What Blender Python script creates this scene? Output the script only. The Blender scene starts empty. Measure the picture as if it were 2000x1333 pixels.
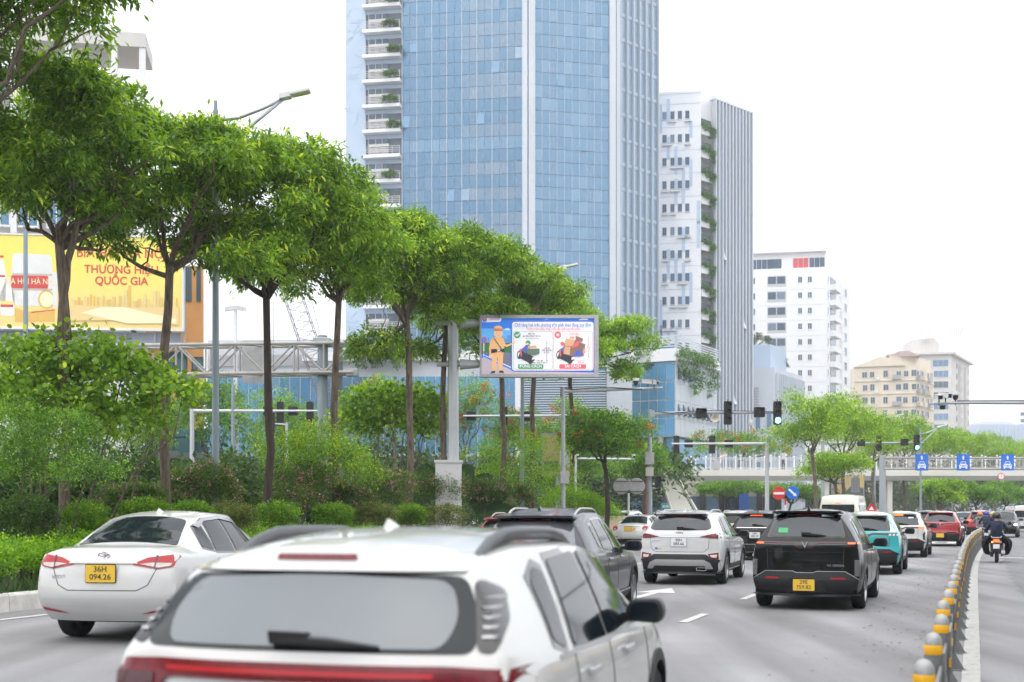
import bpy, bmesh, math, random
import numpy as np
from mathutils import Vector, Matrix
from mathutils.bvhtree import BVHTree
SC = bpy.context.scene
COL = SC.collection
R = math.radians
# ---------------------------------------------------------------- camera, sky, sun, exposure
F, HZ, CH = 2400.0, 996.0, 1.68           # focal length (photo px), horizon row, eye height
cam_d = bpy.data.cameras.new('camera')
cam = bpy.data.objects.new('camera', cam_d); COL.objects.link(cam)
cam.location = (0, 0, CH); cam.rotation_euler = (R(90), 0, 0)
cam_d.sensor_width = 36; cam_d.lens = F / 2000 * 36
cam_d.shift_y = (HZ - 666.5) / 2000
cam_d.clip_start = 0.1; cam_d.clip_end = 5000
cam_d.dof.use_dof = True; cam_d.dof.focus_distance = 30; cam_d.dof.aperture_fstop = 2.0
SC.camera = cam
HAZE = .00055
SUN_EL, SUN_AZ = R(72), R(215)            # azimuth clockwise from +Y
w = bpy.data.worlds.new('World'); SC.world = w; w.use_nodes = True
nt = w.node_tree; bg = nt.nodes['Background']
sky = nt.nodes.new('ShaderNodeTexSky'); sky.sky_type = 'NISHITA'; sky.sun_disc = False
sky.sun_elevation = SUN_EL; sky.sun_rotation = SUN_AZ; sky.air_density = 1.0; sky.dust_density = 4.0
mx = nt.nodes.new('ShaderNodeMix'); mx.data_type = 'RGBA'; mx.inputs[0].default_value = 0.86
mx.inputs[7].default_value = (10.2, 10.5, 11.0, 1)      # even white cloud deck over the clear sky
nt.links.new(sky.outputs[0], mx.inputs[6]); nt.links.new(mx.outputs[2], bg.inputs[0])
bg.inputs[1].default_value = 0.1
sl = bpy.data.lights.new('sun', 'SUN'); sl.energy = 1.5; sl.angle = R(100); sl.color = (1, .96, .9)
so = bpy.data.objects.new('sun', sl); COL.objects.link(so)
so.rotation_euler = (R(90) - SUN_EL, 0, -SUN_AZ + math.pi)
so.location = (0, 0, 120)
SC.view_settings.view_transform = 'Standard'; SC.view_settings.look = 'None'
SC.view_settings.exposure = 0.75; SC.view_settings.gamma = 1
SC.render.engine = 'CYCLES'
cy = SC.cycles
cy.use_denoising = True; cy.use_adaptive_sampling = True; cy.adaptive_threshold = .03
try: cy.denoiser = 'OPENIMAGEDENOISE'
except Exception: pass
cy.max_bounces = 6; cy.diffuse_bounces = 3; cy.glossy_bounces = 3; cy.transmission_bounces = 3
cy.volume_bounces = 0; cy.caustics_reflective = False; cy.caustics_refractive = False
cy.sample_clamp_indirect = 6
# ---------------------------------------------------------------- frames
RA = math.atan2(905, F); US, UC = math.sin(RA), math.cos(RA)    # road heading
def gx(px, Y): return (px - 1000) / F * Y
def zz(py, Y): return CH - (py - HZ) / F * Y
def at(px, py, Y): return Vector((gx(px, Y), Y, zz(py, Y)))
def gy(py): return CH * F / (py - HZ)                            # depth of a ground pixel row
def GZ(t): return 0.0                                            # cross fall of the carriageway
def gz_at(x, y):
    s, t = US*x + UC*y, UC*x - US*y
    return GZ(t - .0005 * max(0, s - 30) ** 2)
def rd(s, t, z=0.0):
    z = z + GZ(t)
    t = t + .0005 * max(0, s - 30) ** 2
    return Vector((US * s + UC * t, UC * s - US * t, z))
def row(px, T):                                                 # where the line t = T of the road frame crosses a view direction
    q = (px - 1000) / F
    s = -T * (UC + US * q) / (US - UC * q)
    return Vector((US * s + UC * T, UC * s - US * T, 0))
def lerp(a, b, t): return a + (b - a) * t
# ---------------------------------------------------------------- materials
MATS = {}
def mat(name, col=(.5, .5, .5), rough=.5, metal=0, coat=0, spec=.5, var=0, scale=4, bump=0, bscale=None, emit=None, estr=0, stretch=None, col2=None, alpha=1):
    if name in MATS: return MATS[name]
    m = bpy.data.materials.new(name); m.use_nodes = True; MATS[name] = m
    n = m.node_tree.nodes; l = m.node_tree.links; b = n['Principled BSDF']
    b.inputs['Base Color'].default_value = (*col, 1); b.inputs['Roughness'].default_value = rough
    b.inputs['Metallic'].default_value = metal; b.inputs['Coat Weight'].default_value = coat
    b.inputs['Coat Roughness'].default_value = .04
    b.inputs['Specular IOR Level'].default_value = spec
    if emit:
        b.inputs['Emission Color'].default_value = (*emit, 1); b.inputs['Emission Strength'].default_value = estr
    if var or bump or col2:
        tc = n.new('ShaderNodeTexCoord'); src = tc.outputs['Object']
        if stretch:
            mp = n.new('ShaderNodeMapping'); mp.inputs['Scale'].default_value = stretch
            l.new(src, mp.inputs[0]); src = mp.outputs[0]
        ns = n.new('ShaderNodeTexNoise'); ns.inputs['Scale'].default_value = scale; ns.inputs['Detail'].default_value = 6
        ns.inputs['Roughness'].default_value = .62
        l.new(src, ns.inputs['Vector'])
        if var or col2:
            rp = n.new('ShaderNodeValToRGB'); rp.color_ramp.elements[0].position = .3; rp.color_ramp.elements[1].position = .72
            c2 = col2 or tuple(min(1, c * (1 + var)) for c in col)
            c1 = col if col2 else tuple(c * (1 - var) for c in col)
            rp.color_ramp.elements[0].color = (*c1, 1); rp.color_ramp.elements[1].color = (*c2, 1)
            l.new(ns.outputs[0], rp.inputs[0]); l.new(rp.outputs[0], b.inputs['Base Color'])
        if bump:
            bs = ns
            if bscale:
                bs = n.new('ShaderNodeTexNoise'); bs.inputs['Scale'].default_value = bscale; bs.inputs['Detail'].default_value = 4
                l.new(src, bs.inputs['Vector'])
            bp = n.new('ShaderNodeBump'); bp.inputs['Strength'].default_value = bump; bp.inputs['Distance'].default_value = .02
            l.new(bs.outputs[0], bp.inputs['Height']); l.new(bp.outputs[0], b.inputs['Normal'])
    return m
def leafmat(name, dark, light, young=None, trans=.42):
    """leaf colour varies from leaf to leaf (face attribute tint, 0..1)"""
    if name in MATS: return MATS[name]
    m = bpy.data.materials.new(name); m.use_nodes = True; MATS[name] = m
    n = m.node_tree.nodes; l = m.node_tree.links; b = n['Principled BSDF']; out = n['Material Output']
    a = n.new('ShaderNodeAttribute'); a.attribute_name = 'tint'
    rp = n.new('ShaderNodeValToRGB'); rp.color_ramp.elements[0].color = (*dark, 1); rp.color_ramp.elements[1].color = (*light, 1)
    rp.color_ramp.elements[1].position = .8
    e = rp.color_ramp.elements.new(1.0); e.color = (*(young or light), 1)
    l.new(a.outputs['Fac'], rp.inputs[0]); l.new(rp.outputs[0], b.inputs['Base Color'])
    b.inputs['Roughness'].default_value = .45; b.inputs['Specular IOR Level'].default_value = .4
    t = n.new('ShaderNodeBsdfTranslucent')
    hs = n.new('ShaderNodeHueSaturation'); hs.inputs['Hue'].default_value = .485; hs.inputs['Saturation'].default_value = 1.05; hs.inputs['Value'].default_value = 1.7
    l.new(rp.outputs[0], hs.inputs['Color']); l.new(hs.outputs[0], t.inputs[0])
    mxs = n.new('ShaderNodeMixShader'); mxs.inputs[0].default_value = trans
    l.new(b.outputs[0], mxs.inputs[1]); l.new(t.outputs[0], mxs.inputs[2]); l.new(mxs.outputs[0], out.inputs[0])
    return m
# ---------------------------------------------------------------- mesh builder
class MB:
    def __init__(s): s.v = []; s.f = []; s.m = []; s.cm = 0
    def face(s, pts):
        k = len(s.v); s.v += [tuple(p) for p in pts]; s.f.append(tuple(range(k, k + len(pts)))); s.m.append(s.cm); return s
    def add(s, v, f):
        k = len(s.v); s.v += [tuple(p) for p in v]; s.f += [tuple(i + k for i in q) for q in f]; s.m += [s.cm] * len(f); return s
    def box(s, x0, x1, y0, y1, z0, z1):
        return s.add([(x, y, z) for z in (z0, z1) for y in (y0, y1) for x in (x0, x1)],
                     [(0, 2, 3, 1), (4, 5, 7, 6), (0, 1, 5, 4), (2, 6, 7, 3), (0, 4, 6, 2), (1, 3, 7, 5)])
    def cbox(s, c, d): return s.box(c[0]-d[0]/2, c[0]+d[0]/2, c[1]-d[1]/2, c[1]+d[1]/2, c[2]-d[2]/2, c[2]+d[2]/2)
    def obox(s, o, u, v, n, a0, a1, b0, b1, c0, c1):            # box in an oriented frame
        o, u, v, n = map(Vector, (o, u, v, n))
        return s.add([o + u*a + v*b + n*c for c in (c0, c1) for b in (b0, b1) for a in (a0, a1)],
                     [(0, 2, 3, 1), (4, 5, 7, 6), (0, 1, 5, 4), (2, 6, 7, 3), (0, 4, 6, 2), (1, 3, 7, 5)])
    def tube(s, pts, rad, n=8, cap=True):
        pts = [Vector(p) for p in pts]; k = len(s.v); m = len(pts)
        rad = rad if isinstance(rad, (list, tuple)) else [rad] * m
        ref = None
        for i, p in enumerate(pts):
            d = (pts[min(i+1, m-1)] - pts[max(i-1, 0)]).normalized()
            if ref is None: ref = Vector((1, 0, 0)) if abs(d.x) < .8 else Vector((0, 1, 0))
            a = d.cross(ref).normalized(); b = d.cross(a).normalized(); ref = b.cross(d) if False else ref
            for j in range(n):
                t = 2*math.pi*j/n; s.v.append(tuple(p + (a*math.cos(t) + b*math.sin(t))*rad[i]))
        for i in range(m-1):
            for j in range(n):
                s.f.append((k+i*n+j, k+i*n+(j+1) % n, k+(i+1)*n+(j+1) % n, k+(i+1)*n+j)); s.m.append(s.cm)
        if cap:
            s.f.append(tuple(k+j for j in range(n))[::-1]); s.m.append(s.cm)
            s.f.append(tuple(k+(m-1)*n+j for j in range(n))); s.m.append(s.cm)
        return s
    def lathe(s, prof, n=20, c=(0, 0, 0), axis='z'):            # prof: (radius, height)
        k = len(s.v); m = len(prof); c = Vector(c)
        for r, h in prof:
            for j in range(n):
                t = 2*math.pi*j/n; x, y = r*math.cos(t), r*math.sin(t)
                s.v.append(tuple(c + Vector((x, y, h) if axis == 'z' else (h, x, y) if axis == 'x' else (x, h, y))))
        for i in range(m-1):
            for j in range(n):
                s.f.append((k+i*n+j, k+i*n+(j+1) % n, k+(i+1)*n+(j+1) % n, k+(i+1)*n+j)); s.m.append(s.cm)
        return s
    def prism(s, poly, o, u, v, n, d0, d1):                     # 2D outline extruded along n
        o, u, v, n = map(Vector, (o, u, v, n)); k = len(poly)
        a = [o + u*p[0] + v*p[1] + n*d0 for p in poly]; b = [o + u*p[0] + v*p[1] + n*d1 for p in poly]
        return s.add(a + b, [tuple(range(k))[::-1], tuple(range(k, 2*k))] + [(i, (i+1) % k, (i+1) % k + k, i + k) for i in range(k)])
    def build(s, name, mats, parent=None, smooth=False, fix=True, bevel=0):
        me = bpy.data.meshes.new(name); me.from_pydata(s.v, [], s.f)
        ms = mats if isinstance(mats, (list, tuple)) else [mats]
        for q in ms: me.materials.append(q)
        if len(ms) > 1: me.polygons.foreach_set('material_index', s.m)
        if fix or bevel:
            bm = bmesh.new(); bm.from_mesh(me)
            if bevel:
                bmesh.ops.remove_doubles(bm, verts=bm.verts, dist=1e-5)
                bmesh.ops.bevel(bm, geom=bm.edges[:], offset=bevel, segments=2, affect='EDGES', profile=.6)
            if fix: bmesh.ops.recalc_face_normals(bm, faces=bm.faces)
            bm.to_mesh(me); bm.free()
        if smooth:
            me.polygons.foreach_set('use_smooth', [True]*len(me.polygons))
            if smooth is not True: me.set_sharp_from_angle(angle=R(smooth))
        me.update()
        return link(name, me, parent)
def link(name, me, parent=None, loc=None, rz=None):
    o = bpy.data.objects.new(name, me); COL.objects.link(o)
    if parent is not None: o.parent = parent
    if loc is not None: o.location = loc
    if rz is not None: o.rotation_euler = (0, 0, rz)
    return o
def tag(o, label=None, cat=None, group=None, kind=None):
    if label: o['label'] = label
    if cat: o['category'] = cat
    if group: o['group'] = group
    if kind: o['kind'] = kind
    return o
def thing(name, label, cat, loc=(0, 0, 0), rz=0, group=None, scale=1):
    o = bpy.data.objects.new(name, None); COL.objects.link(o); o.location = loc; o.rotation_euler = (0, 0, rz)
    o.scale = (scale,)*3; o.empty_display_size = .2
    return tag(o, label, cat, group)
def copy_tree(o, parent=None, swap=None):
    c = o.copy(); COL.objects.link(c); c.parent = parent
    if swap and c.type == 'MESH':
        for i, sl in enumerate(c.material_slots):
            if sl.material and sl.material.name in swap: sl.link = 'OBJECT'; sl.material = MATS[swap[sl.material.name]]
    for ch in list(o.children): copy_tree(ch, c, swap)
    return c
def text(name, body, size, m, parent, loc, rot=(R(90), 0, 0), align='CENTER', bold=0, ext=.002, squash=1):
    cu = bpy.data.curves.new(name, 'FONT'); cu.body = body; cu.size = size; cu.align_x = align; cu.align_y = 'CENTER'
    cu.offset = bold; cu.extrude = ext; cu.resolution_u = 3; cu.materials.append(m)
    o = bpy.data.objects.new(name, cu); COL.objects.link(o); o.parent = parent; o.location = loc; o.rotation_euler = rot
    o.scale = (squash, 1, 1)
    return o
def fillet(poly, r, n=4):
    out = []; k = len(poly)
    for i in range(k):
        p, a, b = Vector(poly[i]), Vector(poly[i-1]), Vector(poly[(i+1) % k])
        d1, d2 = (a-p), (b-p); q = min(r, d1.length*.45, d2.length*.45)
        s, e = p + d1.normalized()*q, p + d2.normalized()*q
        for j in range(n+1):
            t = j/n; out.append(tuple(s*(1-t)**2 + p*2*t*(1-t) + e*t*t))
    return out
def ell(cx, cz, a, b, n=20): return [(cx + a*math.cos(2*math.pi*i/n), cz + b*math.sin(2*math.pi*i/n)) for i in range(n)]
def rect(x0, x1, z0, z1): return [(x0, z0), (x1, z0), (x1, z1), (x0, z1)]
# ---------------------------------------------------------------- foliage
def npmesh(name, V, nper, tint=None, mats=(), midx=None):
    """V (n*nper,3): n polygons of nper corners"""
    me = bpy.data.meshes.new(name); nv = len(V); nf = nv // nper
    me.vertices.add(nv); me.vertices.foreach_set('co', np.ascontiguousarray(V, np.float32).ravel())
    me.loops.add(nv); me.loops.foreach_set('vertex_index', np.arange(nv, dtype=np.int32))
    me.polygons.add(nf); me.polygons.foreach_set('loop_start', np.arange(0, nv, nper, dtype=np.int32))
    me.polygons.foreach_set('loop_total', np.full(nf, nper, np.int32))
    for q in mats: me.materials.append(q)
    if midx is not None: me.polygons.foreach_set('material_index', np.asarray(midx, np.int32))
    me.update(calc_edges=True)
    if tint is not None:
        a = me.attributes.new('tint', 'FLOAT', 'FACE'); a.data.foreach_set('value', np.asarray(tint, np.float32))
    return me
def unit(a): return a / np.maximum(np.linalg.norm(a, axis=1, keepdims=True), 1e-9)
def leaf_quads(P, D, N, L, W, fold=.12, nper=4):
    S = unit(np.cross(D, N)); U = np.cross(S, D); L = L[:, None]; W = W[:, None]
    if nper == 4:
        c = [P, P + D*L*.5 + S*W*.5 + U*W*fold, P + D*L - U*L*.06, P + D*L*.5 - S*W*.5 + U*W*fold]
    else:
        c = [P, P + D*L*.22 + S*W*.42, P + D*L*.7 + S*W*.5 + U*W*fold, P + D*L, P + D*L*.7 - S*W*.5 + U*W*fold, P + D*L*.22 - S*W*.42]
    return np.stack(c, 1).reshape(-1, 3)
def foliage(seed, lobes, ncl, per, L, W, droop=.5, spread=.16, nper=4, up=.55, inner=.12, tint_c=.25, tilt=.45):
    """lobes: (cx,cy,cz,rx,ry,rz). Clusters of leaves over the outside of every lobe."""
    g = np.random.default_rng(seed); lo = np.array(lobes, float)
    wgt = lo[:, 3]*lo[:, 4] + lo[:, 3]*lo[:, 5]*2; k = g.choice(len(lo), ncl, p=wgt/wgt.sum())
    d = unit(g.normal(size=(ncl, 3))); d[:, 2] = np.where(d[:, 2] < -.35, -d[:, 2]*.6, d[:, 2]); d = unit(d)
    rad = 1 - np.abs(g.normal(0, inner, ncl)) * 1.6 + g.random(ncl)**6*.28
    C = lo[k, :3] + d * lo[k, 3:6] * rad[:, None]
    ct = g.random(ncl)
    n = ncl * per; K = np.repeat(np.arange(ncl), per)
    out = unit(d[K]*.8 + g.normal(0, .75, (n, 3))); out[:, 2] -= droop * g.random(n); D = unit(out)
    P = C[K] + g.normal(0, 1, (n, 3)) * spread * np.array([1, 1, .7])
    N = g.normal(0, tilt, (n, 3)); N[:, 2] += up + .5; N = unit(N)
    s = g.uniform(.65, 1.25, n)
    tint = np.clip(ct[K]**1.6*.8 + g.random(n)**2*.3 + tint_c*(g.random(n)-.5), 0, 1)
    return leaf_quads(P, D, N, L*s, W*s, nper=nper), tint
# ================================================================ SETTING
M_asph = mat('asphalt', (.150, .150, .158), rough=.85, var=.16, scale=.9, bump=.35, bscale=90)
def road_mat(name, base, dark):
    m = mat(name, base, rough=.86, var=.1, scale=.35, bump=.4, bscale=110)
    n = m.node_tree.nodes; l = m.node_tree.links; b = n['Principled BSDF']
    old = b.inputs['Base Color'].links[0].from_socket
    tc = n.new('ShaderNodeTexCoord')
    g = n.new('ShaderNodeTexNoise'); g.inputs['Scale'].default_value = 60; g.inputs['Detail'].default_value = 3; l.new(tc.outputs['Object'], g.inputs[0])
    r = n.new('ShaderNodeMapRange'); r.inputs[1].default_value = .3; r.inputs[2].default_value = .7; r.inputs[3].default_value = .72; r.inputs[4].default_value = 1.22; l.new(g.outputs[0], r.inputs[0])
    mu = n.new('ShaderNodeVectorMath'); mu.operation = 'SCALE'; l.new(old, mu.inputs[0]); l.new(r.outputs[0], mu.inputs['Scale'])
    # tyre-polished bands and old patches along the road heading
    mp = n.new('ShaderNodeMapping'); mp.inputs['Rotation'].default_value = (0, 0, RA); mp.inputs['Scale'].default_value = (1.1, .05, 1); l.new(tc.outputs['Object'], mp.inputs[0])
    s = n.new('ShaderNodeTexNoise'); s.inputs['Scale'].default_value = 1.0; s.inputs['Detail'].default_value = 5; l.new(mp.outputs[0], s.inputs[0])
    rp = n.new('ShaderNodeMapRange'); rp.inputs[1].default_value = .35; rp.inputs[2].default_value = .68; rp.inputs[3].default_value = .74; rp.inputs[4].default_value = 1.12; l.new(s.outputs[0], rp.inputs[0])
    m2 = n.new('ShaderNodeVectorMath'); m2.operation = 'SCALE'; l.new(mu.outputs[0], m2.inputs[0]); l.new(rp.outputs[0], m2.inputs['Scale'])
    # twin wheel tracks per lane, polished a little darker
    sp = n.new('ShaderNodeSeparateXYZ'); l.new(tc.outputs['Object'], sp.inputs[0])
    ma = lambda op, a, c=None, k=None: (lambda q: ([l.new(a, q.inputs[0])] if not isinstance(a, float) else [setattr(q.inputs[0], 'default_value', a)], l.new(c, q.inputs[1]) if c is not None else setattr(q.inputs[1], 'default_value', k or 0.0), q.outputs[0])[2])((lambda q: (setattr(q, 'operation', op), q)[1])(n.new('ShaderNodeMath')))
    t_ = ma('SUBTRACT', ma('MULTIPLY', sp.outputs[0], k=UC), ma('MULTIPLY', sp.outputs[1], k=US))
    w_ = ma('COSINE', ma('MULTIPLY', t_, k=2*math.pi/1.87)); w_ = ma('MULTIPLY', w_, s.outputs[0]); w_ = ma('MULTIPLY', w_, k=.14); w_ = ma('ADD', w_, k=.97)
    m3 = n.new('ShaderNodeVectorMath'); m3.operation = 'SCALE'; l.new(m2.outputs[0], m3.inputs[0]); l.new(w_, m3.inputs['Scale'])
    l.new(m3.outputs[0], b.inputs['Base Color'])
    return m
M_road = road_mat('road_asphalt', (.26, .257, .268), 0)
M_road2 = road_mat('lane_asphalt', (.205, .206, .22), 0)
M_paint = mat('road_paint', (.27, .268, .27), rough=.8, col2=(.56, .555, .53), scale=11)
M_paint.node_tree.nodes['Color Ramp'].color_ramp.elements[0].position = .33; M_paint.node_tree.nodes['Color Ramp'].color_ramp.elements[1].position = .46
M_edge = mat('edge_paint', (.26, .258, .258), rough=.85, col2=(.43, .425, .41), scale=9)
M_edge.node_tree.nodes['Color Ramp'].color_ramp.elements[0].position = .3; M_edge.node_tree.nodes['Color Ramp'].color_ramp.elements[1].position = .5
M_paint_old = mat('road_paint_worn', (.42, .41, .39), rough=.85, var=.3, scale=9)
M_conc = mat('concrete', (.42, .41, .39), rough=.85, var=.14, scale=1.5, bump=.2, bscale=30)
M_soil = mat('soil', (.07, .055, .035), rough=1, var=.4, scale=3)
M_grass = mat('lawn', (.045, .10, .02), rough=1, var=.4, scale=6)
b = MB(); b.face([(-318, -118, -.03), (318, -118, -.03), (318, 718, -.03), (-318, 718, -.03)])
tag(b.build('ground', mat('ground_paving', (.22, .215, .2), rough=.9, var=.15, scale=.2), fix=False), kind='structure')
KERB = [(-14, -14.9), (20, -15.0), (40, -15.9), (55, -16.6), (59.5, -18.4), (60.5, -20.5)]
BEDZ = GZ(-12)
SS = list(range(-16, 60, 4)) + list(range(60, 300, 10))
def strip(name, t0, t1, z, m, ss=SS, structure=True):
    b = MB()
    for a, c in zip(ss[:-1], ss[1:]):
        f = lambda s, t: rd(s, t(s) if callable(t) else t, z)
        b.face([f(a, t0), f(a, t1), f(c, t1), f(c, t0)])
    o = b.build(name, m, fix=False)
    return tag(o, kind='structure') if structure else o
strip('road', -40, .95, 0, M_road)
random.seed(3)
edge = [random.uniform(-.07, .07) for _ in range(400)]
fine = [x/2 for x in range(-32, 200)] + list(range(100, 300, 10))
strip('side_lane', lambda s: .82 + .3*math.exp(-((s-14)/6)**2)*0 + edge[int(s*2) % 400], 13, .004, M_road2, ss=fine)
strip('pavement', 13, 40, .14, M_conc)
# painted markings
strip('edge_line', lambda s: -.13 + edge[int(s*2+7) % 400]*.05, lambda s: .05 + edge[int(s*2+90) % 400]*.05, .009, M_edge, ss=fine)
lm = MB()
def mark(s0, s1, t0, t1, z=.008):
    n = max(1, int((s1-s0)/3))
    for i in range(n):
        a, c = lerp(s0, s1, i/n), lerp(s0, s1, (i+1)/n)
        lm.face([rd(a, t0, z), rd(a, t1, z), rd(c, t1, z), rd(c, t0, z)])
lines = []
def dash_obj(name, s0, s1, t0, t1, m):
    global lm
    lm = MB(); mark(s0, s1, t0, t1); lines.append(tag(lm.build(name, m, fix=False), kind='structure'))
for k in range(9):
    s = 18.0 + 5.0*k - 5.0
    dash_obj('lane_line', s, s+1.6, -4.14, -4.0, M_paint)
for k in range(9): dash_obj('lane_line', 12.5+5*k, 14.2+5*k, -8.0, -7.86, M_paint)
for k in range(5): dash_obj('lane_line', 30+5*k, 31.6+5*k, -11.8, -11.66, M_paint)
for k in range(3): dash_obj('lane_line', 24+9*k, 26+9*k, 4.0, 4.14, M_paint)
dash_obj('verge_line', -10, 52, -13.95, -13.8, M_paint)
dash_obj('stop_line', 62, 62.4, -15.5, -.6, M_paint)
dash_obj('stop_line', 46, 46.35, .5, 8, M_paint)
for k in range(14): dash_obj('crossing_stripe', 64.5, 67.5, -15 + k, -14.55 + k, M_paint)
def arrow(s, t, m=M_paint, k=1.0):
    z = .008; b = MB()
    P = lambda a, c: rd(s + a*k, t + c, z)
    b.face([P(0, -.1), P(0, .1), P(2.2, .09), P(2.2, -.09)])
    b.face([P(2.2, -.42), P(2.2, .42), P(3.7, 0)])
    tag(b.build('lane_arrow', m, fix=False), kind='structure')
arrow(22.0, -6.05); arrow(38, -6.0); arrow(24, 2.2); arrow(13, -10.0, M_paint_old); arrow(37, -9.8)
# fallen leaves and grit along the barrier
g = np.random.default_rng(5); n = 420
ps = np.array([rd(s, t, .012) for s, t in zip(g.uniform(8, 48, n), -.35 - np.abs(g.normal(0, .9, n)))])
A = g.uniform(0, 6.28, n); D = np.stack([np.cos(A), np.sin(A), .25*g.random(n)], 1)
V = leaf_quads(ps, unit(D), np.tile([0, 0, 1.0], (n, 1)), g.uniform(.03, .09, n), g.uniform(.015, .04, n))
tag(link('fallen_leaves', npmesh('fallen_leaves', V, 4, g.random(n), [leafmat('dry_leaf', (.10, .045, .02), (.22, .12, .05), (.3, .2, .1), .1)])), 'dry brown leaves and grit scattered on the road by the barrier posts', 'leaves', kind='stuff')
# the median: soil bed inside a painted kerb
kp = [Vector((*rd(s, t).xy, BEDZ)) for s, t in KERB]
back = [Vector((*rd(s, t).xy, 0)) for s, t in ((60.5, -22.5), (55, -25.5), (20, -25.5), (-14, -25.5))]
b = MB(); b.prism([(p.x, p.y) for p in kp + back], (0, 0, 0), (1, 0, 0), (0, 1, 0), (0, 0, 1), .0, BEDZ+.22)
tag(b.build('median_bed', M_soil), kind='structure')
M_kw = mat('kerb_white', (.60, .585, .55), rough=.85, var=.2, scale=5, bump=.3, bscale=25)
M_kr = mat('kerb_red', (.42, .07, .06), rough=.85, var=.25, scale=5)
kerb = thing('kerb', None, None); tag(kerb, kind='structure')
acc = 0; stones = []
for a, c in zip(kp[:-1], kp[1:]):
    L = (c-a).length; d = (c-a)/L; nrm = Vector((d.y, -d.x, 0)); x = 0
    while x < L-.05:
        l1 = min(1.0, L-x); b = MB()
        prof = [(.13, 0), (.11, .26), (.08, .3), (-.08, .3), (-.1, .24), (-.1, 0)]
        b.prism(prof, a + d*(x+.006), nrm, (0, 0, 1), d, 0, l1-.012)
        k = int(acc + 1); b.build('kerb_stone', M_kr if (k // 2) % 2 == 0 else M_kw, kerb)
        x += 1.0; acc += 1
# ================================================================ BUILDINGS
def glassmat(name, col, col2, metal=.35, rough=.12):
    """curtain-wall glass: the tint differs from pane to pane (blinds, coatings)"""
    m = bpy.data.materials.new(name); m.use_nodes = True; MATS[name] = m
    n = m.node_tree.nodes; l = m.node_tree.links; b = n['Principled BSDF']
    oi = n.new('ShaderNodeObjectInfo'); ge = n.new('ShaderNodeNewGeometry')
    ad = n.new('ShaderNodeMath'); ad.operation = 'ADD'; l.new(oi.outputs['Random'], ad.inputs[0]); l.new(ge.outputs['Random Per Island'], ad.inputs[1])
    fr = n.new('ShaderNodeMath'); fr.operation = 'FRACT'; l.new(ad.outputs[0], fr.inputs[0])
    rp = n.new('ShaderNodeValToRGB'); e = rp.color_ramp.elements
    e[0].position = 0; e[0].color = (*col, 1); e[1].position = 1; e[1].color = (*col2, 1)
    q = e.new(.86); q.color = (*[lerp(a, c, .3) for a, c in zip(col, col2)], 1)
    l.new(fr.outputs[0], rp.inputs[0]); l.new(rp.outputs[0], b.inputs['Base Color'])
    b.inputs['Metallic'].default_value = metal; b.inputs['Roughness'].default_value = rough
    ns = n.new('ShaderNodeTexNoise'); ns.inputs['Scale'].default_value = .35; bp = n.new('ShaderNodeBump'); bp.inputs['Strength'].default_value = .06
    tc = n.new('ShaderNodeTexCoord'); l.new(tc.outputs['Object'], ns.inputs[0]); l.new(ns.outputs[0], bp.inputs['Height']); l.new(bp.outputs[0], b.inputs['Normal'])
    return m
G_blue = glassmat('tower_glass', (.115, .22, .335), (.155, .25, .355), .5, .2)
G_pale = glassmat('tower_glass_pale', (.15, .265, .385), (.215, .33, .445), .5, .2)
G_grey = glassmat('tower_glass_grey', (.165, .25, .345), (.21, .285, .37), .45, .2)
G_side = glassmat('side_glass', (.27, .38, .50), (.36, .46, .57), .4, .2)
G_dark = glassmat('window_glass', (.05, .085, .13), (.16, .22, .29), .2, .1)
G_teal = glassmat('teal_glass', (.03, .10, .11), (.08, .2, .2), .3, .08)
G_deep = glassmat('podium_glass', (.07, .22, .38), (.16, .36, .52), .5, .1)
M_alu = mat('aluminium', (.60, .60, .64), rough=.45, metal=.35, var=.06, scale=.3)
M_clad = mat('pale_cladding', (.52, .56, .61), rough=.6, var=.07, scale=.25, stretch=(1, 1, .25))
M_cladb = mat('blue_grey_cladding', (.43, .53, .66), rough=.55, var=.08, scale=.15)
M_white = mat('white_render', (.74, .75, .77), rough=.8, var=.07, scale=.3, stretch=(1, 1, .3))
M_white2 = mat('white_plaster', (.80, .80, .80), rough=.8, var=.05, scale=.2, stretch=(1, 1, .2))
M_cream = mat('cream_render', (.70, .62, .50), rough=.85, var=.14, scale=.35, stretch=(1, 1, .35))
M_grey = mat('grey_render', (.60, .575, .55), rough=.85, var=.1, scale=.3, stretch=(1, 1, .3))
M_orange = mat('orange_render', (.66, .33, .11), rough=.8, var=.1, scale=.4)
M_joint = mat('joint_grey', (.34, .38, .45), rough=.7, var=.1, scale=1)
M_rail = mat('rail_metal', (.55, .56, .58), rough=.5, metal=.3, var=.05)
M_shade = mat('shadow_room', (.09, .11, .14), rough=.6, var=.3, scale=.6)  # shade of open recesses put into a flat dark colour
class Wall:
    """a vertical facade plane: a runs to the viewer's right along it, z up, n out of the wall"""
    def __init__(s, A, B, th=.4):
        s.o = Vector((A[0], A[1], 0)); d = Vector((B[0]-A[0], B[1]-A[1], 0)); s.L = d.length; s.u = d/s.L
        s.n = Vector((s.u.y, -s.u.x, 0))
    def box(s, b, a0, a1, z0, z1, d0, d1): return b.obox(s.o, s.u, (0, 0, 1), s.n, a0, a1, z0, z1, d0, d1)
    def a_at(s, px):                                            # distance along the wall seen in a view direction
        q = (px-1000)/F
        return (q*s.o.y - s.o.x) / (s.u.x - q*s.u.y)
    def P(s, a, z, d=0): return s.o + s.u*a + Vector((0, 0, z)) + s.n*d
class Building:
    def __init__(s, name, label, cat='building', loc=(0, 0, 0)):
        s.t = thing(name, label, cat, loc); s.loc = Vector(loc)
    def part(s, b, name, m, **k):
        o = b.build(name, m, s.t, **k); o.matrix_parent_inverse = Matrix.Translation(-s.loc); return o
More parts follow.
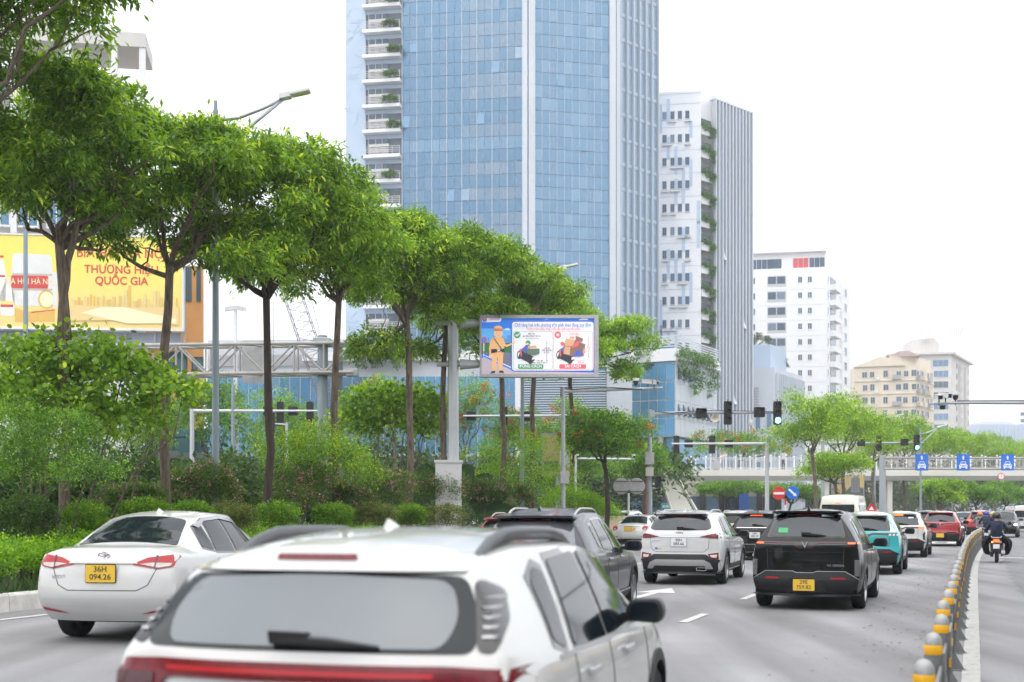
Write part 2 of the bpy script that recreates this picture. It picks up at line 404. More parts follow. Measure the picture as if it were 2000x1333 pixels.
UNITBOX = {}
def unitbox(m, bev=0):
    k = m.name
    if k not in UNITBOX:
        me = bpy.data.meshes.new('unit_panel')
        b = MB().box(-.5, .5, -.5, .5, -.5, .5); me.from_pydata(b.v, [], b.f); me.materials.append(m); UNITBOX[k] = me
    return UNITBOX[k]
def piece(name, W, a0, a1, z0, z1, d0, d1, m, parent, ploc):
    """one pane or panel as an object of its own, sharing mesh data"""
    o = link(name, unitbox(m), parent)
    c = W.P((a0+a1)/2, (z0+z1)/2, (d0+d1)/2) - ploc
    o.location = c; o.rotation_euler = (0, 0, math.atan2(W.u.y, W.u.x)); o.scale = (a1-a0, abs(d1-d0), z1-z0)
    return o
def poly_block(B, pts, z0, z1, m, name='wall', roof=True):
    b = MB(); b.prism([(p[0], p[1]) for p in pts], (0, 0, 0), (1, 0, 0), (0, 1, 0), (0, 0, 1), z0, z1)
    return B.part(b, name, m)
# ---- the glass tower
def P2(px, Y): return (gx(px, Y), Y)
TL, TC, TR = P2(676, 174.1), P2(1031, 170), P2(1200, 172.8)
TE = (TR[0]+.72*9.4, TR[1]+.69*9.4)
TB = B = Building('glass_tower', 'tall blue glass tower with a balcony strip and white pilasters behind the trees', loc=(TC[0], TC[1], 0))
HT = 78.0
poly_block(B, [TL, TC, TR, TE, (TE[0]-6, TE[1]+22), (TL[0]+2, TL[1]+26)], 0, HT, M_cladb, 'core_wall')
WF, WR, WS = Wall(TL, TC), Wall(TC, TR), Wall(TR, TE)
FH = 3.52; Z0 = zz(996, 170) - CH + 1.0
def curtain(W, a0, a1, ncol, zlist, gm, tag_count, depth=.12, skip=None):
    """glass panes between mullions; returns leftover rectangles past the limit"""
    out = []
    for j in range(len(zlist)-1):
        for i in range(ncol):
            x0, x1 = lerp(a0, a1, i/ncol), lerp(a0, a1, (i+1)/ncol)
            out.append((x0+.035, x1-.035, zlist[j]+.035, zlist[j+1]-.035))
    return out
zs = [6 + 1.76*k for k in range(0, 42)]; zs = [z for z in zs if z < HT]
aG0, aG1 = WF.a_at(786), WF.a_at(1021)
bG0, bG1 = WR.a_at(1043.5), WR.a_at(1189)
random.seed(11)
cells = [(WF, c, 0) for c in curtain(WF, aG0, aG1, 16, zs, None, 0)] + [(WR, c, 1) for c in curtain(WR, bG0, bG1, 10, zs, None, 0)]
vis = [c for c in cells if 24 < c[1][2] < 74]; rest = [c for c in cells if not 24 < c[1][2] < 74]
random.shuffle(vis); rest += vis[300:]
pl = B.loc
rr = random.Random(5); band = {round(z, 2): rr.random() for z in zs}
def glass_of(W, x0, z0, k):
    q = band.get(round(z0-.035, 2), .5); f = (x0-aG0)/(aG1-aG0)
    if k: return G_pale
    if q < .08: return G_pale
    if f > .49 and q > .45 and rr.random() < .85: return G_grey
    return G_blue
for W, (x0, x1, z0, z1), k in vis[:300]:
    if random.random() < .035:                                  # a vent sash pushed open
        o = piece('pane', W, x0, x1, z0, z1, .1, .13, glass_of(W, x0, z0, k), B.t, pl); o.rotation_euler.x = R(-7)
    else: piece('pane', W, x0, x1, z0, z1, .05, .10, glass_of(W, x0, z0, k), B.t, pl)
rg = [(W, c, glass_of(W, c[0], c[2], k)) for W, c, k in rest]
for gm in (G_blue, G_grey, G_pale):
    b = MB()
    for W, (x0, x1, z0, z1), g_ in rg:
        if g_ is gm: W.box(b, x0, x1, z0, z1, .05, .10)
    o = B.part(b, 'glazing', gm, fix=False); o['kind'] = 'stuff'
for W, a0, a1, nb in ((WF, aG0, aG1, 8), (WR, bG0, bG1, 10)):
    for i in range(nb+1):
        b = MB(); a = lerp(a0, a1, i/nb); W.box(b, a-(.055 if W is WF else .03), a+(.055 if W is WF else .03), 4, HT, 0, .22 if W is WF else .13)
        B.part(b, 'mullion', mat('mullion_grey', (.42, .48, .55), rough=.5, metal=.2))
for W, a0, a1 in ((WF, aG0, aG1), (WR, bG0, bG1)):             # sash outlines, every second floor row
    b = MB()
    for j in range(0, len(zs)-1, 2):
        for i in ((1, 5, 9, 13) if W is WF else (2, 7)):
            n = 16 if W is WF else 10
            x0, x1 = lerp(a0, a1, i/n)+.1, lerp(a0, a1, (i+1)/n)-.1
            z0, z1 = zs[j]+.1, zs[j+1]-.35
            for r_ in ((x0, x0+.05, z0, z1), (x1-.05, x1, z0, z1), ((x0+x1)/2-.03, (x0+x1)/2+.03, z0, z1), (x0, x1, z0, z0+.05), (x0, x1, z1-.05, z1)): W.box(b, *r_, .1, .125)
    o = B.part(b, 'sash_frame', M_joint, fix=False); o['kind'] = 'stuff'
for W, a0, a1 in ((WF, WF.a_at(1021), WF.L+.02), (WR, WR.a_at(1189), WR.L+.05), (WR, -.02, WR.a_at(1043.5)), (WS, -.05, .7)):
    b = MB(); W.box(b, a0, a1, 0, HT+.6, -.3, .55); B.part(b, 'pilaster', M_clad)
# side face: fins with bands of glass
nf = 7
for i in range(nf):
    a = lerp(1.0, WS.L-.1, i/(nf-1)); b = MB(); WS.box(b, a-.09, a+.09, 2, HT, -.1, .45); B.part(b, 'fin', mat('fin_grey', (.42, .47, .53), rough=.5, var=.06))
    if i < nf-1:
        a2 = lerp(1.0, WS.L-.1, (i+1)/(nf-1))
        for j in range(0, 21):
            z = 5 + j*FH
            b = MB(); piece('pane', WS, a+.15, a2-.15, z+.1, z+FH-.5, .02, .06, G_side, B.t, pl)
        b = MB()
        for j in range(0, 21): WS.box(b, a+.14, a2-.14, 5+j*FH-.45, 5+j*FH+.05, 0, .12)
        o = B.part(b, 'spandrel', mat('spandrel_blue', (.36, .45, .55), rough=.4, var=.08)); o['kind'] = 'stuff'
# end wall with faint relief, balcony strip
b = MB(); WF.box(b, 0, WF.a_at(715), 0, HT, 0, .2); B.part(b, 'end_wall', M_cladb)
rel = MB(); random.seed(4)
for k in range(46):
    z = random.uniform(26, 74); a = random.uniform(.3, 2.4); L = random.uniform(.4, 1.6); an = random.uniform(-.9, 1.2)
    rel.obox(WF.P(a, z, .2), WF.u*math.cos(an)+Vector((0, 0, math.sin(an))), WF.u*-math.sin(an)+Vector((0, 0, math.cos(an))), WF.n, -L/2, L/2, -.13, .13, 0, .03)
o = B.part(rel, 'wall_relief', mat('relief_grey', (.38, .48, .60), rough=.6, var=.1)); o['kind'] = 'stuff'
aB0, aB1 = WF.a_at(714), WF.a_at(785)
M_ac = mat('ac_panel', (.62, .60, .58), rough=.6, var=.08, scale=2)
LV_sh = random.Random(8)
pothos = leafmat('creeper_leaf', (.035, .10, .015), (.12, .26, .05), (.2, .36, .07))
for j in range(20):
    z = 5.0 + j*FH + .55
    b = MB(); WF.box(b, aB0-.15, aB1, z-.28, z+.18, .1, 1.25); B.part(b, 'balcony_slab', M_white)
    b = MB(); WF.box(b, aB0, aB1, z+.18, z+FH-.9, .0, .06); B.part(b, 'balcony_shade_panel', M_shade)
    for i in range(3):                                          # screens of horizontal slats before the plant room, with hopper windows over
        a = aB0 + .55 + i*.98
        b = MB(); WF.box(b, a, a+.86, z+1.95, z+2.62, .1, .2); w_ = B.part(b, 'window', G_dark)
        b = MB(); WF.box(b, a-.06, a+.92, z+1.5, z+1.9, .1, .25); WF.box(b, a-.06, a, z+.2, z+2.7, .1, .24); B.part(b, 'window_frame', M_ac)
        b = MB()
        for q in range(6): WF.box(b, a, a+.86, z+.25+q*.21, z+.35+q*.21, .1, .22)
        o = B.part(b, 'louvre_screen', M_ac); o['kind'] = 'stuff'
    b = MB()
    for q in (.5, .75, 1.0, 1.25): WF.box(b, aB0-.1, aB1, z+q, z+q+.05, 1.12, 1.17)
    for q in range(6): a = lerp(aB0-.1, aB1-.06, q/5); WF.box(b, a, a+.06, z+.18, z+1.3, 1.17, 1.22)
    B.part(b, 'balustrade', M_rail)
    if j in (8, 10, 12, 14, 15, 16, 17, 18, 19):
        c = WF.P(aB1-1.0 + LV_sh.uniform(-.5, .3), z+.7, 1.3); V, T = foliage(90+j, [(c.x, c.y, c.z, .9, .35, .5)], 60, 10, .3, .16, droop=1.2)
        o = link('trailing_plant', npmesh('trailing_plant', V - np.array(pl), 4, T, [pothos]), B.t)
# ---- podium before the tower: louvres
LB = B = Building('louvred_annex', 'low blue annex wrapped in horizontal louvres at the foot of the tower', loc=(gx(1100, 140), 140, 0))
LW = Wall(P2(1012, 141), P2(1200, 140))
poly_block(B, [P2(1012, 141), P2(1200, 140), (gx(1200, 140)+1, 158), (gx(1012, 141), 158)], 0, zz(718, 140), G_deep, 'wall')
for k in range(26):
    z = zz(845, 140) + k*.275; b = MB(); LW.box(b, .4, LW.L-.2, z, z+.12, .25, .5); B.part(b, 'louvre', M_clad)
b = MB(); LW.box(b, -.3, .5, 0, zz(715, 140), -.1, .6); LW.box(b, LW.L-.5, LW.L+.1, 0, zz(715, 140), -.1, .6); B.part(b, 'pier', M_white)
b = MB(); LW.box(b, -.3, LW.L+.2, zz(718, 140), zz(718, 140)+.5, -3, .6); B.part(b, 'parapet', M_clad)
# ---- long low building with roof terrace left of it
B = Building('terrace_building', 'long grey low building with planted roof edge behind the left truss gantry', loc=(gx(700, 150), 150, 0))
W = Wall(P2(405, 152), P2(1015, 150))
poly_block(B, [P2(405, 152), P2(1015, 150), (gx(1015, 150), 166), (gx(405, 152), 166)], 0, zz(690, 150), M_clad, 'wall')
poly_block(B, [P2(405, 154), P2(690, 153), (gx(690, 153), 166), (gx(405, 154), 166)], zz(690, 150), zz(656, 150), mat('metal_cladding', (.50, .55, .60), rough=.5, var=.08), 'upper_wall')
b = MB(); W.box(b, 12, W.L+.3, zz(690, 150)-.9, zz(690, 150)+.25, -.2, .7); B.part(b, 'parapet', M_white)
for i in range(30):
    a = W.L*i/30
    for z0, z1 in ((1, 4), (4.6, 8.2), (8.6, zz(735, 150))):
        piece('pane', W, a+.06, a+W.L/30-.06, z0, z1, 0, .08, G_deep if z1 > 8.3 else G_dark, B.t, B.loc)
for i in range(18):
    b = MB(); W.box(b, 0, 17, zz(712, 150)+i*.16, zz(712, 150)+i*.16+.07, .3, .4); B.part(b, 'cladding_rib', M_alu)
V, T = foliage(31, [(gx(px, 149), 149, zz(693, 149)+random.uniform(-.3, .1), 1.6, .5, .7) for px in range(690, 800, 18)] + [(gx(px, 149), 149, zz(712, 149), .5, .3, 1.2) for px in (705, 735, 772)], 420, 14, .3, .16, droop=1.1)
link('trailing_plant', npmesh('trailing_plant', V - np.array(B.loc), 4, T, [pothos]), B.t)
# ---- second tower: white window wall, planted terraces, finned side
A0, A1 = P2(1262, 186.4), P2(1369, 185); C0 = P2(1394, 187.5); C1 = (C0[0]+.72*9.75, C0[1]+.69*9.75)
B = Building('white_tower', 'white office tower with small square windows, green terraces and a finned grey side', loc=(A1[0], A1[1], 0))
H2 = zz(184, 186)
poly_block(B, [A0, A1, (A1[0]+.6, A1[1]+3.5), (C0[0], C0[1]+1.5), C0, C1, (C1[0]-4, C1[1]+18), (A0[0], A0[1]+16)], 0, H2, M_white, 'wall')
W, W2 = Wall(A0, A1), Wall(C0, C1)
b = MB(); W.box(b, -.1, W.L, H2-.1, H2+.25, -.8, .08); W2.box(b, -.2, W2.L+.1, H2-.35, H2+.2, -.8, .4); B.part(b, 'parapet', M_white)
random.seed(21)
FH2 = 3.5; wx = [W.a_at(p) for p in (1294, 1309.5, 1324, 1338.5)]
for j in range(17):
    z = H2 - 3.4 - j*FH2
    if z < 3: break
    for a in wx:
        piece('window', W, a, a+.55*186/170, z-.55, z+.65, .02, .06, G_dark, B.t, B.loc)
        b = MB(); W.box(b, a-.06, a+.68, z-.66, z-.55, .0, .14); B.part(b, 'sill', M_clad)
    if j % 1 == 0:
        for a in random.sample(wx, 2):
            b = MB(); W.box(b, a-.1, a+.85+.6*(random.random() < .5), z-1.05, z-.8, .05, .4); B.part(b, 'awning', M_ac)
    b = MB(); W.box(b, 0, W.L, z+1.72, z+1.76, 0, .03); B.part(b, 'wall_joint', M_joint)
for k in range(34):                                             # slim blue-grey cladding strips
    a = random.choice([W.a_at(p) for p in (1287, 1302, 1317, 1331.5, 1346, 1361)]); z = random.uniform(20, H2-4)
    b = MB(); W.box(b, a, a+.5, z, z+random.uniform(1.8, 4.6), .005, .02+.002*(k % 9)); B.part(b, 'cladding_strip', M_cladb)
for j in range(16):                                             # planted terraces in the notch
    z = H2 - 6.2 - j*FH2
    if z < 14: break
    a0 = Vector((A1[0]+.1, A1[1]+.4, 0)); c0 = Vector((C0[0]-.05, C0[1]+.1, 0)); Wn = Wall(a0, c0)
    b = MB(); Wn.box(b, 0, Wn.L, z, z+1.15, -.1, .1); B.part(b, 'terrace_parapet', M_white)
    b = MB(); Wn.box(b, 0, Wn.L, z+1.15, z+2.6, -.45, -.4); B.part(b, 'terrace_shade_strip', M_shade)
    if j < 12:
        lob = [(*Wn.P(Wn.L*q, z+1.2-.5*q, .25), .5, .35, .65) for q in (.15, .45, .8)] + [(*Wn.P(Wn.L*.75, z-.1, .3), .35, .3, 1.0)]
        V, T = foliage(200+j, lob, 90, 12, .26, .13, droop=1.3)
        link('trailing_plant', npmesh('trailing_plant', V - np.array(B.loc), 4, T, [pothos]), B.t)
for i in range(12):
    a = lerp(.1, W2.L-.15, i/11); b = MB(); W2.box(b, a-.13, a+.13, 0, H2-.2, 0, .45); B.part(b, 'fin', M_clad)
for i in range(11):
    a = lerp(.1, W2.L-.15, i/11); a2 = lerp(.1, W2.L-.15, (i+1)/11)
    b = MB(); W2.box(b, a+.13, a2-.13, 0, H2-.5, .01, .05); B.part(b, 'glazing', G_pale)
for i, z in ((2, 40), (8, 30), (5, 18)):
    b = MB(); a = lerp(.1, W2.L-.15, i/11)+.2; b.prism([(0, 0), (.55, .0), (0, 1.5)], W2.P(a, z, .05), W2.n, (0, 0, 1), W2.u, 0, .6); B.part(b, 'open_sash', M_alu)
# ---- panelled podium block with hanging creeper
K0, K1 = P2(1318, 128), (gx(1318, 128)+.472*13.2, 128+.8816*13.2); KL = (gx(1318, 128)-.88*4.8, 128+.47*4.8)
B = Building('podium_block', 'raised pale panelled podium block with tilted windows and a hanging green roof edge', loc=(K0[0], K0[1], 0))
zt, zb = zz(683, 128), zz(852, 128)
poly_block(B, [KL, K0, K1, (K1[0]-7, K1[1]+5), (KL[0]-2, KL[1]+9)], zb, zt, M_clad, 'wall')
poly_block(B, [(KL[0]+.6, KL[1]+1.6), (K0[0], K0[1]+1.8), (K1[0]-.8, K1[1]-.2), (K1[0]-6, K1[1]+4), (KL[0]-1.6, KL[1]+8)], 0, zb, G_deep, 'ground_storey')
W, W2 = Wall(KL, K0), Wall(K0, K1)
for j in range(5):
    for i in range(5):
        piece('pane', W, W.L*i/5+.04, W.L*(i+1)/5-.04, zb+1.9*j+.05, zb+1.9*j+1.84, .02, .08, G_deep, B.t, B.loc)
for j in range(5):
    for i in range(9):
        z = zb + j*1.84
        piece('panel', W2, W2.L*i/9+.015, W2.L*(i+1)/9-.015, z+.02, z+1.82, .02, .07, M_clad, B.t, B.loc)
for j, z in ((0, zb+2.2), (1, zb+6.0)):
    for i in range(9):
        if j == 1 and i > 2: continue
        a = W2.L*(i+.5)/9; b = MB()
        b.prism([(0, 0), (.5, 0), (0, 1.25)], W2.P(a, z, .08), W2.n, (0, 0, 1), W2.u, 0, .55); B.part(b, 'open_sash', G_dark)
b = MB(); W.box(b, -.2, W.L+.3, zt-1.2, zt+.1, 0, .45); W2.box(b, 0, W2.L+.3, zt-1.0, zt+.1, -.3, .45); B.part(b, 'parapet', M_white)
for k in range(5):
    b = MB(); W.box(b, -.2, W.L+.3, zt+.3+k*.26, zt+.42+k*.26, .1, .2); W2.box(b, 0, W2.L+.3, zt+.3+k*.26, zt+.42+k*.26, .1, .2); B.part(b, 'roof_louvre', M_clad)
for i in range(4):
    a = W2.L*(i+.3)/4; b = MB(); W2.box(b, a, a+.5, 0, zb, -2.3, -1.8); B.part(b, 'column', M_white)
lob = [(*W2.P(W2.L*q/14, zt-.5-.3*random.random(), .55), .55, .4, .9) for q in range(12)] + [(*W2.P(W2.L*q, zt-2.0-h, .5), .28, .25, 1.3+h) for q, h in ((.05, .3), (.17, .5), (.33, 1.4), (.42, 1.9), (.6, .8), (.77, 1.4), (.9, .5))] + [(*W.P(W.L*.35, zt-.5, .5), 1.0, .3, .8), (*W.P(W.L*.4, zt-1.6, .45), .4, .2, .9)]
V, T = foliage(61, lob, 560, 12, .22, .1, droop=1.6)
link('trailing_plant', npmesh('trailing_plant', V - np.array(B.loc), 4, T, [pothos]), B.t)
# ---- grey stepped building right of the finned tower
S0, S1 = P2(1462, 205), P2(1512, 204); S2 = (S1[0]+.5*16, S1[1]+.86*16)
B = Building('stepped_building', 'pale blue stepped block with roof shrubs and vertical fins beside the white apartments', loc=(S1[0], S1[1], 0))
poly_block(B, [S0, S1, S2, (S2[0]-6, S2[1]+6), (S0[0], S0[1]+16)], 0, zz(718, 204), M_clad, 'wall')
poly_block(B, [(S0[0], S0[1]+.5), (S1[0]-.5, S1[1]+.6), (S2[0]-4.5, S2[1]-7), (S0[0], S0[1]+14)], zz(718, 204), zz(672, 204), M_cladb, 'upper_wall')
W, W2 = Wall(S0, S1), Wall(S1, S2)
for i in range(14):
    a = lerp(.8, W2.L-.2, i/13); b = MB(); W2.box(b, a-.12, a+.12, 2, zz(728, 204), 0, .45); B.part(b, 'fin', M_clad)
for j in range(4):
    for a in (1.2, 3.0): piece('pane', W, a, a+.7, 3+j*4, 5.6+j*4, .02, .06, G_blue, B.t, B.loc)
for k in range(9):
    b = MB(); W.box(b, .2, 1.7, zz(800, 204)+k*.45, zz(800, 204)+k*.45+.22, .1, .35); B.part(b, 'louvre', M_clad)
M_fl_dark = leafmat('roof_shrub_leaf', (.05, .08, .04), (.12, .17, .08), None)
V, T = foliage(77, [(S0[0]+2.2, S0[1]+2, zz(672, 204)+.8, 1.9, 1.5, 1.3), (S2[0]-6, S2[1]-6, zz(718, 204)+1.3, 2.0, 1.5, 1.2)], 160, 16, .3, .14)
link('roof_shrub', npmesh('roof_shrub', V - np.array(B.loc), 4, T, [M_fl_dark]), B.t)
# ---- generic apartment block with windows built one by one
def window(B, W, a, z, w_, h, gm=None, frame=M_white2, bars=1, d=.1):
    o = piece('window', W, a, a+w_, z, z+h, .01, .05, gm or G_dark, B.t, B.loc)
    b = MB(); e = .09
    for r_ in ((a-e, a, z-e, z+h+e), (a+w_, a+w_+e, z-e, z+h+e), (a, a+w_, z+h, z+h+e), (a-.12, a+w_+.12, z-e-.06, z)): W.box(b, *r_, 0, d)
    for i in range(bars): x = a + w_*(i+1)/(bars+1); W.box(b, x-.035, x+.035, z, z+h, .05, .08)
    B.part(b, 'window_frame', frame)
# white apartments
Q0, Q1 = P2(1455, 255), P2(1614, 252); Q2 = (Q1[0]+.45*24, Q1[1]+.893*24)
B = Building('white_apartments', 'tall white apartment block with stacked side balconies and red blinds on top', loc=(Q1[0], Q1[1], 0))
HQ = zz(522, 252)
poly_block(B, [Q0, Q1, Q2, (Q2[0]-10, Q2[1]+8), (Q0[0], Q0[1]+26)], 0, HQ, M_white2, 'wall')
poly_block(B, [(Q0[0], Q0[1]+1.2), (Q1[0]-.9, Q1[1]+1.2), (Q2[0]-1.8, Q2[1]-2), (Q0[0]+2, Q0[1]+22)], HQ, zz(490, 252), M_white2, 'penthouse_wall')
W, W2 = Wall(Q0, Q1), Wall(Q1, Q2); WP = Wall((Q0[0], Q0[1]+1.2), (Q1[0]-.9, Q1[1]+1.2))
b = MB(); WP.box(b, 0, WP.L+1.2, zz(490, 252), zz(490, 252)+.5, -8, 1.0); B.part(b, 'roof_slab', M_white2)
M_red = mat('red_blind', (.62, .10, .10), rough=.6, var=.1)
for px, n_, m_ in ((1468, 5, G_dark), (1507, 2, G_dark), (1549, 3, M_red), (1581, 3, G_dark)):
    for i in range(n_):
        a = WP.a_at(px + i*10.2); piece('window', WP, a, a+.95, HQ+.25, HQ+2.2, .02, .08, m_, B.t, B.loc)
for j in range(12):
    z = HQ - 3.0 - j*3.2
    if z < 8: break
    for px in (1468, ): window(B, W, W.a_at(px), z, .7, 1.25)
    a = W.a_at(1500); b = MB(); W.box(b, a-.15, a+3.7, z-.75, z+1.6, -.0, .03); B.part(b, 'loggia', mat('loggia_grey', (.52, .53, .54), rough=.8))
    for q in (0, 1): piece('window', W, a+q*1.85, a+q*1.85+1.6, z-.1, z+1.35, .05, .09, G_dark, B.t, B.loc)
    for px in (1559, 1578): window(B, W, W.a_at(px), z, .75, 1.15)
    b = MB(); W.box(b, 0, W.L, z-1.35, z-1.28, 0, .04); B.part(b, 'wall_joint', mat('pale_joint', (.6, .6, .62)))
    a = 1.0; window(B, W2, a, z, .8, 1.3)
    b = MB(); W2.box(b, 3.2, 9.0, z-1.2, z-.05, 0, 1.2); B.part(b, 'balcony', M_white2)
    piece('window', W2, 3.5, 8.7, z-.05, z+1.6, .02, .08, G_dark, B.t, B.loc)
    window(B, W2, 17.5, z-.2, 2.4, 1.6)
    b = MB(); W2.box(b, 13, 13.5, z-1.3, z+2, 0, .6); B.part(b, 'pier', M_white2)
b = MB(); b.tube([(gx(1540, 256), 256, zz(490, 256)), (gx(1540, 256), 256, zz(460, 256))], .05, 5); b.tube([(gx(1572, 256), 256, zz(490, 256)), (gx(1572, 256), 256, zz(448, 256))], .05, 5); B.part(b, 'antenna', M_rail)
# cream apartments
C0_, C1_ = P2(1669, 302), P2(1787, 298); C2_ = (C1_[0]+.6*14, C1_[1]+.8*14)
B = Building('cream_apartments', 'cream weathered apartment block with caged balconies and red tin roof', loc=(C1_[0], C1_[1], 0))
HC = zz(716, 300)
poly_block(B, [C0_, C1_, C2_, (C2_[0]-8, C2_[1]+8), (C0_[0], C0_[1]+18)], 0, HC, M_cream, 'wall')
poly_block(B, [(C1_[0]-5.5, C1_[1]+1), (C1_[0]+1.2, C1_[1]+3), (C2_[0]-1, C2_[1]-.5), (C1_[0]-5, C1_[1]+12)], HC, zz(690, 300)-.9, M_cream, 'stair_tower')
W, W2 = Wall(C0_, C1_), Wall(C1_, C2_)
b = MB(); b.prism([(-.4, 0), (W.L-2.2, 0), (W.L*.52, 2.2), (W.L*.4, 2.3)], W.P(0, HC, 0), W.u, (0, 0, 1), W.n, -9, .5); B.part(b, 'gable_roof', M_cream)
b = MB(); b.prism([(-.3, 0), (7.2, 0), (4.6, 1.3), (2.2, 1.3)], W.P(W.L-6.0, zz(690, 300)-.9, 0), W.u, (0, 0, 1), W.n, -11, -.5); B.part(b, 'tin_roof', mat('tin_roof', (.46, .36, .35), rough=.7, var=.15, scale=.6))
M_cage = mat('cage_grey', (.38, .38, .40), rough=.6, var=.15, scale=2)
random.seed(31)
for j in range(11):
    z = HC - 2.6 - j*3.2
    if z < 6: break
    b = MB(); W.box(b, -.1, W.L+.15, z-1.0, z-.78, 0, .22); W2.box(b, 0, W2.L+.1, z-1.0, z-.78, 0, .22); B.part(b, 'string_course', M_cream)
    for px in (1685, 1700, 1725, 1751, 1765, 1781):
        a = W.a_at(px) + random.uniform(-.1, .1); h = random.choice((1.3, 1.5, 1.5))
        window(B, W, a, z, random.choice((.95, 1.1)), h, G_dark, M_grey)
    for a in (W.a_at(1743), ):
        if random.random() < .75:
            b = MB(); W.box(b, a, a+2.0, z-.7, z+.35, .1, .9)
            for q in range(6): W.box(b, a+q*.38, a+q*.38+.05, z+.35, z+1.5, .8, .88)
            B.part(b, 'balcony_cage', M_cage)
    for a in (1.2, 4.6, 8.6):
        window(B, W2, a, z, 1.5, 1.5, G_dark, M_grey)
        if random.random() < .8:
            b = MB(); W2.box(b, a-.2, a+1.8, z-.75, z+.3, 0, .95)
            for q in range(5): W2.box(b, a+q*.42, a+q*.42+.06, z+.3, z+1.5, .85, .93)
            B.part(b, 'balcony_cage', random.choice((M_cage, M_cream)))
    if random.random() < .7:
        a = random.uniform(1, W.L-2); b = MB(); W.box(b, a, a+.8, z-.65, z-.1, .1, .45); B.part(b, 'ac_unit', M_white)
# grey apartments
D0, D1 = P2(1738, 376), P2(1858, 372); D2 = (D1[0]+.5*30, D1[1]+.86*30)
B = Building('grey_apartments', 'grey white apartment tower with broad eaves and rooftop masts', loc=(D1[0], D1[1], 0))
HD = zz(693, 373)
poly_block(B, [D0, D1, D2, (D2[0]-12, D2[1]+10), (D0[0], D0[1]+28)], 0, HD, M_grey, 'wall')
W, W2 = Wall(D0, D1), Wall(D1, D2)
b = MB(); W.box(b, -1, W.L+1.3, HD, HD+.6, -20, 1.3); W2.box(b, -.5, W2.L+1.3, HD-.3, HD+.3, -6, 1.3); B.part(b, 'eaves', M_grey)
poly_block(B, [(D0[0]+8, D0[1]+3), (D1[0]-4, D1[1]+3), (D1[0]+2, D1[1]+16), (D0[0]+9, D0[1]+16)], HD+.6, HD+5.4, M_grey, 'roof_house')
random.seed(41)
for j in range(15):
    z = HD - 3.6 - j*3.25
    if z < 18: break
    for px, w_ in ((1797, 2.6), (1822, 4.4), (1808, 1.4)):
        a = W.a_at(px); window(B, W, a, z, w_, 1.9 if w_ > 4 else 1.4, random.choice((G_dark, G_blue, G_pale)) if w_ > 4 else G_dark, M_grey, 2)
    for a in (7.5, 14.5, 22.5, 27): window(B, W2, a, z, 1.9, 1.7, G_dark, M_grey)
    b = MB(); W2.box(b, 20.5, 21.2, z-1.6, z+1.7, 0, .8); W2.box(b, 11, 11.6, z-1.6, z+1.7, 0, .8); B.part(b, 'pier', M_grey)
for px, n_ in ((1797, 5), (1856, 7)):
    for k in range(n_):
        x = gx(px + k*4, 376); b = MB(); b.tube([(x, 376, HD+4), (x, 376, HD+8 + 5*random.random())], .12, 5); b.tube([(x-.5, 376, HD+6.5), (x+.5, 376, HD+8.5)], .1, 4); B.part(b, 'mast', M_rail)
# far blue block
B = Building('far_block', 'long hazy blue-grey block far beyond the tree line', loc=(gx(1960, 520), 520, 0))
poly_block(B, [P2(1912, 520), P2(2080, 518), (gx(2080, 518), 560), (gx(1912, 520), 560)], 0, zz(829, 520), M_cladb, 'wall')
poly_block(B, [P2(1922, 526), P2(1978, 526), (gx(1978, 526), 550), (gx(1922, 526), 550)], zz(829, 520), zz(821, 520), M_grey, 'roof_house')
W = Wall(P2(1912, 520), P2(2080, 518))
for i in range(24): b = MB(); W.box(b, i*1.5, i*1.5+.25, 2, zz(832, 520), 0, .4); B.part(b, 'fin', M_clad)
B = Building('far_spire_tower', 'slim pale tower faint at the hazy edge of the skyline', loc=(gx(1995, 600), 600, 0))
poly_block(B, [P2(1991, 600), P2(2010, 600), P2(2010, 612), P2(1991, 612)], 0, zz(800, 600), M_white2, 'wall')
b = MB(); W = Wall(P2(1991, 600), P2(2010, 600))
for k in range(14): W.box(b, .6, 4.2, 6+k*3.2, 7.6+k*3.2, 0, .1)
B.part(b, 'window_band', G_dark)
# ---- left: pale building carrying the beer billboard
E0, E1 = P2(-160, 93), P2(285, 96)
B = Building('billboard_building', 'pale grey building with open roof frame behind the yellow billboard', loc=(E1[0], E1[1], 0))
HE = zz(150, 95)
poly_block(B, [E0, E1, (E1[0]*1.17, E1[1]+16), (E0[0], E0[1]+18)], 0, zz(460, 95), M_white, 'wall')
poly_block(B, [(E0[0], E0[1]+2), (E1[0]-1.5, E1[1]+2), (E1[0]*1.17-1, E1[1]+16), (E0[0], E0[1]+18)], zz(460, 95), HE, M_grey, 'upper_wall')
W = Wall(E0, E1)
zt = zz(85, 95)
b = MB(); W.box(b, -1, W.L, zt, zt+1.1, -5, .2); B.part(b, 'roof_slab', M_grey)
b = MB(); W.box(b, W.L-11.5, W.L-7, zt+.5, zt+2.0, -10, -.5); B.part(b, 'roof_box', M_grey)
for a in (W.L-.5, W.L-2.6, W.L-6, W.L-10):
    b = MB(); W.box(b, a, a+.45, zz(460, 95), zt, -.4, .1); B.part(b, 'pier', M_white)
for j in range(4):
    z = zz(445, 95) + j*3.3
    for i in range(7):
        a = W.L - 15.5 + i*2.05; window(B, W, a, z, 1.3, 1.9, G_blue, M_white2, 1)
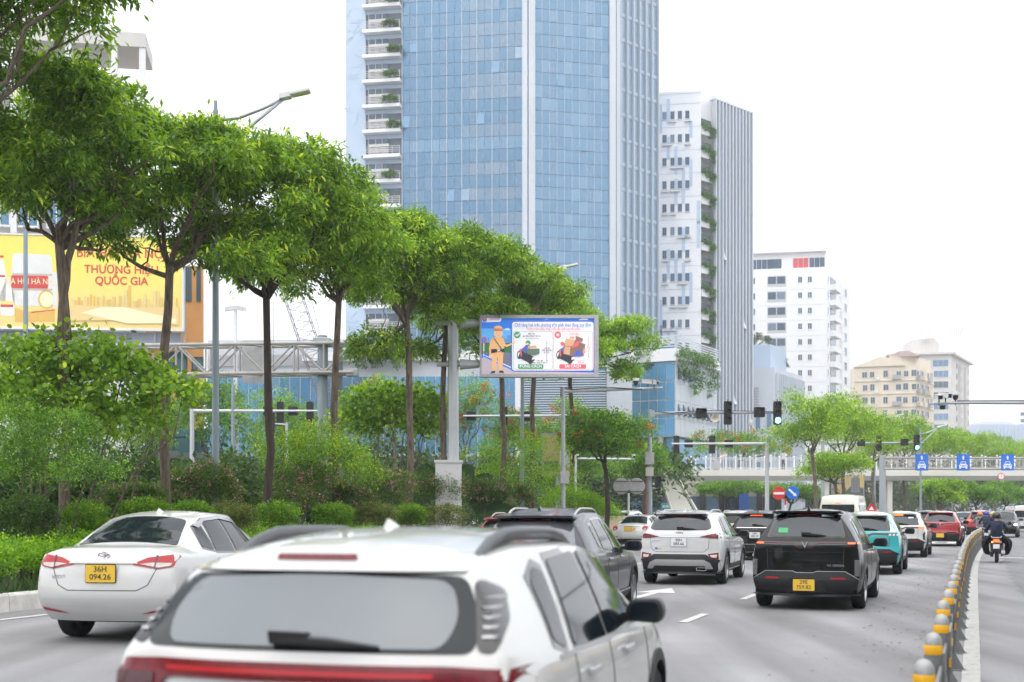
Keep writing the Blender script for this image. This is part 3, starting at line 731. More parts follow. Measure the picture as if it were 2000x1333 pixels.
# orange wing to the right, with dark glass below
O0, O1 = P2(150, 97), P2(398, 98)
B = Building('orange_building', 'orange building with tall window slots and a dark glass ground floor', loc=(O1[0], O1[1], 0))
poly_block(B, [O0, O1, (O1[0]*1.145, O1[1]+14), (O0[0], O0[1]+14)], zz(835, 97), zz(520, 98), M_orange, 'wall')
poly_block(B, [(O0[0]-8, O0[1]+1.4), (O1[0], O1[1]+1.2), (O1[0]*1.13, O1[1]+13), (O0[0]-8, O0[1]+13)], 0, zz(835, 97), G_teal, 'ground_storey')
W = Wall(O0, O1)
for px in (357, 366, 384): 
    a = W.a_at(px); piece('window', W, a, a+.34, zz(590, 98), zz(522, 98), .02, .08, G_dark, B.t, B.loc)
for px, y0, y1 in ((320, 745, 690), (345, 745, 690), (377, 722, 700)):
    a = W.a_at(px); window(B, W, a, zz(y0, 98), .75, zz(y1, 98)-zz(y0, 98), G_teal, mat('dark_frame', (.05, .06, .07), rough=.5))
M_teal = mat('teal_frame', (.10, .26, .25), rough=.5)
for i in range(7):
    for j in range(3):
        a = W.L - 9.8 + i*1.25; z0 = zz(935, 97) + 1.9 + j*1.45; piece('pane', W, a, a+1.15, z0, z0+1.35, .1, .16, G_teal, B.t, B.loc)
b = MB(); W.box(b, -6, W.L+.2, zz(905, 97)+.35, zz(905, 97)+.75, 0, 1.6); B.part(b, 'canopy', mat('canopy_dark', (.06, .06, .065), rough=.6))
b = MB(); W.box(b, W.L-10, W.L, zz(897, 97)+.15, zz(897, 97)+.5, .1, .3); B.part(b, 'transom', M_teal)
for a in (W.L-9, W.L-6, W.L-3.2): b = MB(); W.box(b, a, a+.3, 0, zz(905, 97)+.35, .8, 1.1); B.part(b, 'column', mat('column_grey', (.2, .2, .21)))
# ---- shops and stair hall under the footbridge
B = Building('street_building', 'low building with dark piers and pale shopfronts behind the footbridge stairs', loc=(gx(1350, 122), 122, 0))
W = Wall(P2(1150, 124), P2(1520, 121))
poly_block(B, [P2(1150, 124), P2(1520, 121), (gx(1520, 121), 132), (gx(1150, 124), 132)], 0, zz(925, 122), mat('beige_render', (.45, .42, .38), rough=.85, var=.1), 'wall')
for i in range(10):
    a = .6 + i*1.85; piece('shop_window', W, a, a+1.2, .4, 3.0, .02, .08, G_dark if i % 2 else G_pale, B.t, B.loc)
    b = MB(); W.box(b, a+1.25, a+1.75, 0, 4.2, 0, .35); B.part(b, 'pier', mat('pier_dark', (.07, .06, .06), rough=.6))
M_sgn = mat('shop_sign_teal', (.06, .25, .28), rough=.5)
b = MB(); a = W.a_at(1292); W.box(b, a, a+.85, 1.75, 2.35, .36, .42); o = B.part(b, 'shop_sign', M_sgn)
text('sign_lettering', 'acve', .42, M_white2, B.t, W.P(a+.43, 2.05, .43) - B.loc, (R(90), 0, math.atan2(W.u.y, W.u.x)), bold=.006, squash=.8)
# ---- lattice crane, stadium light
C = thing('lattice_crane', 'dark lattice crane boom leaning behind the left truss gantry', 'crane', (gx(640, 130), 130, 0))
def lattice(b, p0, p1, w0, w1, n, r, side=Vector((1, 0, 0))):
    p0, p1 = Vector(p0), Vector(p1); d = (p1-p0).normalized(); s = (side - d*side.dot(d)).normalized(); q = d.cross(s)
    cor = lambda t, i: p0.lerp(p1, t) + (s*(1 if i in (0, 3) else -1) + q*(1 if i < 2 else -1))*lerp(w0, w1, t)/2
    for i in range(4): b.tube([cor(0, i), cor(1, i)], r, 5)
    for k in range(n):
        for i in range(4): b.tube([cor(k/n, i), cor((k+1)/n, (i+1) % 4)], r*.6, 4); b.tube([cor((k+1)/n, i), cor((k+1)/n, (i+1) % 4)], r*.6, 4)
M_crane = mat('crane_steel', (.20, .19, .21), rough=.6, var=.2)
p0 = at(655, 820, 130); p1 = at(566, 560, 130); cl = Vector(C.location)
b = MB(); lattice(b, p0-cl, p1-cl, 2.0, 1.8, 14, .045); b.build('boom', M_crane, C)
b = MB(); b.tube([at(602, 560, 130)-cl, at(657, 780, 129)-cl], .035, 4); b.tube([at(534, 590, 130)-cl, at(534, 760, 130)-cl], .03, 4); b.build('cable', M_crane, C)
b = MB(); b.cbox((.8, 0, 1.6), (4, 4, 2.6)); b.box(-1.6, 3, -2.2, -1.3, 0, .9); b.box(-1.6, 3, 1.3, 2.2, 0, .9); b.tube([(.8, 0, 2.8), p0-cl], .3, 6); b.build('carrier', M_crane, C, bevel=.05)
C = thing('stadium_light', 'tall floodlight mast with a fan of square lamps above the grey roof', 'floodlight', (gx(460, 125), 125, 0))
M_galv = mat('galvanised_steel', (.42, .44, .46), rough=.5, metal=.5, var=.12, scale=2)
M_galv2 = mat('pale_galvanised', (.52, .54, .56), rough=.5, metal=.35, var=.1, scale=1.5)
h = zz(603, 125); b = MB(); b.tube([(0, 0, 0), (0, 0, h)], [.28, .16], 8); b.build('mast', M_galv2, C, smooth=True)
for i in range(6):
    x = (i-2.5)*.36; b = MB(); b.obox((x, 0, h + .1 - abs(i-2.5)*.06), (1, 0, (-.5 if i > 2 else .5)*.6), (0, 1, 0), (0, 0, 1), -.2, .2, -.15, .15, -.22, .22); b.build('lamp_head', M_white, C)
# ---- beer billboard
BB = thing('beer_billboard', 'big yellow beer billboard with red lettering and keg mounted on the building', 'billboard', (gx(150, 92), 92, 0))
A, Z = P2(-130, 91.5), P2(356, 93.2); W = Wall(A, Z); bl = Vector(BB.location); rz = math.atan2(W.u.y, W.u.x)
z0, z1 = zz(641, 92.4), zz(462, 92.4)
def wpart(b, name, m, parent, l0): o = b.build(name, m, parent); o.matrix_parent_inverse = Matrix.Translation(-l0); return o
def gradmat(name, c1, c2, z0, z1, sc=.2):
    m = mat(name, c1, rough=.5, var=.05, scale=sc); n = m.node_tree.nodes; l = m.node_tree.links
    tc = n.new('ShaderNodeTexCoord'); sp = n.new('ShaderNodeSeparateXYZ'); l.new(tc.outputs['Object'], sp.inputs[0])
    mr = n.new('ShaderNodeMapRange'); mr.inputs[1].default_value = z0; mr.inputs[2].default_value = z1; l.new(sp.outputs[2], mr.inputs[0])
    ns = n.new('ShaderNodeTexNoise'); ns.inputs['Scale'].default_value = .3; l.new(tc.outputs['Object'], ns.inputs[0])
    ad = n.new('ShaderNodeMath'); ad.operation = 'MULTIPLY_ADD'; l.new(ns.outputs[0], ad.inputs[0]); ad.inputs[1].default_value = .5; l.new(mr.outputs[0], ad.inputs[2])
    rp = n.new('ShaderNodeValToRGB'); rp.color_ramp.elements[0].position = .3; rp.color_ramp.elements[0].color = (*c1, 1); rp.color_ramp.elements[1].color = (*c2, 1); rp.color_ramp.elements[1].position = .95
    l.new(ad.outputs[0], rp.inputs[0]); l.new(rp.outputs[0], n['Principled BSDF'].inputs['Base Color']); return m
M_yel = gradmat('billboard_print', (.88, .66, .25), (.86, .74, .14), z0, z1)
b = MB(); W.box(b, 0, W.L, z0, z1, 0, .12); wpart(b, 'printed_sheet', M_yel, BB, bl)
b = MB(); W.box(b, -.1, W.L+.12, z0-.16, z0, -.2, .2); W.box(b, -.1, W.L+.12, z1, z1+.12, -.2, .2); W.box(b, W.L, W.L+.14, z0, z1, -.2, .2); wpart(b, 'frame', M_white, BB, bl)
b = MB(); W.box(b, 0, W.L-.2, z0-1.2, z0-.2, -.8, -.5)
for i in range(9): a = i*2.2+.6; W.box(b, a, a+.12, z0-1.2, z1, -.5, -.25)
wpart(b, 'support_frame', M_joint, BB, bl)
for i in range(7):
    a = 1.5 + i*2.6; b = MB(); W.box(b, a, a+.3, z0-.32, z0-.2, .2, .75); wpart(b, 'floodlight', mat('lamp_black', (.02, .02, .022), rough=.5), BB, bl)
M_rl = mat('billboard_red', (.62, .06, .05), rough=.5); M_pal = mat('billboard_cream', (.88, .80, .52), rough=.5); M_gold = mat('billboard_gold', (.74, .46, .10), rough=.5); M_keg = mat('keg_silver', (.72, .72, .70), rough=.35, metal=.2, var=.08, scale=1.2); M_kegd = mat('keg_shade_print', (.5, .46, .38), rough=.5)
def art(name, polys, parent, l0, W=W, d0=.125):
    """flat print: (colour, outline in metres along wall / height) in layers 4 mm apart"""
    b = MB(); ms = []; L = 0
    for m, p in polys:
        if m not in ms: ms.append(m)
        b.cm = ms.index(m); L += 1
        b.prism(p, W.o + W.n*(d0 + .002*L), W.u, (0, 0, 1), W.n, 0, .003)
    o = b.build(name, ms, parent); o.matrix_parent_inverse = Matrix.Translation(-l0); return o
def btext(s, px, py, size, m, name='lettering', bold=.004, squash=1.0, Wl=W, l0=bl, par=BB, Y=92.5, d=.15):
    a = Wl.a_at(px); z = zz(py, Y)
    return text(name, s, size, m, par, Wl.P(a, z, d) - l0, (R(90), 0, math.atan2(Wl.u.y, Wl.u.x)), bold=bold, squash=squash)
ax = lambda px: W.a_at(px); zy = lambda py: zz(py, 92.5)
btext('BIA HƠI HÀ NỘI', 238, 495, 1.02, M_rl, squash=.9); btext('THƯƠNG HIỆU', 238, 527, .86, M_rl, bold=.012, squash=.92); btext('QUỐC GIA', 238, 549, .86, M_rl, bold=.012, squash=.92)
keg = [(M_keg, fillet([(ax(27), zy(600)), (ax(104), zy(600)), (ax(106), zy(552)), (ax(101), zy(500)), (ax(26), zy(498)), (ax(22), zy(552))], .3)), (M_kegd, rect(ax(25), ax(103), zy(541), zy(537))), (M_kegd, rect(ax(25), ax(103), zy(570), zy(566))),
       (M_rl, fillet(rect(ax(23), ax(95), zy(566), zy(541)), .12))]
art('keg_picture', keg, BB, bl)
btext('BIA HƠI HÀ NỘI', 60, 553, .62, M_pal, squash=.8, bold=.003, d=.16)
M_glassp = mat('print_white', (.82, .80, .74), rough=.5)
art('bottle_picture', [(M_glassp, fillet([(ax(2), zy(620)), (ax(29), zy(620)), (ax(30), zy(580)), (ax(21), zy(557)), (ax(20), zy(545)), (ax(12), zy(545)), (ax(10), zy(557)), (ax(1), zy(580))], .2)), (M_rl, rect(ax(2), ax(27), zy(603), zy(598))), (M_yel, rect(ax(2), ax(27), zy(598), zy(591)))], BB, bl)
art('crate_picture', [(M_gold, [(ax(30), zy(632)), (ax(108), zy(630)), (ax(108), zy(606)), (ax(62), zy(612)), (ax(30), zy(604))]), (M_rl, [(ax(62), zy(614)), (ax(108), zy(608)), (ax(108), zy(606)), (ax(62), zy(611))]), (M_gold, ell(ax(92), zy(587), .62, .72)), (M_pal, ell(ax(92), zy(587), .5, .58)), (M_keg, fillet(rect(ax(104), ax(113), zy(604), zy(534)), .2)), (M_pal, fillet([(ax(113), zy(632)), (ax(135), zy(632)), (ax(133), zy(585)), (ax(115), zy(585))], .1)), (M_rl, ell(ax(134), zy(620), .28, .5))], BB, bl)
random.seed(17); sky_ = []
for k in range(34):
    px = 140 + k*6.2; h = random.uniform(6, 22) + (26 if k in (17, 18) else 0) + (14 if k in (23, 26, 27) else 0)
    sky_.append((random.choice((M_gold, mat('print_tan', (.80, .60, .26), rough=.5), mat('print_ochre', (.72, .50, .16), rough=.5))), rect(ax(px), ax(px+random.uniform(3, 6)), zy(600), zy(598-h))))
sky_ += [(mat('print_tan', (.8, .6, .26)), [(ax(135), zy(628)), (ax(260), zy(625)), (ax(350), zy(634)), (ax(350), zy(598)), (ax(240), zy(600)), (ax(140), zy(597))]), (M_pal, [(ax(200), zy(600)), (ax(245), zy(600)), (ax(345), zy(622)), (ax(345), zy(630)), (ax(250), zy(632)), (ax(160), zy(612))])]
art('city_picture', sky_, BB, bl)
art('red_bottle_picture', [(M_glassp, fillet([(ax(-12), zy(600)), (ax(12), zy(600)), (ax(13), zy(540)), (ax(8), zy(510)), (ax(-8), zy(510)), (ax(-12), zy(540))], .2)), (M_rl, rect(ax(-11), ax(8), zy(507), zy(503))), (M_rl, rect(ax(-11), ax(11), zy(545), zy(541)))], BB, bl)
# ================================================================ TREES AND PLANTS
M_bark = mat('bark', (.055, .04, .03), rough=.95, col2=(.24, .185, .14), scale=5, stretch=(3, 3, .5), bump=.9, bscale=14)
M_bark2 = mat('bark_dark', (.035, .028, .022), rough=.95, col2=(.085, .065, .05), scale=3, stretch=(3, 3, .6), bump=.9, bscale=14)
LF_a = leafmat('broad_leaf', (.045, .115, .012), (.25, .45, .036), (.66, .76, .09))
LF_b = leafmat('fresh_leaf', (.085, .20, .022), (.31, .52, .045), (.60, .72, .09))
LF_c = leafmat('feather_leaf', (.045, .13, .02), (.21, .42, .05), (.44, .60, .08))
LF_d = leafmat('hedge_leaf', (.10, .26, .018), (.30, .54, .035), (.5, .66, .06))
LF_e = leafmat('bush_leaf', (.055, .16, .014), (.21, .40, .03), (.42, .56, .06))
LF_v = leafmat('variegated_leaf', (.06, .10, .02), (.22, .27, .06), (.42, .42, .14))
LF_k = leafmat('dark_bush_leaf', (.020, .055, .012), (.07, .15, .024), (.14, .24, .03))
LF_m = leafmat('myrtle_leaf', (.032, .085, .016), (.13, .25, .038), (.3, .36, .07))
FL_p = leafmat('pink_petal', (.50, .16, .22), (.70, .34, .40), (.75, .5, .52), .2)
FL_o = leafmat('orange_petal', (.60, .05, .012), (.80, .16, .03), (.85, .3, .05), .2)
FL_y = leafmat('yellow_petal', (.6, .40, .02), (.75, .55, .04), None, .2)
def rlobes(seed, c, rx, ry, rz, n, k=(.34, .52), flat=.75):
    g = random.Random(seed); out = []
    for i in range(n):
        a = i*2.399 + g.uniform(-.4, .4); r = math.sqrt((i+.5)/n)*.72; h = g.uniform(-.62, .62)*math.sqrt(max(.05, 1-r*r))
        q = g.uniform(*k)
        out.append((c[0]+rx*r*math.cos(a), c[1]+ry*r*math.sin(a), c[2]+rz*h + rz*.12*(1-r), rx*q, ry*q, rz*q*flat/.6))
    return out
def dome(seed, c, rx, ry, rz, n):
    """umbrella crown: lobes fill a half dome whose rim hangs low and uneven"""
    g = random.Random(seed); out = []
    for i in range(n):
        a = i*2.399 + g.uniform(-.5, .5); r = math.sqrt((i+.5)/n)*g.uniform(.78, 1.02); top = .80*math.sqrt(max(0, 1-r*r)) - .12
        h = g.uniform(-.62 - .22*g.random()*(r > .55), top) if i % 3 else top*g.uniform(.75, 1.05); q = g.uniform(.15, .31)
        out.append((c[0]+rx*r*math.cos(a), c[1]+ry*r*math.sin(a), c[2]+rz*h, rx*q, ry*q, rz*q*.8))
    return out
def trunk_mesh(b, base, top, r0, r1, seed, bend=.15, n=9, seg=7):
    g = random.Random(seed); base, top = Vector(base), Vector(top); pts = []; rad = []
    for i in range(seg+1):
        t = i/seg; p = base.lerp(top, t); f = math.sin(t*math.pi)
        pts.append(p + Vector((g.uniform(-1, 1), g.uniform(-1, 1), 0))*bend*.3 + Vector((bend*f*(1 if seed % 2 else -1), 0, 0)))
        rad.append(lerp(r0, r1, t**.8)*(1.35 if i == 0 else 1)*g.uniform(.94, 1.06))
    b.tube(pts, rad, n); return pts
def limb(b, p, q, r, seed, sag=.1, n=6):
    g = random.Random(seed); p, q = Vector(p), Vector(q); d = q-p; pts = []
    for i in range(6):
        t = i/5; pts.append(p + d*t + Vector((g.uniform(-1, 1), g.uniform(-1, 1), g.uniform(-1, 1)))*d.length*.05*(0 < i) + Vector((0, 0, d.length*sag*math.sin(t*math.pi)*-.5 + .0)))
    b.tube(pts, [lerp(r, r*.22, i/5) for i in range(6)], n)
    return pts
def tree(name, label, base, fork, crown, lobes, ncl, per, L, W, lm, seed, r=.15, group=None, flowers=None, bark=None, limbs=6, droop=.5, spread=.16, second=None, nper=4):
    """base, fork, crown centre: world points. Trunk with limbs into the lobes, crown of single leaves."""
    base = Vector(base); t = thing(name, label, 'tree', base, 0, group)
    b = MB(); f = Vector(fork) - base
    trunk_mesh(b, (0, 0, 0), f, r, r*.72, seed)
    if second:                                                  # forked low: a second stem
        s0, s1 = Vector(second[0])-base, Vector(second[1])-base
        trunk_mesh(b, s0, s1, r*.8, r*.5, seed+1, .1)
    g = random.Random(seed); lo = [Vector(l[:3])-base for l in lobes]
    for i, q in enumerate(g.sample(lo, min(limbs, len(lo)))):
        pts = limb(b, f - Vector((0, 0, .3*g.random())), q, r*.5, seed*10+i)
        for k in (2, 3, 4):
            limb(b, pts[k], pts[k] + (g.choice(lo)-pts[k])*.45, r*.2, seed*40+i*5+k, n=4)
    b.build('trunk', bark or M_bark, t, smooth=True)
    lb = [(l[0]-base.x, l[1]-base.y, l[2]-base.z, *l[3:]) for l in lobes]
    V, T = foliage(seed, lb, ncl, per, L, W, droop=droop, spread=spread, nper=nper)
    link('crown', npmesh('crown', V, nper, T, [lm]), t)
    if flowers:
        fm, n_, sz, k = flowers; V, T = foliage(seed+5, lb, n_, k, sz, sz, droop=.1, spread=.1, inner=.03)
        o = link('blossom', npmesh('blossom', V, 4, T, [fm]), t); o['kind'] = 'stuff'
    return t
# ---- the row of trees along the median: (trunk px, crown px box, fork row, label)
TR_ = [(-150, (-330, 215, -300, 110), 250, 'dark overhanging tree at the top corner above the clipped hedge'),
       (118, (-80, 295, 100, 480), 470, 'twin-stemmed street tree in front of the yellow beer billboard'),
       (332, (195, 560, 200, 575), 520, 'street tree with wide low boughs between the billboard and lamp post'),
       (512, (380, 690, 245, 600), 570, 'street tree with leaning dark trunk right of the tall lamp post'),
       (662, (545, 770, 345, 605), 580, 'street tree whose trunk passes before the gantry post'),
       (793, (675, 905, 400, 650), 625, 'street tree left of the screen mast with a low side bough'),
       (872, (790, 1025, 430, 655), 640, 'street tree just behind the octagonal screen mast'),
       (977, (875, 1120, 480, 700), 700, 'street tree whose trunk drops below the police notice screen'),
       (1045, (950, 1175, 545, 715), 690, 'thin street tree behind the centre of the notice screen'),
       (1112, (1040, 1250, 590, 748), 700, 'last median street tree, right of the notice screen')]
for i, (px, (x0, x1, y0, y1), fy, lab) in enumerate(TR_):
    bs = row(px, -18.2); Y = bs.y; bs.z = BEDZ + .1
    c = at((x0+x1)/2, (y0+y1)/2+4, Y); rx = (x1-x0)/2/F*Y*1.12; rz = (y1-y0)/2/F*Y*1.04
    lo = dome(100+i, c, rx, rx, rz, 44)
    fk = at(px + (8 if i == 3 else 0), fy, Y)
    sec = None
    if i == 1: sec = (at(118, 690, Y), at(150, 440, Y))
    ncl = int(1500*min(1.3, max(.6, rx*rz/4.5)))
    if i == 5: lo += [(*at(740, 680, Y), 1.0, 1.0, .7), (*at(715, 690, Y), .6, .6, .45)]
    if i in (6, 7): lo += [(*at(px-60, 690, Y), .9, .9, .5)]
    tree('street_tree', lab, bs, fk, c, lo, ncl, 15, .19, .062, (LF_b if i in (4, 8, 9) else LF_a), 100+i, r=.135, group='trees along the median', limbs=8, droop=1.1, spread=.13, second=sec, bark=M_bark2 if i in (3,) else M_bark)
# ---- trees beyond: (px, Y, crown top row, crown bottom row, half width px, kind, label)
BG = [(50, 62, 765, 955, 105, 'c', 'dark feathery tree behind the shrubs at the far edge'), (185, 66, 785, 955, 90, 'c', 'dark feathery tree behind the first twin trunk'),
      (285, 70, 770, 930, 75, 'c', 'feathery tree in front of the dark glass shopfront'),
      (425, 66, 745, 940, 85, 'c', 'dark feathery tree behind the tall lamp post'),
      (560, 72, 742, 935, 95, 'c', 'feathery tree under the left truss gantry'),
      (770, 84, 735, 870, 80, 'o', 'flame tree with few orange flowers behind the slim trunks'),
      (905, 86, 742, 900, 80, 'o', 'flame tree with orange flowers behind the screen mast'),
      (1000, 88, 790, 910, 70, 'o', 'flame tree with orange flowers under the notice screen'),
      (1100, 86, 790, 920, 80, 'o', 'flame tree topped with orange flowers left of the camera mast'),
      (1180, 57, 800, 905, 88, 'p', 'flat-topped flame tree with dark trunk beside the traffic signal post'),
      (1262, 80, 868, 950, 50, 'c', 'small feathery tree right of the traffic signal post'),
      (1130, 82, 850, 960, 70, 'c', 'shady tree behind the round sign backs'),
      (1445, 128, 845, 905, 105, 'o', 'flame tree showing orange above the footbridge railing'),
      (1420, 119, 935, 975, 70, 'c', 'spreading tree under the footbridge deck'),
      (1545, 118, 940, 985, 60, 'c', 'leafy tree behind the no entry sign'),
      (1585, 72, 765, 890, 82, 'b', 'bright slim tree in front of the footbridge'),
      (1648, 80, 772, 900, 68, 'b', 'second bright tree behind the far signal arm'),
      (1630, 77, 885, 950, 75, 'b', 'low bright tree above the white van'),
      (1705, 96, 795, 910, 65, 'b', 'mid green tree behind the far signal heads'),
      (1760, 112, 815, 910, 70, 'b', 'tree in front of the cream apartments base'),
      (1822, 128, 838, 905, 75, 'b', 'tree above the first blue lane sign'),
      (1880, 142, 846, 905, 75, 'b', 'tree above the middle blue lane sign'),
      (1940, 156, 852, 910, 75, 'b', 'tree above the last blue lane sign'),
      (2005, 165, 862, 915, 70, 'b', 'tree at the edge beyond the lane gantry'),
      (1838, 108, 940, 992, 42, 'b', 'light green roadside tree beneath the footbridge'),
      (1905, 122, 938, 988, 50, 'c', 'dark roadside tree beneath the height limit sign'),
      (1965, 130, 938, 990, 55, 'c', 'roadside tree under the end of the footbridge')]
for i, (px, Y, y0, y1, hw, kd, lab) in enumerate(BG):
    c = at(px, (y0+y1)/2, Y); rx = hw/F*Y; rz = (y1-y0)/2/F*Y; bs = Vector((gx(px + (8 if kd == 'b' else 0), Y), Y, 0))
    if kd == 'p':
        lo = rlobes(300+i, c, rx, rx, rz, 15, (.3, .46), .45)
    else: lo = rlobes(300+i, c, rx, rx*.8, rz, 11)
    lm = {'c': LF_c, 'o': LF_c, 'b': LF_b, 'p': LF_c}[kd]
    tree('roadside_tree', lab, bs, (c.x, c.y, max(1.5, c.z-rz*.85)), c, lo, int(620*(1.5 if kd == 'p' else 1)), 16, .26 if Y > 100 else .2, .085 if Y > 100 else .065, lm, 300+i, r=.14, group='trees beyond the junction',
         flowers=(FL_o, 24 if kd == 'p' else 60, .16, 9) if kd in 'op' else None, bark=M_bark2 if kd in 'pc' else M_bark, limbs=5, droop=.35 if kd == 'p' else .5, spread=.2)
# far wood behind everything on the right
lo = [(gx(px, Y), Y, random.uniform(1, 9), random.uniform(3, 6), 3, random.uniform(2.5, 5)) for px, Y in ((1560 + 16*k, 240 + 30*random.random()) for k in range(36))]
V, T = foliage(881, lo, 3600, 9, .8, .45, spread=.7)
tag(link('far_treeline', npmesh('far_treeline', V, 4, T, [LF_k])), 'dark unbroken wood closing the road far beyond the footbridge', 'trees', kind='stuff')
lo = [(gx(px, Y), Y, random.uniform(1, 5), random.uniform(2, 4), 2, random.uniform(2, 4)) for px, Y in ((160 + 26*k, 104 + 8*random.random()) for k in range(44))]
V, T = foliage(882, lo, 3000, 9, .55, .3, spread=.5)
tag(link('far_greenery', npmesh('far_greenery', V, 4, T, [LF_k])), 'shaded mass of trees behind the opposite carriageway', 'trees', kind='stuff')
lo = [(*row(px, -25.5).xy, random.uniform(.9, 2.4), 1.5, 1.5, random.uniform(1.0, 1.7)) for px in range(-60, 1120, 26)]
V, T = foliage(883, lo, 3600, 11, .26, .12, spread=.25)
tag(link('median_thicket', npmesh('median_thicket', V, 4, T, [LF_k])), 'shaded thicket along the back edge of the planted median', 'plants', kind='stuff')  # dark leaf colour carries the shadow under the trees
# ---- shrubs: lobes given as (px, py, half width px, half height px) at a depth
def shrub(name, label, Y, lobes, lm, ncl, per, L, W, seed, cat='shrub', group=None, flowers=None, nper=4, stems=True, droop=.3, spread=.1, trunk=None, tilt=.45):
    c0 = at(lobes[0][0], 996, Y); base = Vector((c0.x, Y, BEDZ + .2)); t = thing(name, label, cat, base, 0, group)
    g = random.Random(seed); lb = []
    for (px, py, a, h) in lobes:
        p = at(px, py, Y + g.uniform(-.5, .5)*a/F*Y) - base; lb.append((p.x, p.y, p.z, a/F*Y, a/F*Y*.85, h/F*Y))
    V, T = foliage(seed, lb, ncl, per, L, W, droop=droop, spread=spread, nper=nper, tilt=tilt)
    link('foliage', npmesh('foliage', V, nper, T, [lm]), t)
    if stems:
        b = MB()
        for l in lb:
            p0 = Vector((l[0]*.25, l[1]*.25, 0)); limb(b, p0, Vector(l[:3]), .035 if not trunk else trunk, seed + len(b.v), n=5)
        b.build('stem', M_bark, t, smooth=True)
    if flowers:
        fm, n_, sz, k = flowers; V, T = foliage(seed+5, lb, n_, k, sz, sz, droop=0, spread=.06, inner=.03)
        o = link('blossom', npmesh('blossom', V, 4, T, [fm]), t); o['kind'] = 'stuff'
    return t
Yr = lambda px, T: row(px, T).y
shrub('orchid_tree', 'large-leaved bright shrub in front of the beer billboard', 26.5, [(60, 715, 75, 60), (150, 700, 80, 55), (230, 740, 95, 60), (320, 770, 65, 45), (370, 760, 30, 25), (120, 790, 100, 65), (250, 830, 75, 60), (40, 790, 70, 70)], LF_b, 760, 9, .12, .105, 400, 'tree', nper=6, droop=1.2, spread=.16, trunk=.05, tilt=1.0)
shrub('orchid_tree', 'pale large-leaved small tree left of the screen mast', 46, [(735, 790, 60, 40), (800, 790, 60, 35), (700, 830, 50, 40), (770, 835, 60, 35), (845, 790, 30, 16), (830, 840, 25, 25)], LF_b, 520, 9, .15, .135, 401, 'tree', nper=6, droop=1.0, spread=.16, trunk=.06, tilt=.9)
shrub('feathery_shrub', 'dark feathery shrub by the first twin trunk', 24.0, [(90, 880, 90, 40), (170, 930, 70, 40), (30, 930, 60, 50), (130, 840, 60, 35), (40, 830, 60, 50)], LF_c, 560, 16, .085, .03, 402, droop=.2)
for i, (px, T_, lobes, lab) in enumerate([(590, -18.6, [(560, 890, 50, 40), (620, 870, 60, 40), (660, 900, 60, 45), (590, 930, 50, 35), (700, 930, 45, 35)], 'yellow-green cassia shrub right of the leaning trunk'),
        (1000, -18.2, [(940, 900, 50, 40), (1000, 880, 60, 45), (1060, 900, 60, 50), (1010, 940, 80, 45), (1080, 950, 60, 40), (950, 945, 50, 40)], 'wide yellow-green cassia shrub under the notice screen'),
        (1130, -17.6, [(1110, 980, 50, 28), (1150, 995, 45, 24), (1180, 1005, 30, 18)], 'low cassia shrub at the nose of the median')]):
    shrub('cassia_shrub', lab, Yr(px, T_), lobes, LF_d if i else LF_b, 620, 13, .12, .045, 410+i, group='cassia shrubs', flowers=(FL_y, 40, .07, 4), droop=.3, spread=.14)
MY = [(390, [(360, 955, 35, 40), (410, 945, 40, 42), (440, 970, 30, 30)], 'flowering pink shrub behind the tall lamp post'), (265, [(245, 972, 45, 20), (285, 970, 30, 20)], 'low pink flowering shrub above the white sedan roof'),
      (575, [(545, 955, 35, 40), (600, 950, 45, 45), (570, 980, 50, 30)], 'pink flowering shrub beside the leaning trunk'), (660, [(640, 965, 40, 35), (690, 975, 35, 30)], 'pink flowering shrub below the gantry post'),
      (755, [(730, 960, 35, 40), (775, 955, 40, 40), (750, 985, 45, 25)], 'pink flowering shrub left of the white cabinet'), (850, [(830, 960, 35, 38), (870, 965, 38, 34)], 'pink flowering shrub in front of the white cabinet'),
      (935, [(915, 965, 35, 32), (960, 968, 38, 30)], 'pink flowering shrub right of the white cabinet'), (1010, [(1000, 972, 38, 28)], 'small pink flowering shrub by the thin lamp post')]
for i, (px, lobes, lab) in enumerate(MY):
    shrub('myrtle_shrub', lab, Yr(px, -18.3), lobes, LF_m, 520, 13, .085, .034, 430+i, group='pink flowering shrubs', flowers=(FL_p, 75, .06, 8), droop=.1, spread=.11)
BU = [(48, 1003, 58, 36, LF_k, 'dark rounded bush at the edge above the clipped hedge'), (165, 1012, 42, 30, LF_e, 'rounded green bush right of the first twin trunk'), (278, 995, 45, 18, LF_e, 'rounded green bush above the white sedan roof'),
      (375, 1000, 40, 18, LF_e, 'rounded green bush left of the lamp post foot'), (455, 1003, 42, 20, LF_v, 'yellow variegated bush right of the lamp post foot'), (540, 1000, 40, 17, LF_e, 'rounded green bush at the leaning trunk foot'),
      (650, 1000, 36, 16, LF_e, 'rounded green bush under the pink shrubs'), (730, 1000, 42, 17, LF_v, 'yellow variegated bush in the middle of the bed'), (800, 1000, 30, 14, LF_e, 'small green bush before the white cabinet'), (870, 1002, 38, 17, LF_v, 'dull variegated bush left of the red car')]
for i, (px, py, a, h, lm, lab) in enumerate(BU):
    Y = Yr(px, -16.9); shrub('rounded_bush', lab, Y, [(px, py, a, h), (px-a*.4, py+h*.5, a*.7, h*.9), (px+a*.4, py+h*.5, a*.7, h*.9), (px, py+h*1.6, a, h*1.2)], lm, 520, 13, .06, .03, 450+i, group='rounded bushes of the median', droop=.1, spread=.06)
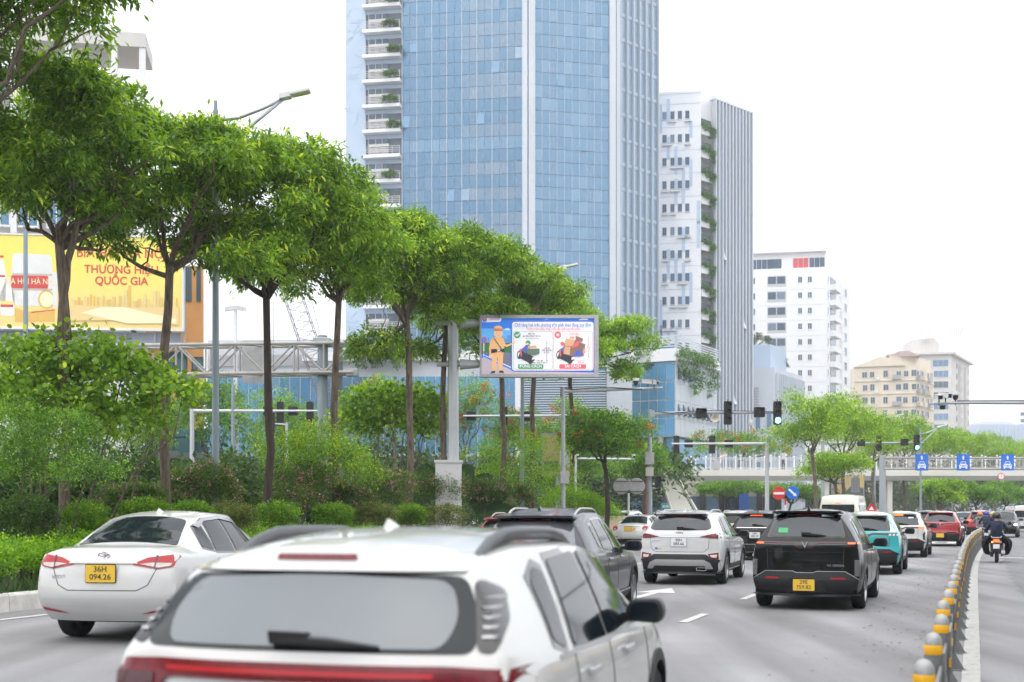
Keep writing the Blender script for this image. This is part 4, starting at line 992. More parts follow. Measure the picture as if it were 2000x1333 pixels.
# clipped hedge along the kerb and strap-leaved border
t = thing('clipped_hedge', 'long clipped bright green hedge along the median kerb', 'hedge', rd(18, -16.6, .24))
l0 = Vector(t.location); lb = []
g = random.Random(9)
for k in range(56):
    s = 6 + k*.5; p = rd(s, -16.35 - .04*max(0, s-20) + g.uniform(-.1, .1), .82 + g.uniform(-.06, .06)) - l0; lb.append((p.x, p.y, p.z, .52, .52, .38))
    p = rd(s, -17.1 - .04*max(0, s-20), .8) - l0; lb.append((p.x, p.y, p.z, .52, .52, .4))
    p = rd(s + .25, -15.95 - .04*max(0, s-20), .72) - l0; lb.append((p.x, p.y, p.z, .42, .42, .44))
V, T = foliage(471, lb, 12000, 11, .065, .036, droop=.1, spread=.07)
link('foliage', npmesh('foliage', V, 4, T, [LF_d]), t)
g = np.random.default_rng(12); n = 7000
s_ = g.uniform(-4, 34, n); t_ = g.uniform(-15.85, -15.05, n) - .045*np.maximum(0, s_-20); P = np.array([rd(a, c, .2) for a, c in zip(s_, t_)])
D = np.stack([g.normal(0, .45, n), g.normal(0, .45, n) - .2, np.full(n, 1.0)], 1); N = unit(np.stack([g.normal(0, 1, n), g.normal(0, 1, n), np.full(n, .4)], 1))
V = leaf_quads(P, unit(D), N, g.uniform(.2, .5, n), g.uniform(.012, .028, n))
tag(link('border_grass', npmesh('border_grass', V, 4, g.random(n), [leafmat('strap_leaf', (.02, .055, .015), (.075, .15, .035), (.14, .22, .05))])), 'dark strap-leaved border grass between the kerb and hedge', 'grass', kind='stuff')
# ground cover on the rest of the bed
n = 9000; s_, t_ = g.uniform(14, 59, n), g.uniform(-25, -17.2, n); P = np.array([rd(a, c, .22) for a, c in zip(s_, t_)])
D = np.stack([g.normal(0, .6, n), g.normal(0, .6, n), np.full(n, .8)], 1); N = unit(g.normal(0, 1, (n, 3)) + [0, 0, 1])
tag(link('ground_cover', npmesh('ground_cover', leaf_quads(P, unit(D), N, g.uniform(.12, .4, n), g.uniform(.05, .12, n)), 4, g.random(n), [LF_k])), 'leafy ground cover filling the planted median', 'plants', kind='stuff')  # same dark leaf, understory shade put into its colour
# traveller's palm behind the mast
PB = Vector((gx(872, 49), 49, BEDZ+.2)); t = thing('fan_palm', 'fan palm with broad torn leaves behind the octagonal mast', 'palm', PB)
b = MB(); b.tube([(0, 0, 0), (0, 0, .9)], [.16, .13], 8); b.build('trunk', M_bark, t, smooth=True)
for k in range(9):
    an = R(-70 + k*17.5); b = MB(); st = Vector((math.sin(an), random.uniform(-.1, .1), math.cos(an))); p = Vector((0, 0, .8)); q = p + st*1.3
    b.tube([p, q], [.05, .03], 5); n_ = Vector((st.z, 0, -st.x)); m0 = None; M_ = 12
    for j in range(M_):
        t0, t1 = j/M_, (j+.93)/M_; w0, w1 = [.42*math.sin(math.pi*(.1 + .86*x))**.6 for x in (t0, t1)]
        c0, c1 = q + st*1.7*t0 + Vector((0, 0, -.35*t0*t0)), q + st*1.7*t1 + Vector((0, 0, -.35*t1*t1)); dp = Vector((0, -.12, -.1))
        for s in (1, -1): b.face([c0, c0 + n_*w0*s + dp, c1 + n_*w1*s + dp + st*.12, c1])
    b.build('leaf', leafmat('palm_leaf', (.04, .10, .03), (.07, .15, .04)), t, fix=False)
# ================================================================ STREET FURNITURE
M_pole = mat('grey_pole_paint', (.36, .40, .43), rough=.5, metal=.2, var=.12, scale=2, stretch=(2, 2, .3))
M_poled = mat('blue_grey_pole', (.25, .30, .34), rough=.5, metal=.2, var=.15, scale=2, stretch=(2, 2, .3))
M_blk = mat('signal_black', (.012, .013, .014), rough=.45, var=.2)
M_blk2 = mat('black_plastic', (.02, .02, .022), rough=.4)
M_lens = mat('lens_dark', (.035, .035, .038), rough=.25)
M_grn = mat('green_signal_lamp', (.1, .9, .7), emit=(.25, 1.0, .78), estr=3.2)
M_redp = mat('sign_red', (.60, .035, .035), rough=.4); M_bluep = mat('sign_blue', (.012, .15, .60), rough=.4); M_wht = mat('sign_white', (.80, .80, .80), rough=.45)
M_camw = mat('camera_white', (.70, .70, .70), rough=.4); M_back = mat('sign_back', (.45, .45, .46), rough=.6, var=.12, scale=6)
def pole(b, x, y, z0, z1, r0, r1=None, n=12): b.tube([(x, y, z0), (x, y, z1)], [r0, r1 or r0], n)
# ---- lamp posts
def lamp_post(label, px, Y, ytop, lamp_dx, r=.09, arms=True, group='street lamp posts'):
    h = zz(ytop, Y); t = thing('lamp_post', label, 'lamp post', (gx(px, Y), Y, 0 if Y > 60 else .2), 0, group)
    b = MB(); pole(b, 0, 0, 0, h, r*1.15, r*.75); b.tube([(0, 0, h), (0, 0, h+.25)], [r*.6, r*.5], 8); b.build('post', M_poled, t, smooth=40)
    if arms:
        d = lamp_dx; b = MB()
        b.tube([(0, 0, h-.25), (d*.35, 0, h-.18), (d*.7, 0, h+.05), (d, 0, h+.3)], .045, 8); b.tube([(0, 0, h-1.0), (d*.3, 0, h-.72), (d*.62, 0, h-.25), (d, 0, h+.28)], .045, 8); b.build('arm', M_galv, t, smooth=True)
        b = MB(); e = (1, 0, .22); u = Vector(e).normalized(); k = 1 if d > 0 else -1; u = Vector((u.x*k, 0, u.z)); v = Vector((0, 1, 0)); n = u.cross(v)*(-k if False else 1)
        if n.z < 0: n = -n
        b.obox((d, 0, h+.28), u, v, n, -.08, .22, -.13, .13, .0, .14); b.obox((d, 0, h+.28), u, v, n, .2, .72, -.15, .15, .04, .12); lh = b.build('lamp_head', M_camw, t, bevel=.015)
        b = MB(); b.obox((d, 0, h+.28), u, v, n, .26, .68, -.12, .12, .025, .04); b.build('diffuser', mat('lamp_diffuser', (.62, .58, .40), rough=.3), lh)
    return t
t = lamp_post('tall grey lamp post standing between the second and third street trees', 421, 31, 232, 1.7)
b = MB(); b.box(-.06, .06, -.125, -.11, .6, 1.1); b.build('service_door', M_galv, t)
text('stencil_mark', 'V\n5', .17, mat('stencil_black', (.02, .02, .02)), t, (.03, -.108, 2.35), ext=.001)
b = MB(); b.box(-.04, .09, -.109, -.106, 2.345, 2.36); b.build('stencil_bar', MATS['stencil_black'], t)
lamp_post('thin lamp post under the right end of the notice screen', 1020, 54, 548, 1.75, .085)
lamp_post('lamp post crossing the beer billboard', 50, 62, 450, 1.5, .14, arms=False)
lamp_post('far lamp post right of the bright trees with a faint lamp', 1708, 96, 822, 1.6, .09)
lamp_post('far lamp post rising beside the first blue lane sign', 1798, 104, 842, 1.5, .09)
lamp_post('far thin lamp post under the footbridge beside the red car', 1860, 128, 900, 1.2, .08, arms=False)
lamp_post('pale lamp post among the trees left of the gantry post', 455, 62, 760, 1.2, .11, arms=False)
# ---- octagonal mast with notice screen
MX = gx(885, 45); t = thing('screen_mast', 'thick octagonal steel mast with stub arms carrying the notice screen', 'mast', (MX, 45, .24))
b = MB(); b.tube([(0, 0, 1.2), (0, 0, zz(612, 45)-.24)], [.22, .19], 8); b.build('column', M_galv2, t)
for py in (632, 712):
    z = zz(py, 45)-.24; b = MB(); b.tube([(-.6, 0, z), (1.1, 0, z)], .09, 10); b.tube([(.25, 0, z), (.95, 0, z)], [.2, .13], 10); b.build('arm', M_galv2, t)
b = MB(); b.box(-.62, .3, -.5, .35, 0, zz(905, 45)-.24); b.box(-.66, .34, -.54, .39, zz(905, 45)-.24, zz(902, 45)-.2); b.build('cabinet', mat('cabinet_white', (.68, .68, .68), rough=.5, var=.05), t)
SY = 44.7; SA, SB = P2(938, SY), P2(1168, SY); W = Wall(SA, SB); sl0 = Vector((SA[0], SY, zz(736, SY)))
SCN = thing('notice_screen', 'lit traffic notice screen with a cartoon officer and two loaded motorbikes', 'screen', sl0)
sz0, sz1 = zz(736, SY), zz(617, SY); SWd = W.L; SH = sz1-sz0
b = MB(); W.box(b, 0, SWd, sz0, sz1, -.45, -.03); o = wpart(b, 'housing', M_galv, SCN, sl0)
b = MB(); W.box(b, -.02, SWd+.02, sz0-.02, sz0+.09, -.03, .05); W.box(b, -.02, SWd+.02, sz1-.1, sz1+.02, -.03, .05); W.box(b, -.02, .05, sz0+.09, sz1-.1, -.03, .05); W.box(b, SWd-.14, SWd+.02, sz0+.09, sz1-.1, -.03, .05); wpart(b, 'frame', M_back, SCN, sl0)
def em(name, c, k=.28): return mat('screen_'+name, c, rough=.5, emit=c, estr=k)
E_blue, E_sky, E_wht, E_nav, E_org, E_skin, E_road, E_pave, E_grn, E_red, E_blk, E_tree = em('blue', (.03, .2, .75)), em('sky', (.12, .42, .85)), em('white', (.74, .74, .78)), em('navy', (.08, .13, .45)), em('orange', (.80, .44, .20)), em('skin', (.8, .48, .32)), em('asphalt', (.16, .17, .24)), em('paving', (.50, .42, .48)), em('green', (.08, .30, .14)), em('red', (.66, .12, .15)), em('black', (.035, .035, .05)), em('tree', (.05, .18, .08))
E_box, E_brn, E_can, E_city, E_shoe, E_hat = em('carton', (.62, .34, .2)), em('brown', (.24, .14, .11)), em('canvas', (.11, .17, .12)), em('city', (.10, .28, .55)), em('shoe', (.03, .04, .03)), em('cap', (.55, .16, .08))
sx = lambda x: SWd*(x-70)/(1900-70); sy = lambda y: sz0 + SH*(1000-y)/(1000-40)     # picture coordinates of the notice
def spoly(*p): return [(sx(a), sy(c)) for a, c in p]
def sart(name, polys, d0=-.03): return art(name, polys, SCN, sl0, W, d0)
sart('picture_background', [(E_blue, spoly((80, 980), (1890, 980), (1890, 60), (80, 60))), (E_sky, spoly((80, 600), (545, 600), (545, 240), (80, 240))), (E_city, spoly((80, 600), (190, 600), (190, 380), (205, 380), (205, 470), (260, 470), (260, 600), (440, 600), (440, 400), (485, 400), (485, 350), (540, 350), (540, 600), (560, 620), (80, 620))),
      (E_tree, spoly((80, 640), (560, 640), (560, 470), (440, 470), (380, 500), (250, 480), (140, 450), (80, 470))), (E_road, spoly((130, 620), (560, 620), (560, 870), (400, 800))), (E_pave, spoly((80, 990), (1890, 990), (1890, 940), (560, 900), (130, 690), (80, 720))), (E_wht, spoly((140, 670), (150, 665), (555, 850), (555, 868)))])
sart('cloud_picture', [(E_wht, spoly((1040, 108), (1150, 108), (1110, 85), (1070, 90))), (E_wht, spoly((1590, 108), (1750, 108), (1740, 84), (1660, 80), (1620, 95))), (E_wht, spoly((440, 265), (530, 265), (510, 235), (470, 240)))])
sart('roadside_sign_picture', [(E_wht, spoly((118, 680), (132, 680), (132, 460), (118, 460))), (E_red, spoly((118, 640), (132, 640), (132, 600), (118, 600))), (E_red, ell(sx(128), sy(425), .12, .12)), (E_blue, ell(sx(128), sy(425), .09, .09)), (E_red, spoly((95, 400), (102, 392), (160, 452), (153, 460)))], -.01)
sart('officer_picture', [(E_org, spoly((255, 905), (300, 905), (340, 680), (355, 905), (410, 905), (432, 610), (248, 610))), (E_org, fillet(spoly((262, 620), (440, 620), (446, 480), (440, 400), (370, 370), (300, 380), (240, 410), (255, 520)), .08)), (E_org, spoly((262, 400), (235, 410), (203, 560), (215, 660), (250, 665), (255, 600))), (E_org, spoly((430, 390), (455, 480), (480, 500), (560, 470), (570, 495), (480, 535), (430, 510))),
      (E_skin, spoly((560, 470), (600, 445), (635, 430), (612, 450), (600, 480), (570, 495))), (E_skin, ell(sx(235), sy(675), .07, .08)), (E_skin, spoly((330, 385), (375, 385), (372, 350), (332, 350))), (E_skin, ell(sx(350), sy(320), .165, .15)), (E_hat, spoly((285, 285), (412, 285), (416, 250), (280, 250))), (E_org, fillet(spoly((272, 262), (418, 262), (412, 215), (350, 195), (290, 210)), .06)), (E_hat, spoly((275, 258), (418, 258), (418, 244), (275, 244))),
      (E_blk, spoly((250, 605), (435, 605), (435, 575), (250, 575))), (E_blk, spoly((240, 635), (330, 615), (325, 565), (240, 570))), (E_blk, spoly((405, 620), (448, 610), (445, 555), (400, 570))), (E_can, spoly((275, 400), (292, 395), (415, 570), (398, 580))), (E_shoe, fillet(spoly((222, 955), (300, 945), (303, 910), (250, 915)), .03)), (E_shoe, fillet(spoly((360, 940), (440, 945), (430, 910), (370, 905)), .03)), (E_wht, spoly((335, 598), (375, 598), (375, 580), (335, 580))), (E_blk, spoly((322, 322), (334, 322), (334, 316), (322, 316))), (E_blk, spoly((366, 322), (378, 322), (378, 316), (366, 316))), (E_hat, spoly((335, 356), (368, 356), (362, 350), (340, 350))), (E_hat, spoly((240, 415), (280, 390), (290, 378), (250, 400))), (E_hat, spoly((400, 380), (440, 395), (440, 384), (410, 372)))], .0)
sart('notice_panel', [(E_nav, fillet(spoly((548, 920), (1845, 920), (1845, 122), (548, 122)), .12)), (E_wht, fillet(spoly((565, 905), (1830, 905), (1830, 137), (565, 137)), .1)), (E_grn, fillet(spoly((583, 888), (1192, 888), (1192, 290), (583, 290)), .06)), (E_wht, fillet(spoly((588, 884), (1188, 884), (1188, 294), (588, 294)), .06)), (E_red, fillet(spoly((1206, 892), (1815, 892), (1815, 288), (1206, 288)), .06)), (E_wht, fillet(spoly((1211, 888), (1810, 888), (1810, 292), (1211, 292)), .06)),
      (E_grn, fillet(spoly((656, 878), (1050, 878), (1050, 806), (656, 806)), .04)), (E_red, fillet(spoly((1298, 878), (1714, 878), (1714, 806), (1298, 806)), .04)), (E_grn, ell(sx(645), sy(345), .12, .12)), (E_red, ell(sx(1275), sy(345), .12, .12)), (E_wht, spoly((615, 345), (628, 335), (640, 352), (672, 320), (682, 332), (641, 372))), (E_wht, spoly((1250, 330), (1260, 320), (1300, 360), (1290, 370))), (E_wht, spoly((1290, 320), (1300, 330), (1260, 370), (1250, 360)))], .0)
def moto_pic(dx, load):
    q = lambda *p: spoly(*[(a+dx, c) for a, c in p])
    L = [(E_blk, ell(sx(672+dx), sy(660), .075, .15)), (E_wht, ell(sx(672+dx), sy(660), .045, .1)), (E_blk, q((660, 700), (850, 795), (920, 740), (900, 690), (790, 620), (700, 560), (690, 600))), (E_blk, ell(sx(850+dx), sy(740), .1, .15)), (E_nav, q((700, 570), (740, 545), (790, 490), (835, 500), (840, 600), (780, 640), (720, 600))), (E_red, q((676, 575), (705, 570), (720, 660), (700, 700))), (E_wht, q((872, 740), (912, 730), (915, 690), (878, 700)))]
    if load:
        L += [(E_red, ell(sx(1345), sy(485), .07, .07)), (E_brn, q((740, 640), (900, 690), (1060, 680), (1090, 500), (940, 430), (760, 480))), (E_box, q((770, 520), (900, 525), (930, 430), (780, 405))), (E_box, q((750, 645), (845, 660), (860, 530), (770, 530))), (E_brn, q((940, 440), (1040, 460), (1055, 405), (940, 360))), (E_box, q((845, 410), (925, 405), (920, 375), (850, 370))), (E_red, q((880, 560), (980, 520), (1010, 440), (960, 450), (890, 510))), (E_nav, q((890, 680), (1010, 690), (1060, 600), (960, 590))), (E_brn, q((1010, 560), (1080, 570), (1090, 490), (1020, 480))), (E_box, q((1045, 640), (1090, 630), (1090, 550), (1060, 560)))]
    else:
        L += [(E_grn, ell(sx(812), sy(470), .09, .09)), (E_skin, ell(sx(800), sy(490), .05, .04)), (E_can, q((785, 570), (990, 560), (990, 640), (920, 670), (800, 650))), (E_box, q((800, 560), (950, 550), (930, 510), (870, 520), (820, 520)))]
    sart('motorbike_picture', L, .03)
moto_pic(0, False); moto_pic(612, True)
def stext(s, x, y, size, m, bold=.004, squash=1.0):
    return text('notice_lettering', s, size, m, SCN, W.P(sx(x), sy(y), .066) - sl0, (R(90), 0, math.atan2(W.u.y, W.u.x)), bold=bold, squash=squash)
stext('Chở hàng hoá trên phương tiện phải theo đúng quy định', 1198, 192, .17, E_nav, .002, .70)
stext('Không vượt chiều rộng, chiều dài, chiều cao cho phép', 1210, 253, .105, E_red, .001, .82)
stext('ĐÚNG CÁCH', 853, 842, .14, E_wht, .003, .95); stext('SAI CÁCH', 1508, 842, .14, E_wht, .003, .95)
for s, x, y, m in (('Mỗi bên\ngiá đèo hàng ≤ 0,3 m', 870, 347, E_blk), ('Cao từ\nmặt đường\n≤ 2 m', 1100, 585, E_blk), ('Sau giá\nđèo hàng ≤ 0,5 m', 1000, 768, E_blk), ('Quá rộng', 1530, 322, E_red), ('Quá\ncao', 1752, 552, E_red), ('Quá sau', 1632, 775, E_red)): stext(s, x, y, .075, m, .001)
sart('dimension_lines', [(m, spoly(*p)) for m, p in ((E_blk, [(1102, 760), (1106, 760), (1106, 455), (1102, 455)]), (E_blk, [(1095, 740), (1113, 740), (1104, 762)]), (E_blk, [(1095, 475), (1113, 475), (1104, 450)]), (E_red, [(1750, 700), (1756, 700), (1756, 590), (1750, 590)]), (E_red, [(1750, 520), (1756, 520), (1756, 385), (1750, 385)]), (E_red, [(1744, 685), (1762, 685), (1753, 705)]), (E_red, [(1744, 405), (1762, 405), (1753, 380)]), (E_red, [(1380, 345), (1670, 345), (1670, 341), (1380, 341)]), (E_red, [(1560, 748), (1690, 748), (1690, 744), (1560, 744)]), (E_blk, [(765, 405), (975, 405), (975, 402), (765, 402)]))], .03)
sart('crest_picture', [(E_wht, fillet(spoly((98, 148), (385, 140), (402, 100), (380, 70), (100, 68)), .06)), (E_nav, ell(sx(138), sy(103), .085, .095)), (E_red, ell(sx(138), sy(95), .045, .05)), (E_blue, spoly((215, 95), (370, 92), (370, 84), (215, 87))), (E_red, spoly((195, 115), (380, 112), (380, 101), (195, 104)))], .03)
# ---- truss gantries
def truss(b, p0, p1, h, d, n, r):
    p0, p1 = Vector(p0), Vector(p1); e = p1-p0; u = e.normalized(); q = Vector((-u.y, u.x, 0))*d; up = Vector((0, 0, h)); cs = (Vector((0, 0, 0)), up, q, up+q)
    for c in cs: b.tube([p0+c, p1+c], r, 8)
    for k in range(n):
        a0, a1 = p0 + e*(k/n), p0 + e*((k+1)/n)
        for o in (Vector((0, 0, 0)), q):
            b.tube([a0+o, a0+o+up], r*.6, 6)
            b.tube([a0+o+(up if k % 2 else Vector()), a1+o+(Vector() if k % 2 else up)], r*.6, 6)
        b.tube([a0, a1+q], r*.5, 5); b.tube([a0+up, a1+q+up], r*.5, 5)
GY = 50; t = thing('truss_gantry', 'rusty grey truss gantry on a thick post spanning the opposite carriageway', 'gantry', (gx(630, GY), GY, .24)); gl = Vector(t.location)
M_trs = mat('truss_grey', (.40, .385, .36), rough=.65, var=.2, scale=3)
b = MB(); pole(b, 0, 0, 0, zz(656, GY)-.24, .24, .2, 12); b.build('post', M_poled, t, smooth=40)
b = MB(); pole(b, .55, .7, 0, zz(664, GY)-.24, .2, .18, 12); b.build('post', M_poled, t, smooth=40)
b = MB(); truss(b, at(-60, 736, GY-.4)-gl, at(690, 727, GY-.4)-gl, 57/F*GY, .9, 13, .07); b.build('truss', M_trs, t, smooth=40)
for py in (668, 728):
    b = MB(); b.cbox((0, 0, zz(py, GY)-.24), (.7, .8, .26)); b.cbox((1.2, .1, zz(py, GY)-.24), (.5, .4, .3)); b.build('clamp', M_galv, t, bevel=.03)
b = MB(); b.box(gx(470, GY)-gl.x, gx(528, GY)-gl.x, .3, .36, zz(747, GY)-.24, zz(664, GY)-.24); b.build('sign_back', M_back, t)
GY = 90; t = thing('lane_sign_gantry', 'grey truss gantry carrying three blue lane signs in front of the footbridge', 'gantry', (gx(1723, GY), GY, 0)); gl = Vector(t.location)
b = MB(); pole(b, 0, 0, 0, zz(889, GY), .24, .2); b.build('post', M_pole, t, smooth=40)
b = MB(); pole(b, .35, .9, 0, zz(893, GY), .2, .18); b.build('post', M_pole, t, smooth=40)
b = MB(); truss(b, at(1727, 916, GY-.2)-gl, at(2080, 917, GY-.2)-gl, 22/F*GY, .9, 13, .055); b.build('truss', M_trs, t, smooth=40)
for px in (1800, 1881, 1967.5):
    x, z = gx(px, GY-.4)-gl.x, zz(904, GY); b = MB(); b.prism(fillet(rect(-.46, .46, -.6, .6), .05), (x, -.4, z), (1, 0, 0), (0, 0, 1), (0, -1, 0), 0, .04); s = b.build('lane_sign', M_bluep, t)
    w_ = MB(); y = -.446
    for P in ([(-.05, .2), (.05, .2), (.05, .36), (.1, .36), (0, .5), (-.1, .36), (-.05, .36)], [(-.3, -.38), (-.3, -.2), (-.22, -.12), (-.16, .06), (.16, .06), (.22, -.12), (.3, -.2), (.3, -.38)], [(-.28, -.47), (-.18, -.47), (-.18, -.38), (-.28, -.38)], [(.18, -.47), (.28, -.47), (.28, -.38), (.18, -.38)]): w_.prism(P, (x, y, z), (1, 0, 0), (0, 0, 1), (0, -1, 0), 0, .006)
    w_.build('lane_symbol', M_wht, s)
    w_ = MB()
    for P in ([(-.14, .02), (-.17, -.1), (.17, -.1), (.14, .02)], [(-.24, -.2), (-.14, -.2), (-.14, -.26), (-.24, -.26)], [(.24, -.2), (.14, -.2), (.14, -.26), (.24, -.26)], [(-.1, -.22), (.1, -.22), (.1, -.3), (-.1, -.3)]): w_.prism(P, (x, y-.006, z), (1, 0, 0), (0, 0, 1), (0, -1, 0), 0, .004)
    w_.build('symbol_cutout', M_bluep, s)
# ---- traffic signals
def head3(t, x, z, y, k, lit=None, back=False):
    b = MB(); b.prism(fillet(rect(-.17*k, .17*k, -.53*k, .53*k), .05*k), (x, y, z), (1, 0, 0), (0, 0, 1), (0, 1, 0), -.11*k, .11*k); b.tube([(x, y, z+.5*k), (x, y, z+.64*k)], .02, 6); b.tube([(x, y, z-.64*k), (x, y, z-.5*k)], .02, 6); h = b.build('signal_head', M_blk, t)
    for i, dz in enumerate((.34, 0, -.34)):
        b = MB(); s = 1 if back else -1
        b.lathe([(.0, s*.115*k), (.135*k, s*.118*k)], 18, (x, y, z+dz*k), 'y'); b.build('lamp_lens', M_grn if lit == i else M_lens, h)
        b = MB(); n = 14
        for q in range(n):
            a0, a1 = R(-20 + 220*q/n), R(-20 + 220*(q+1)/n); rr = .15*k
            p = lambda a, d: (x + rr*math.cos(a), y + s*d*k, z + dz*k + rr*math.sin(a))
            b.face([p(a0, .11), p(a1, .11), p(a1, .27), p(a0, .27)])
        b.build('visor', M_blk2, h, fix=False)
    return h
def counter(t, x, z, y, k, back=False):
    b = MB(); b.prism(fillet(rect(-.24*k, .24*k, -.22*k, .24*k), .04), (x, y, z), (1, 0, 0), (0, 0, 1), (0, 1, 0), -.1, .1); h = b.build('countdown_box', M_blk, t)
    if not back:
        text('digits', '88', .3*k, M_lens, h, (x, y-.102, z), ext=.001)
        b = MB()
        for q in range(8):
            a0, a1 = R(30+90*q/8), R(30+90*(q+1)/8); p = lambda a, d: (x + .26*math.cos(a), y-d, z-.03+.26*math.sin(a)); b.face([p(a0, .1), p(a1, .1), p(a1, .3), p(a0, .3)])
        b.build('visor', M_blk2, h, fix=False)
def speaker(t, x, z, y):
    b = MB(); b.lathe([(.03, .1), (.05, .0), (.09, -.1), (.19, -.2), (.2, -.21), (.17, -.2), (.05, -.05), (0, -.05)], 18, (x, y, z), 'y'); b.tube([(x, y, z), (x, y, z+.2)], .02, 6); b.build('horn_speaker', mat('horn_cream', (.58, .52, .42), rough=.5), t, smooth=40)
YS = 58; t = thing('signal_mast', 'traffic signal mast with cabinets, long arm and green light lit', 'traffic light', (gx(1269, YS), YS, 0)); k = 1.03; zA = zz(805, YS); X = lambda px: gx(px, YS) - gx(1269, YS)
b = MB(); pole(b, 0, 0, 0, zA+.12, .13, .1); b.build('post', M_pole, t, smooth=40)
b = MB(); b.tube([(0, 0, zA-.12), (1.5, 0, zA-.04), (X(1532), 0, zA-.04)], [.1, .08, .045], 10); b.cbox((.12, 0, zA-.1), (.2, .3, .34)); b.build('arm', M_pole, t, smooth=40)
b = MB(); b.tube([(.15, -.1, zA+.02), (1.0, -.1, zA-.06), (2.4, -.09, zA+.05), (3.6, -.06, zA+.06), (5.2, -.06, zA+.02), (6, -.06, zA)], .018, 5); b.build('cable', M_blk2, t)
counter(t, X(1368), zz(809, YS), -.25, k); head3(t, X(1419.5), zz(808, YS), -.25, k); counter(t, X(1481), zz(807, YS), -.25, k); head3(t, X(1516), zz(808, YS), -.25, k, lit=2); speaker(t, X(1394.5), zz(818, YS), -.1)
b = MB(); b.tube([(X(1466), 0, zA), (X(1466), -.05, zz(818, YS))], .03, 6); b.lathe([(0, .16), (.1, .15), (.12, .03), (.12, -.04), (.09, -.12), (0, -.16)], 14, (X(1466), -.05, zz(826, YS))); b.build('dome_camera', M_camw, t, smooth=40)
for py, hh, ww, m in ((896, 24, 17, M_back), (922, 17, 15, mat('cabinet_cream', (.55, .53, .47), rough=.6, var=.1))):
    b = MB(); b.cbox((-.03, -.15, zz(py, YS)), (ww/F*YS, .28, hh/F*YS)); b.build('control_box', m, t, bevel=.015)
b = MB(); b.tube([(-.17, -.08, 0), (-.17, -.08, zz(935, YS))], .03, 6); b.build('conduit', mat('red_conduit', (.35, .10, .08), rough=.6), t)
b = MB(); b.prism([(-.12, -.22), (.12, -.22), (.16, .22), (-.12, .26)], (.36, -.05, zz(941, YS)), (1, 0, 0), (0, 0, 1), (0, 1, 0), -.15, .15); b.box(.1, .3, -.08, 0, zz(952, YS), zz(950, YS)); b.box(.1, .3, -.08, 0, zz(935, YS), zz(933, YS)); b.box(.42, .72, -.2, .1, zz(941, YS), zz(937, YS)); b.build('side_signal', M_blk, t)
YS = 86; t = thing('signal_mast', 'smaller far traffic signal mast with green light above the van', 'traffic light', (gx(1607, YS), YS, 0)); zA = zz(865, YS); X = lambda px: gx(px, YS) - gx(1607, YS); k = 1.03
b = MB(); pole(b, 0, 0, 0, zA+.12, .15, .12); b.build('post', M_pole, t, smooth=40)
b = MB(); b.tube([(0, 0, zA-.05), (X(1805), 0, zA)], [.1, .05], 8); b.build('arm', M_pole, t, smooth=40)
counter(t, X(1680), zz(866, YS), -.25, k); head3(t, X(1714), zz(866, YS), -.25, k); counter(t, X(1764), zz(865, YS), -.25, k); head3(t, X(1788), zz(865, YS), -.25, k, lit=2)
def back_mast(label, px, Y, yarm, x_end, heads, boxes, hgt=None, kk=1.0, spk=()):
    t = thing('signal_mast', label, 'traffic light', (gx(px, Y), Y, 0)); zA = zz(yarm, Y); X = lambda q: gx(q, Y) - gx(px, Y)
    b = MB(); pole(b, 0, 0, 0, zA+.1, .14, .11); b.build('post', M_galv2, t, smooth=40)
    b = MB(); b.tube([(0, 0, zA), (X(x_end), 0, zA)], [.09, .05], 8); b.build('arm', M_galv2, t, smooth=40)
    for q in heads: head3(t, X(q), zA-.05, .25, kk, back=True)
    for q in boxes: counter(t, X(q), zA, .25, kk, back=True)
    for q in spk: speaker(t, X(q), zA-.6, .1)
back_mast('signal mast seen from behind, right of the panelled podium', 1498, 74, 867, 1312, (1322, 1392), (1346, 1425), spk=(1411,))
back_mast('signal mast seen from behind under the truss gantry', 375, 62, 803, 628, (546, 604), (522, 571))
back_mast('signal mast seen from behind below the notice screen', 1117, 64, 813, 905, (985,), (920, 1028))
t = thing('small_signal', 'small tilted traffic signal head on a short pole behind the leaning trunk', 'traffic light', (gx(560, 60), 60, .2)); z = zz(838, 60)
b = MB(); pole(b, 0, 0, 0, z+.1, .07); b.tube([(0, 0, z), (-.6, 0, z+.05)], .04, 6); b.build('post', M_galv2, t, smooth=40); head3(t, -.75, z+.1, 0, .95, back=True)
# ---- camera masts
def camera(t, x, y, z, yaw, kind='box', s=1.0):
    c = Vector((x, y, z))
    if kind == 'box':
        u = Vector((math.cos(yaw), math.sin(yaw), -.12)); v = Vector((-math.sin(yaw), math.cos(yaw), 0)); n = u.cross(v)
        b = MB(); b.obox(c, u, v, n, -.28*s, .2*s, -.09*s, .09*s, -.07*s, .09*s); b.obox(c, u, v, n, -.3*s, .3*s, -.11*s, .11*s, .09*s, .12*s); o = b.build('camera_body', M_camw, t)
        b = MB(); b.obox(c, u, v, n, .2*s, .23*s, -.08*s, .08*s, -.06*s, .08*s); b.tube([c - n*.07*s, c - Vector((0, 0, .3*s))], .025*s, 6); b.build('camera_lens', M_blk2, t)
    else:
        b = MB(); b.lathe([(0, .2*s), (.13*s, .18*s), (.13*s, .08*s), (.1*s, .06*s)], 14, c); b.build('camera_hood', M_camw, t, smooth=40)
        b = MB(); b.lathe([(.1*s, .07*s), (.1*s, -.02*s), (.06*s, -.1*s), (0, -.12*s)], 14, c); b.tube([c, c - Vector((0, 0, .3*s))], .02*s, 6); b.build('camera_dome', M_blk2, t, smooth=40)
YC = 50; t = thing('camera_mast', 'thin camera mast with box cameras left of the traffic signal', 'camera mast', (gx(1100, YC), YC, .2)); cl = Vector(t.location)
b = MB(); pole(b, 0, 0, 0, zz(756, YC)-.2, .09, .075); b.build('post', M_galv, t, smooth=40)
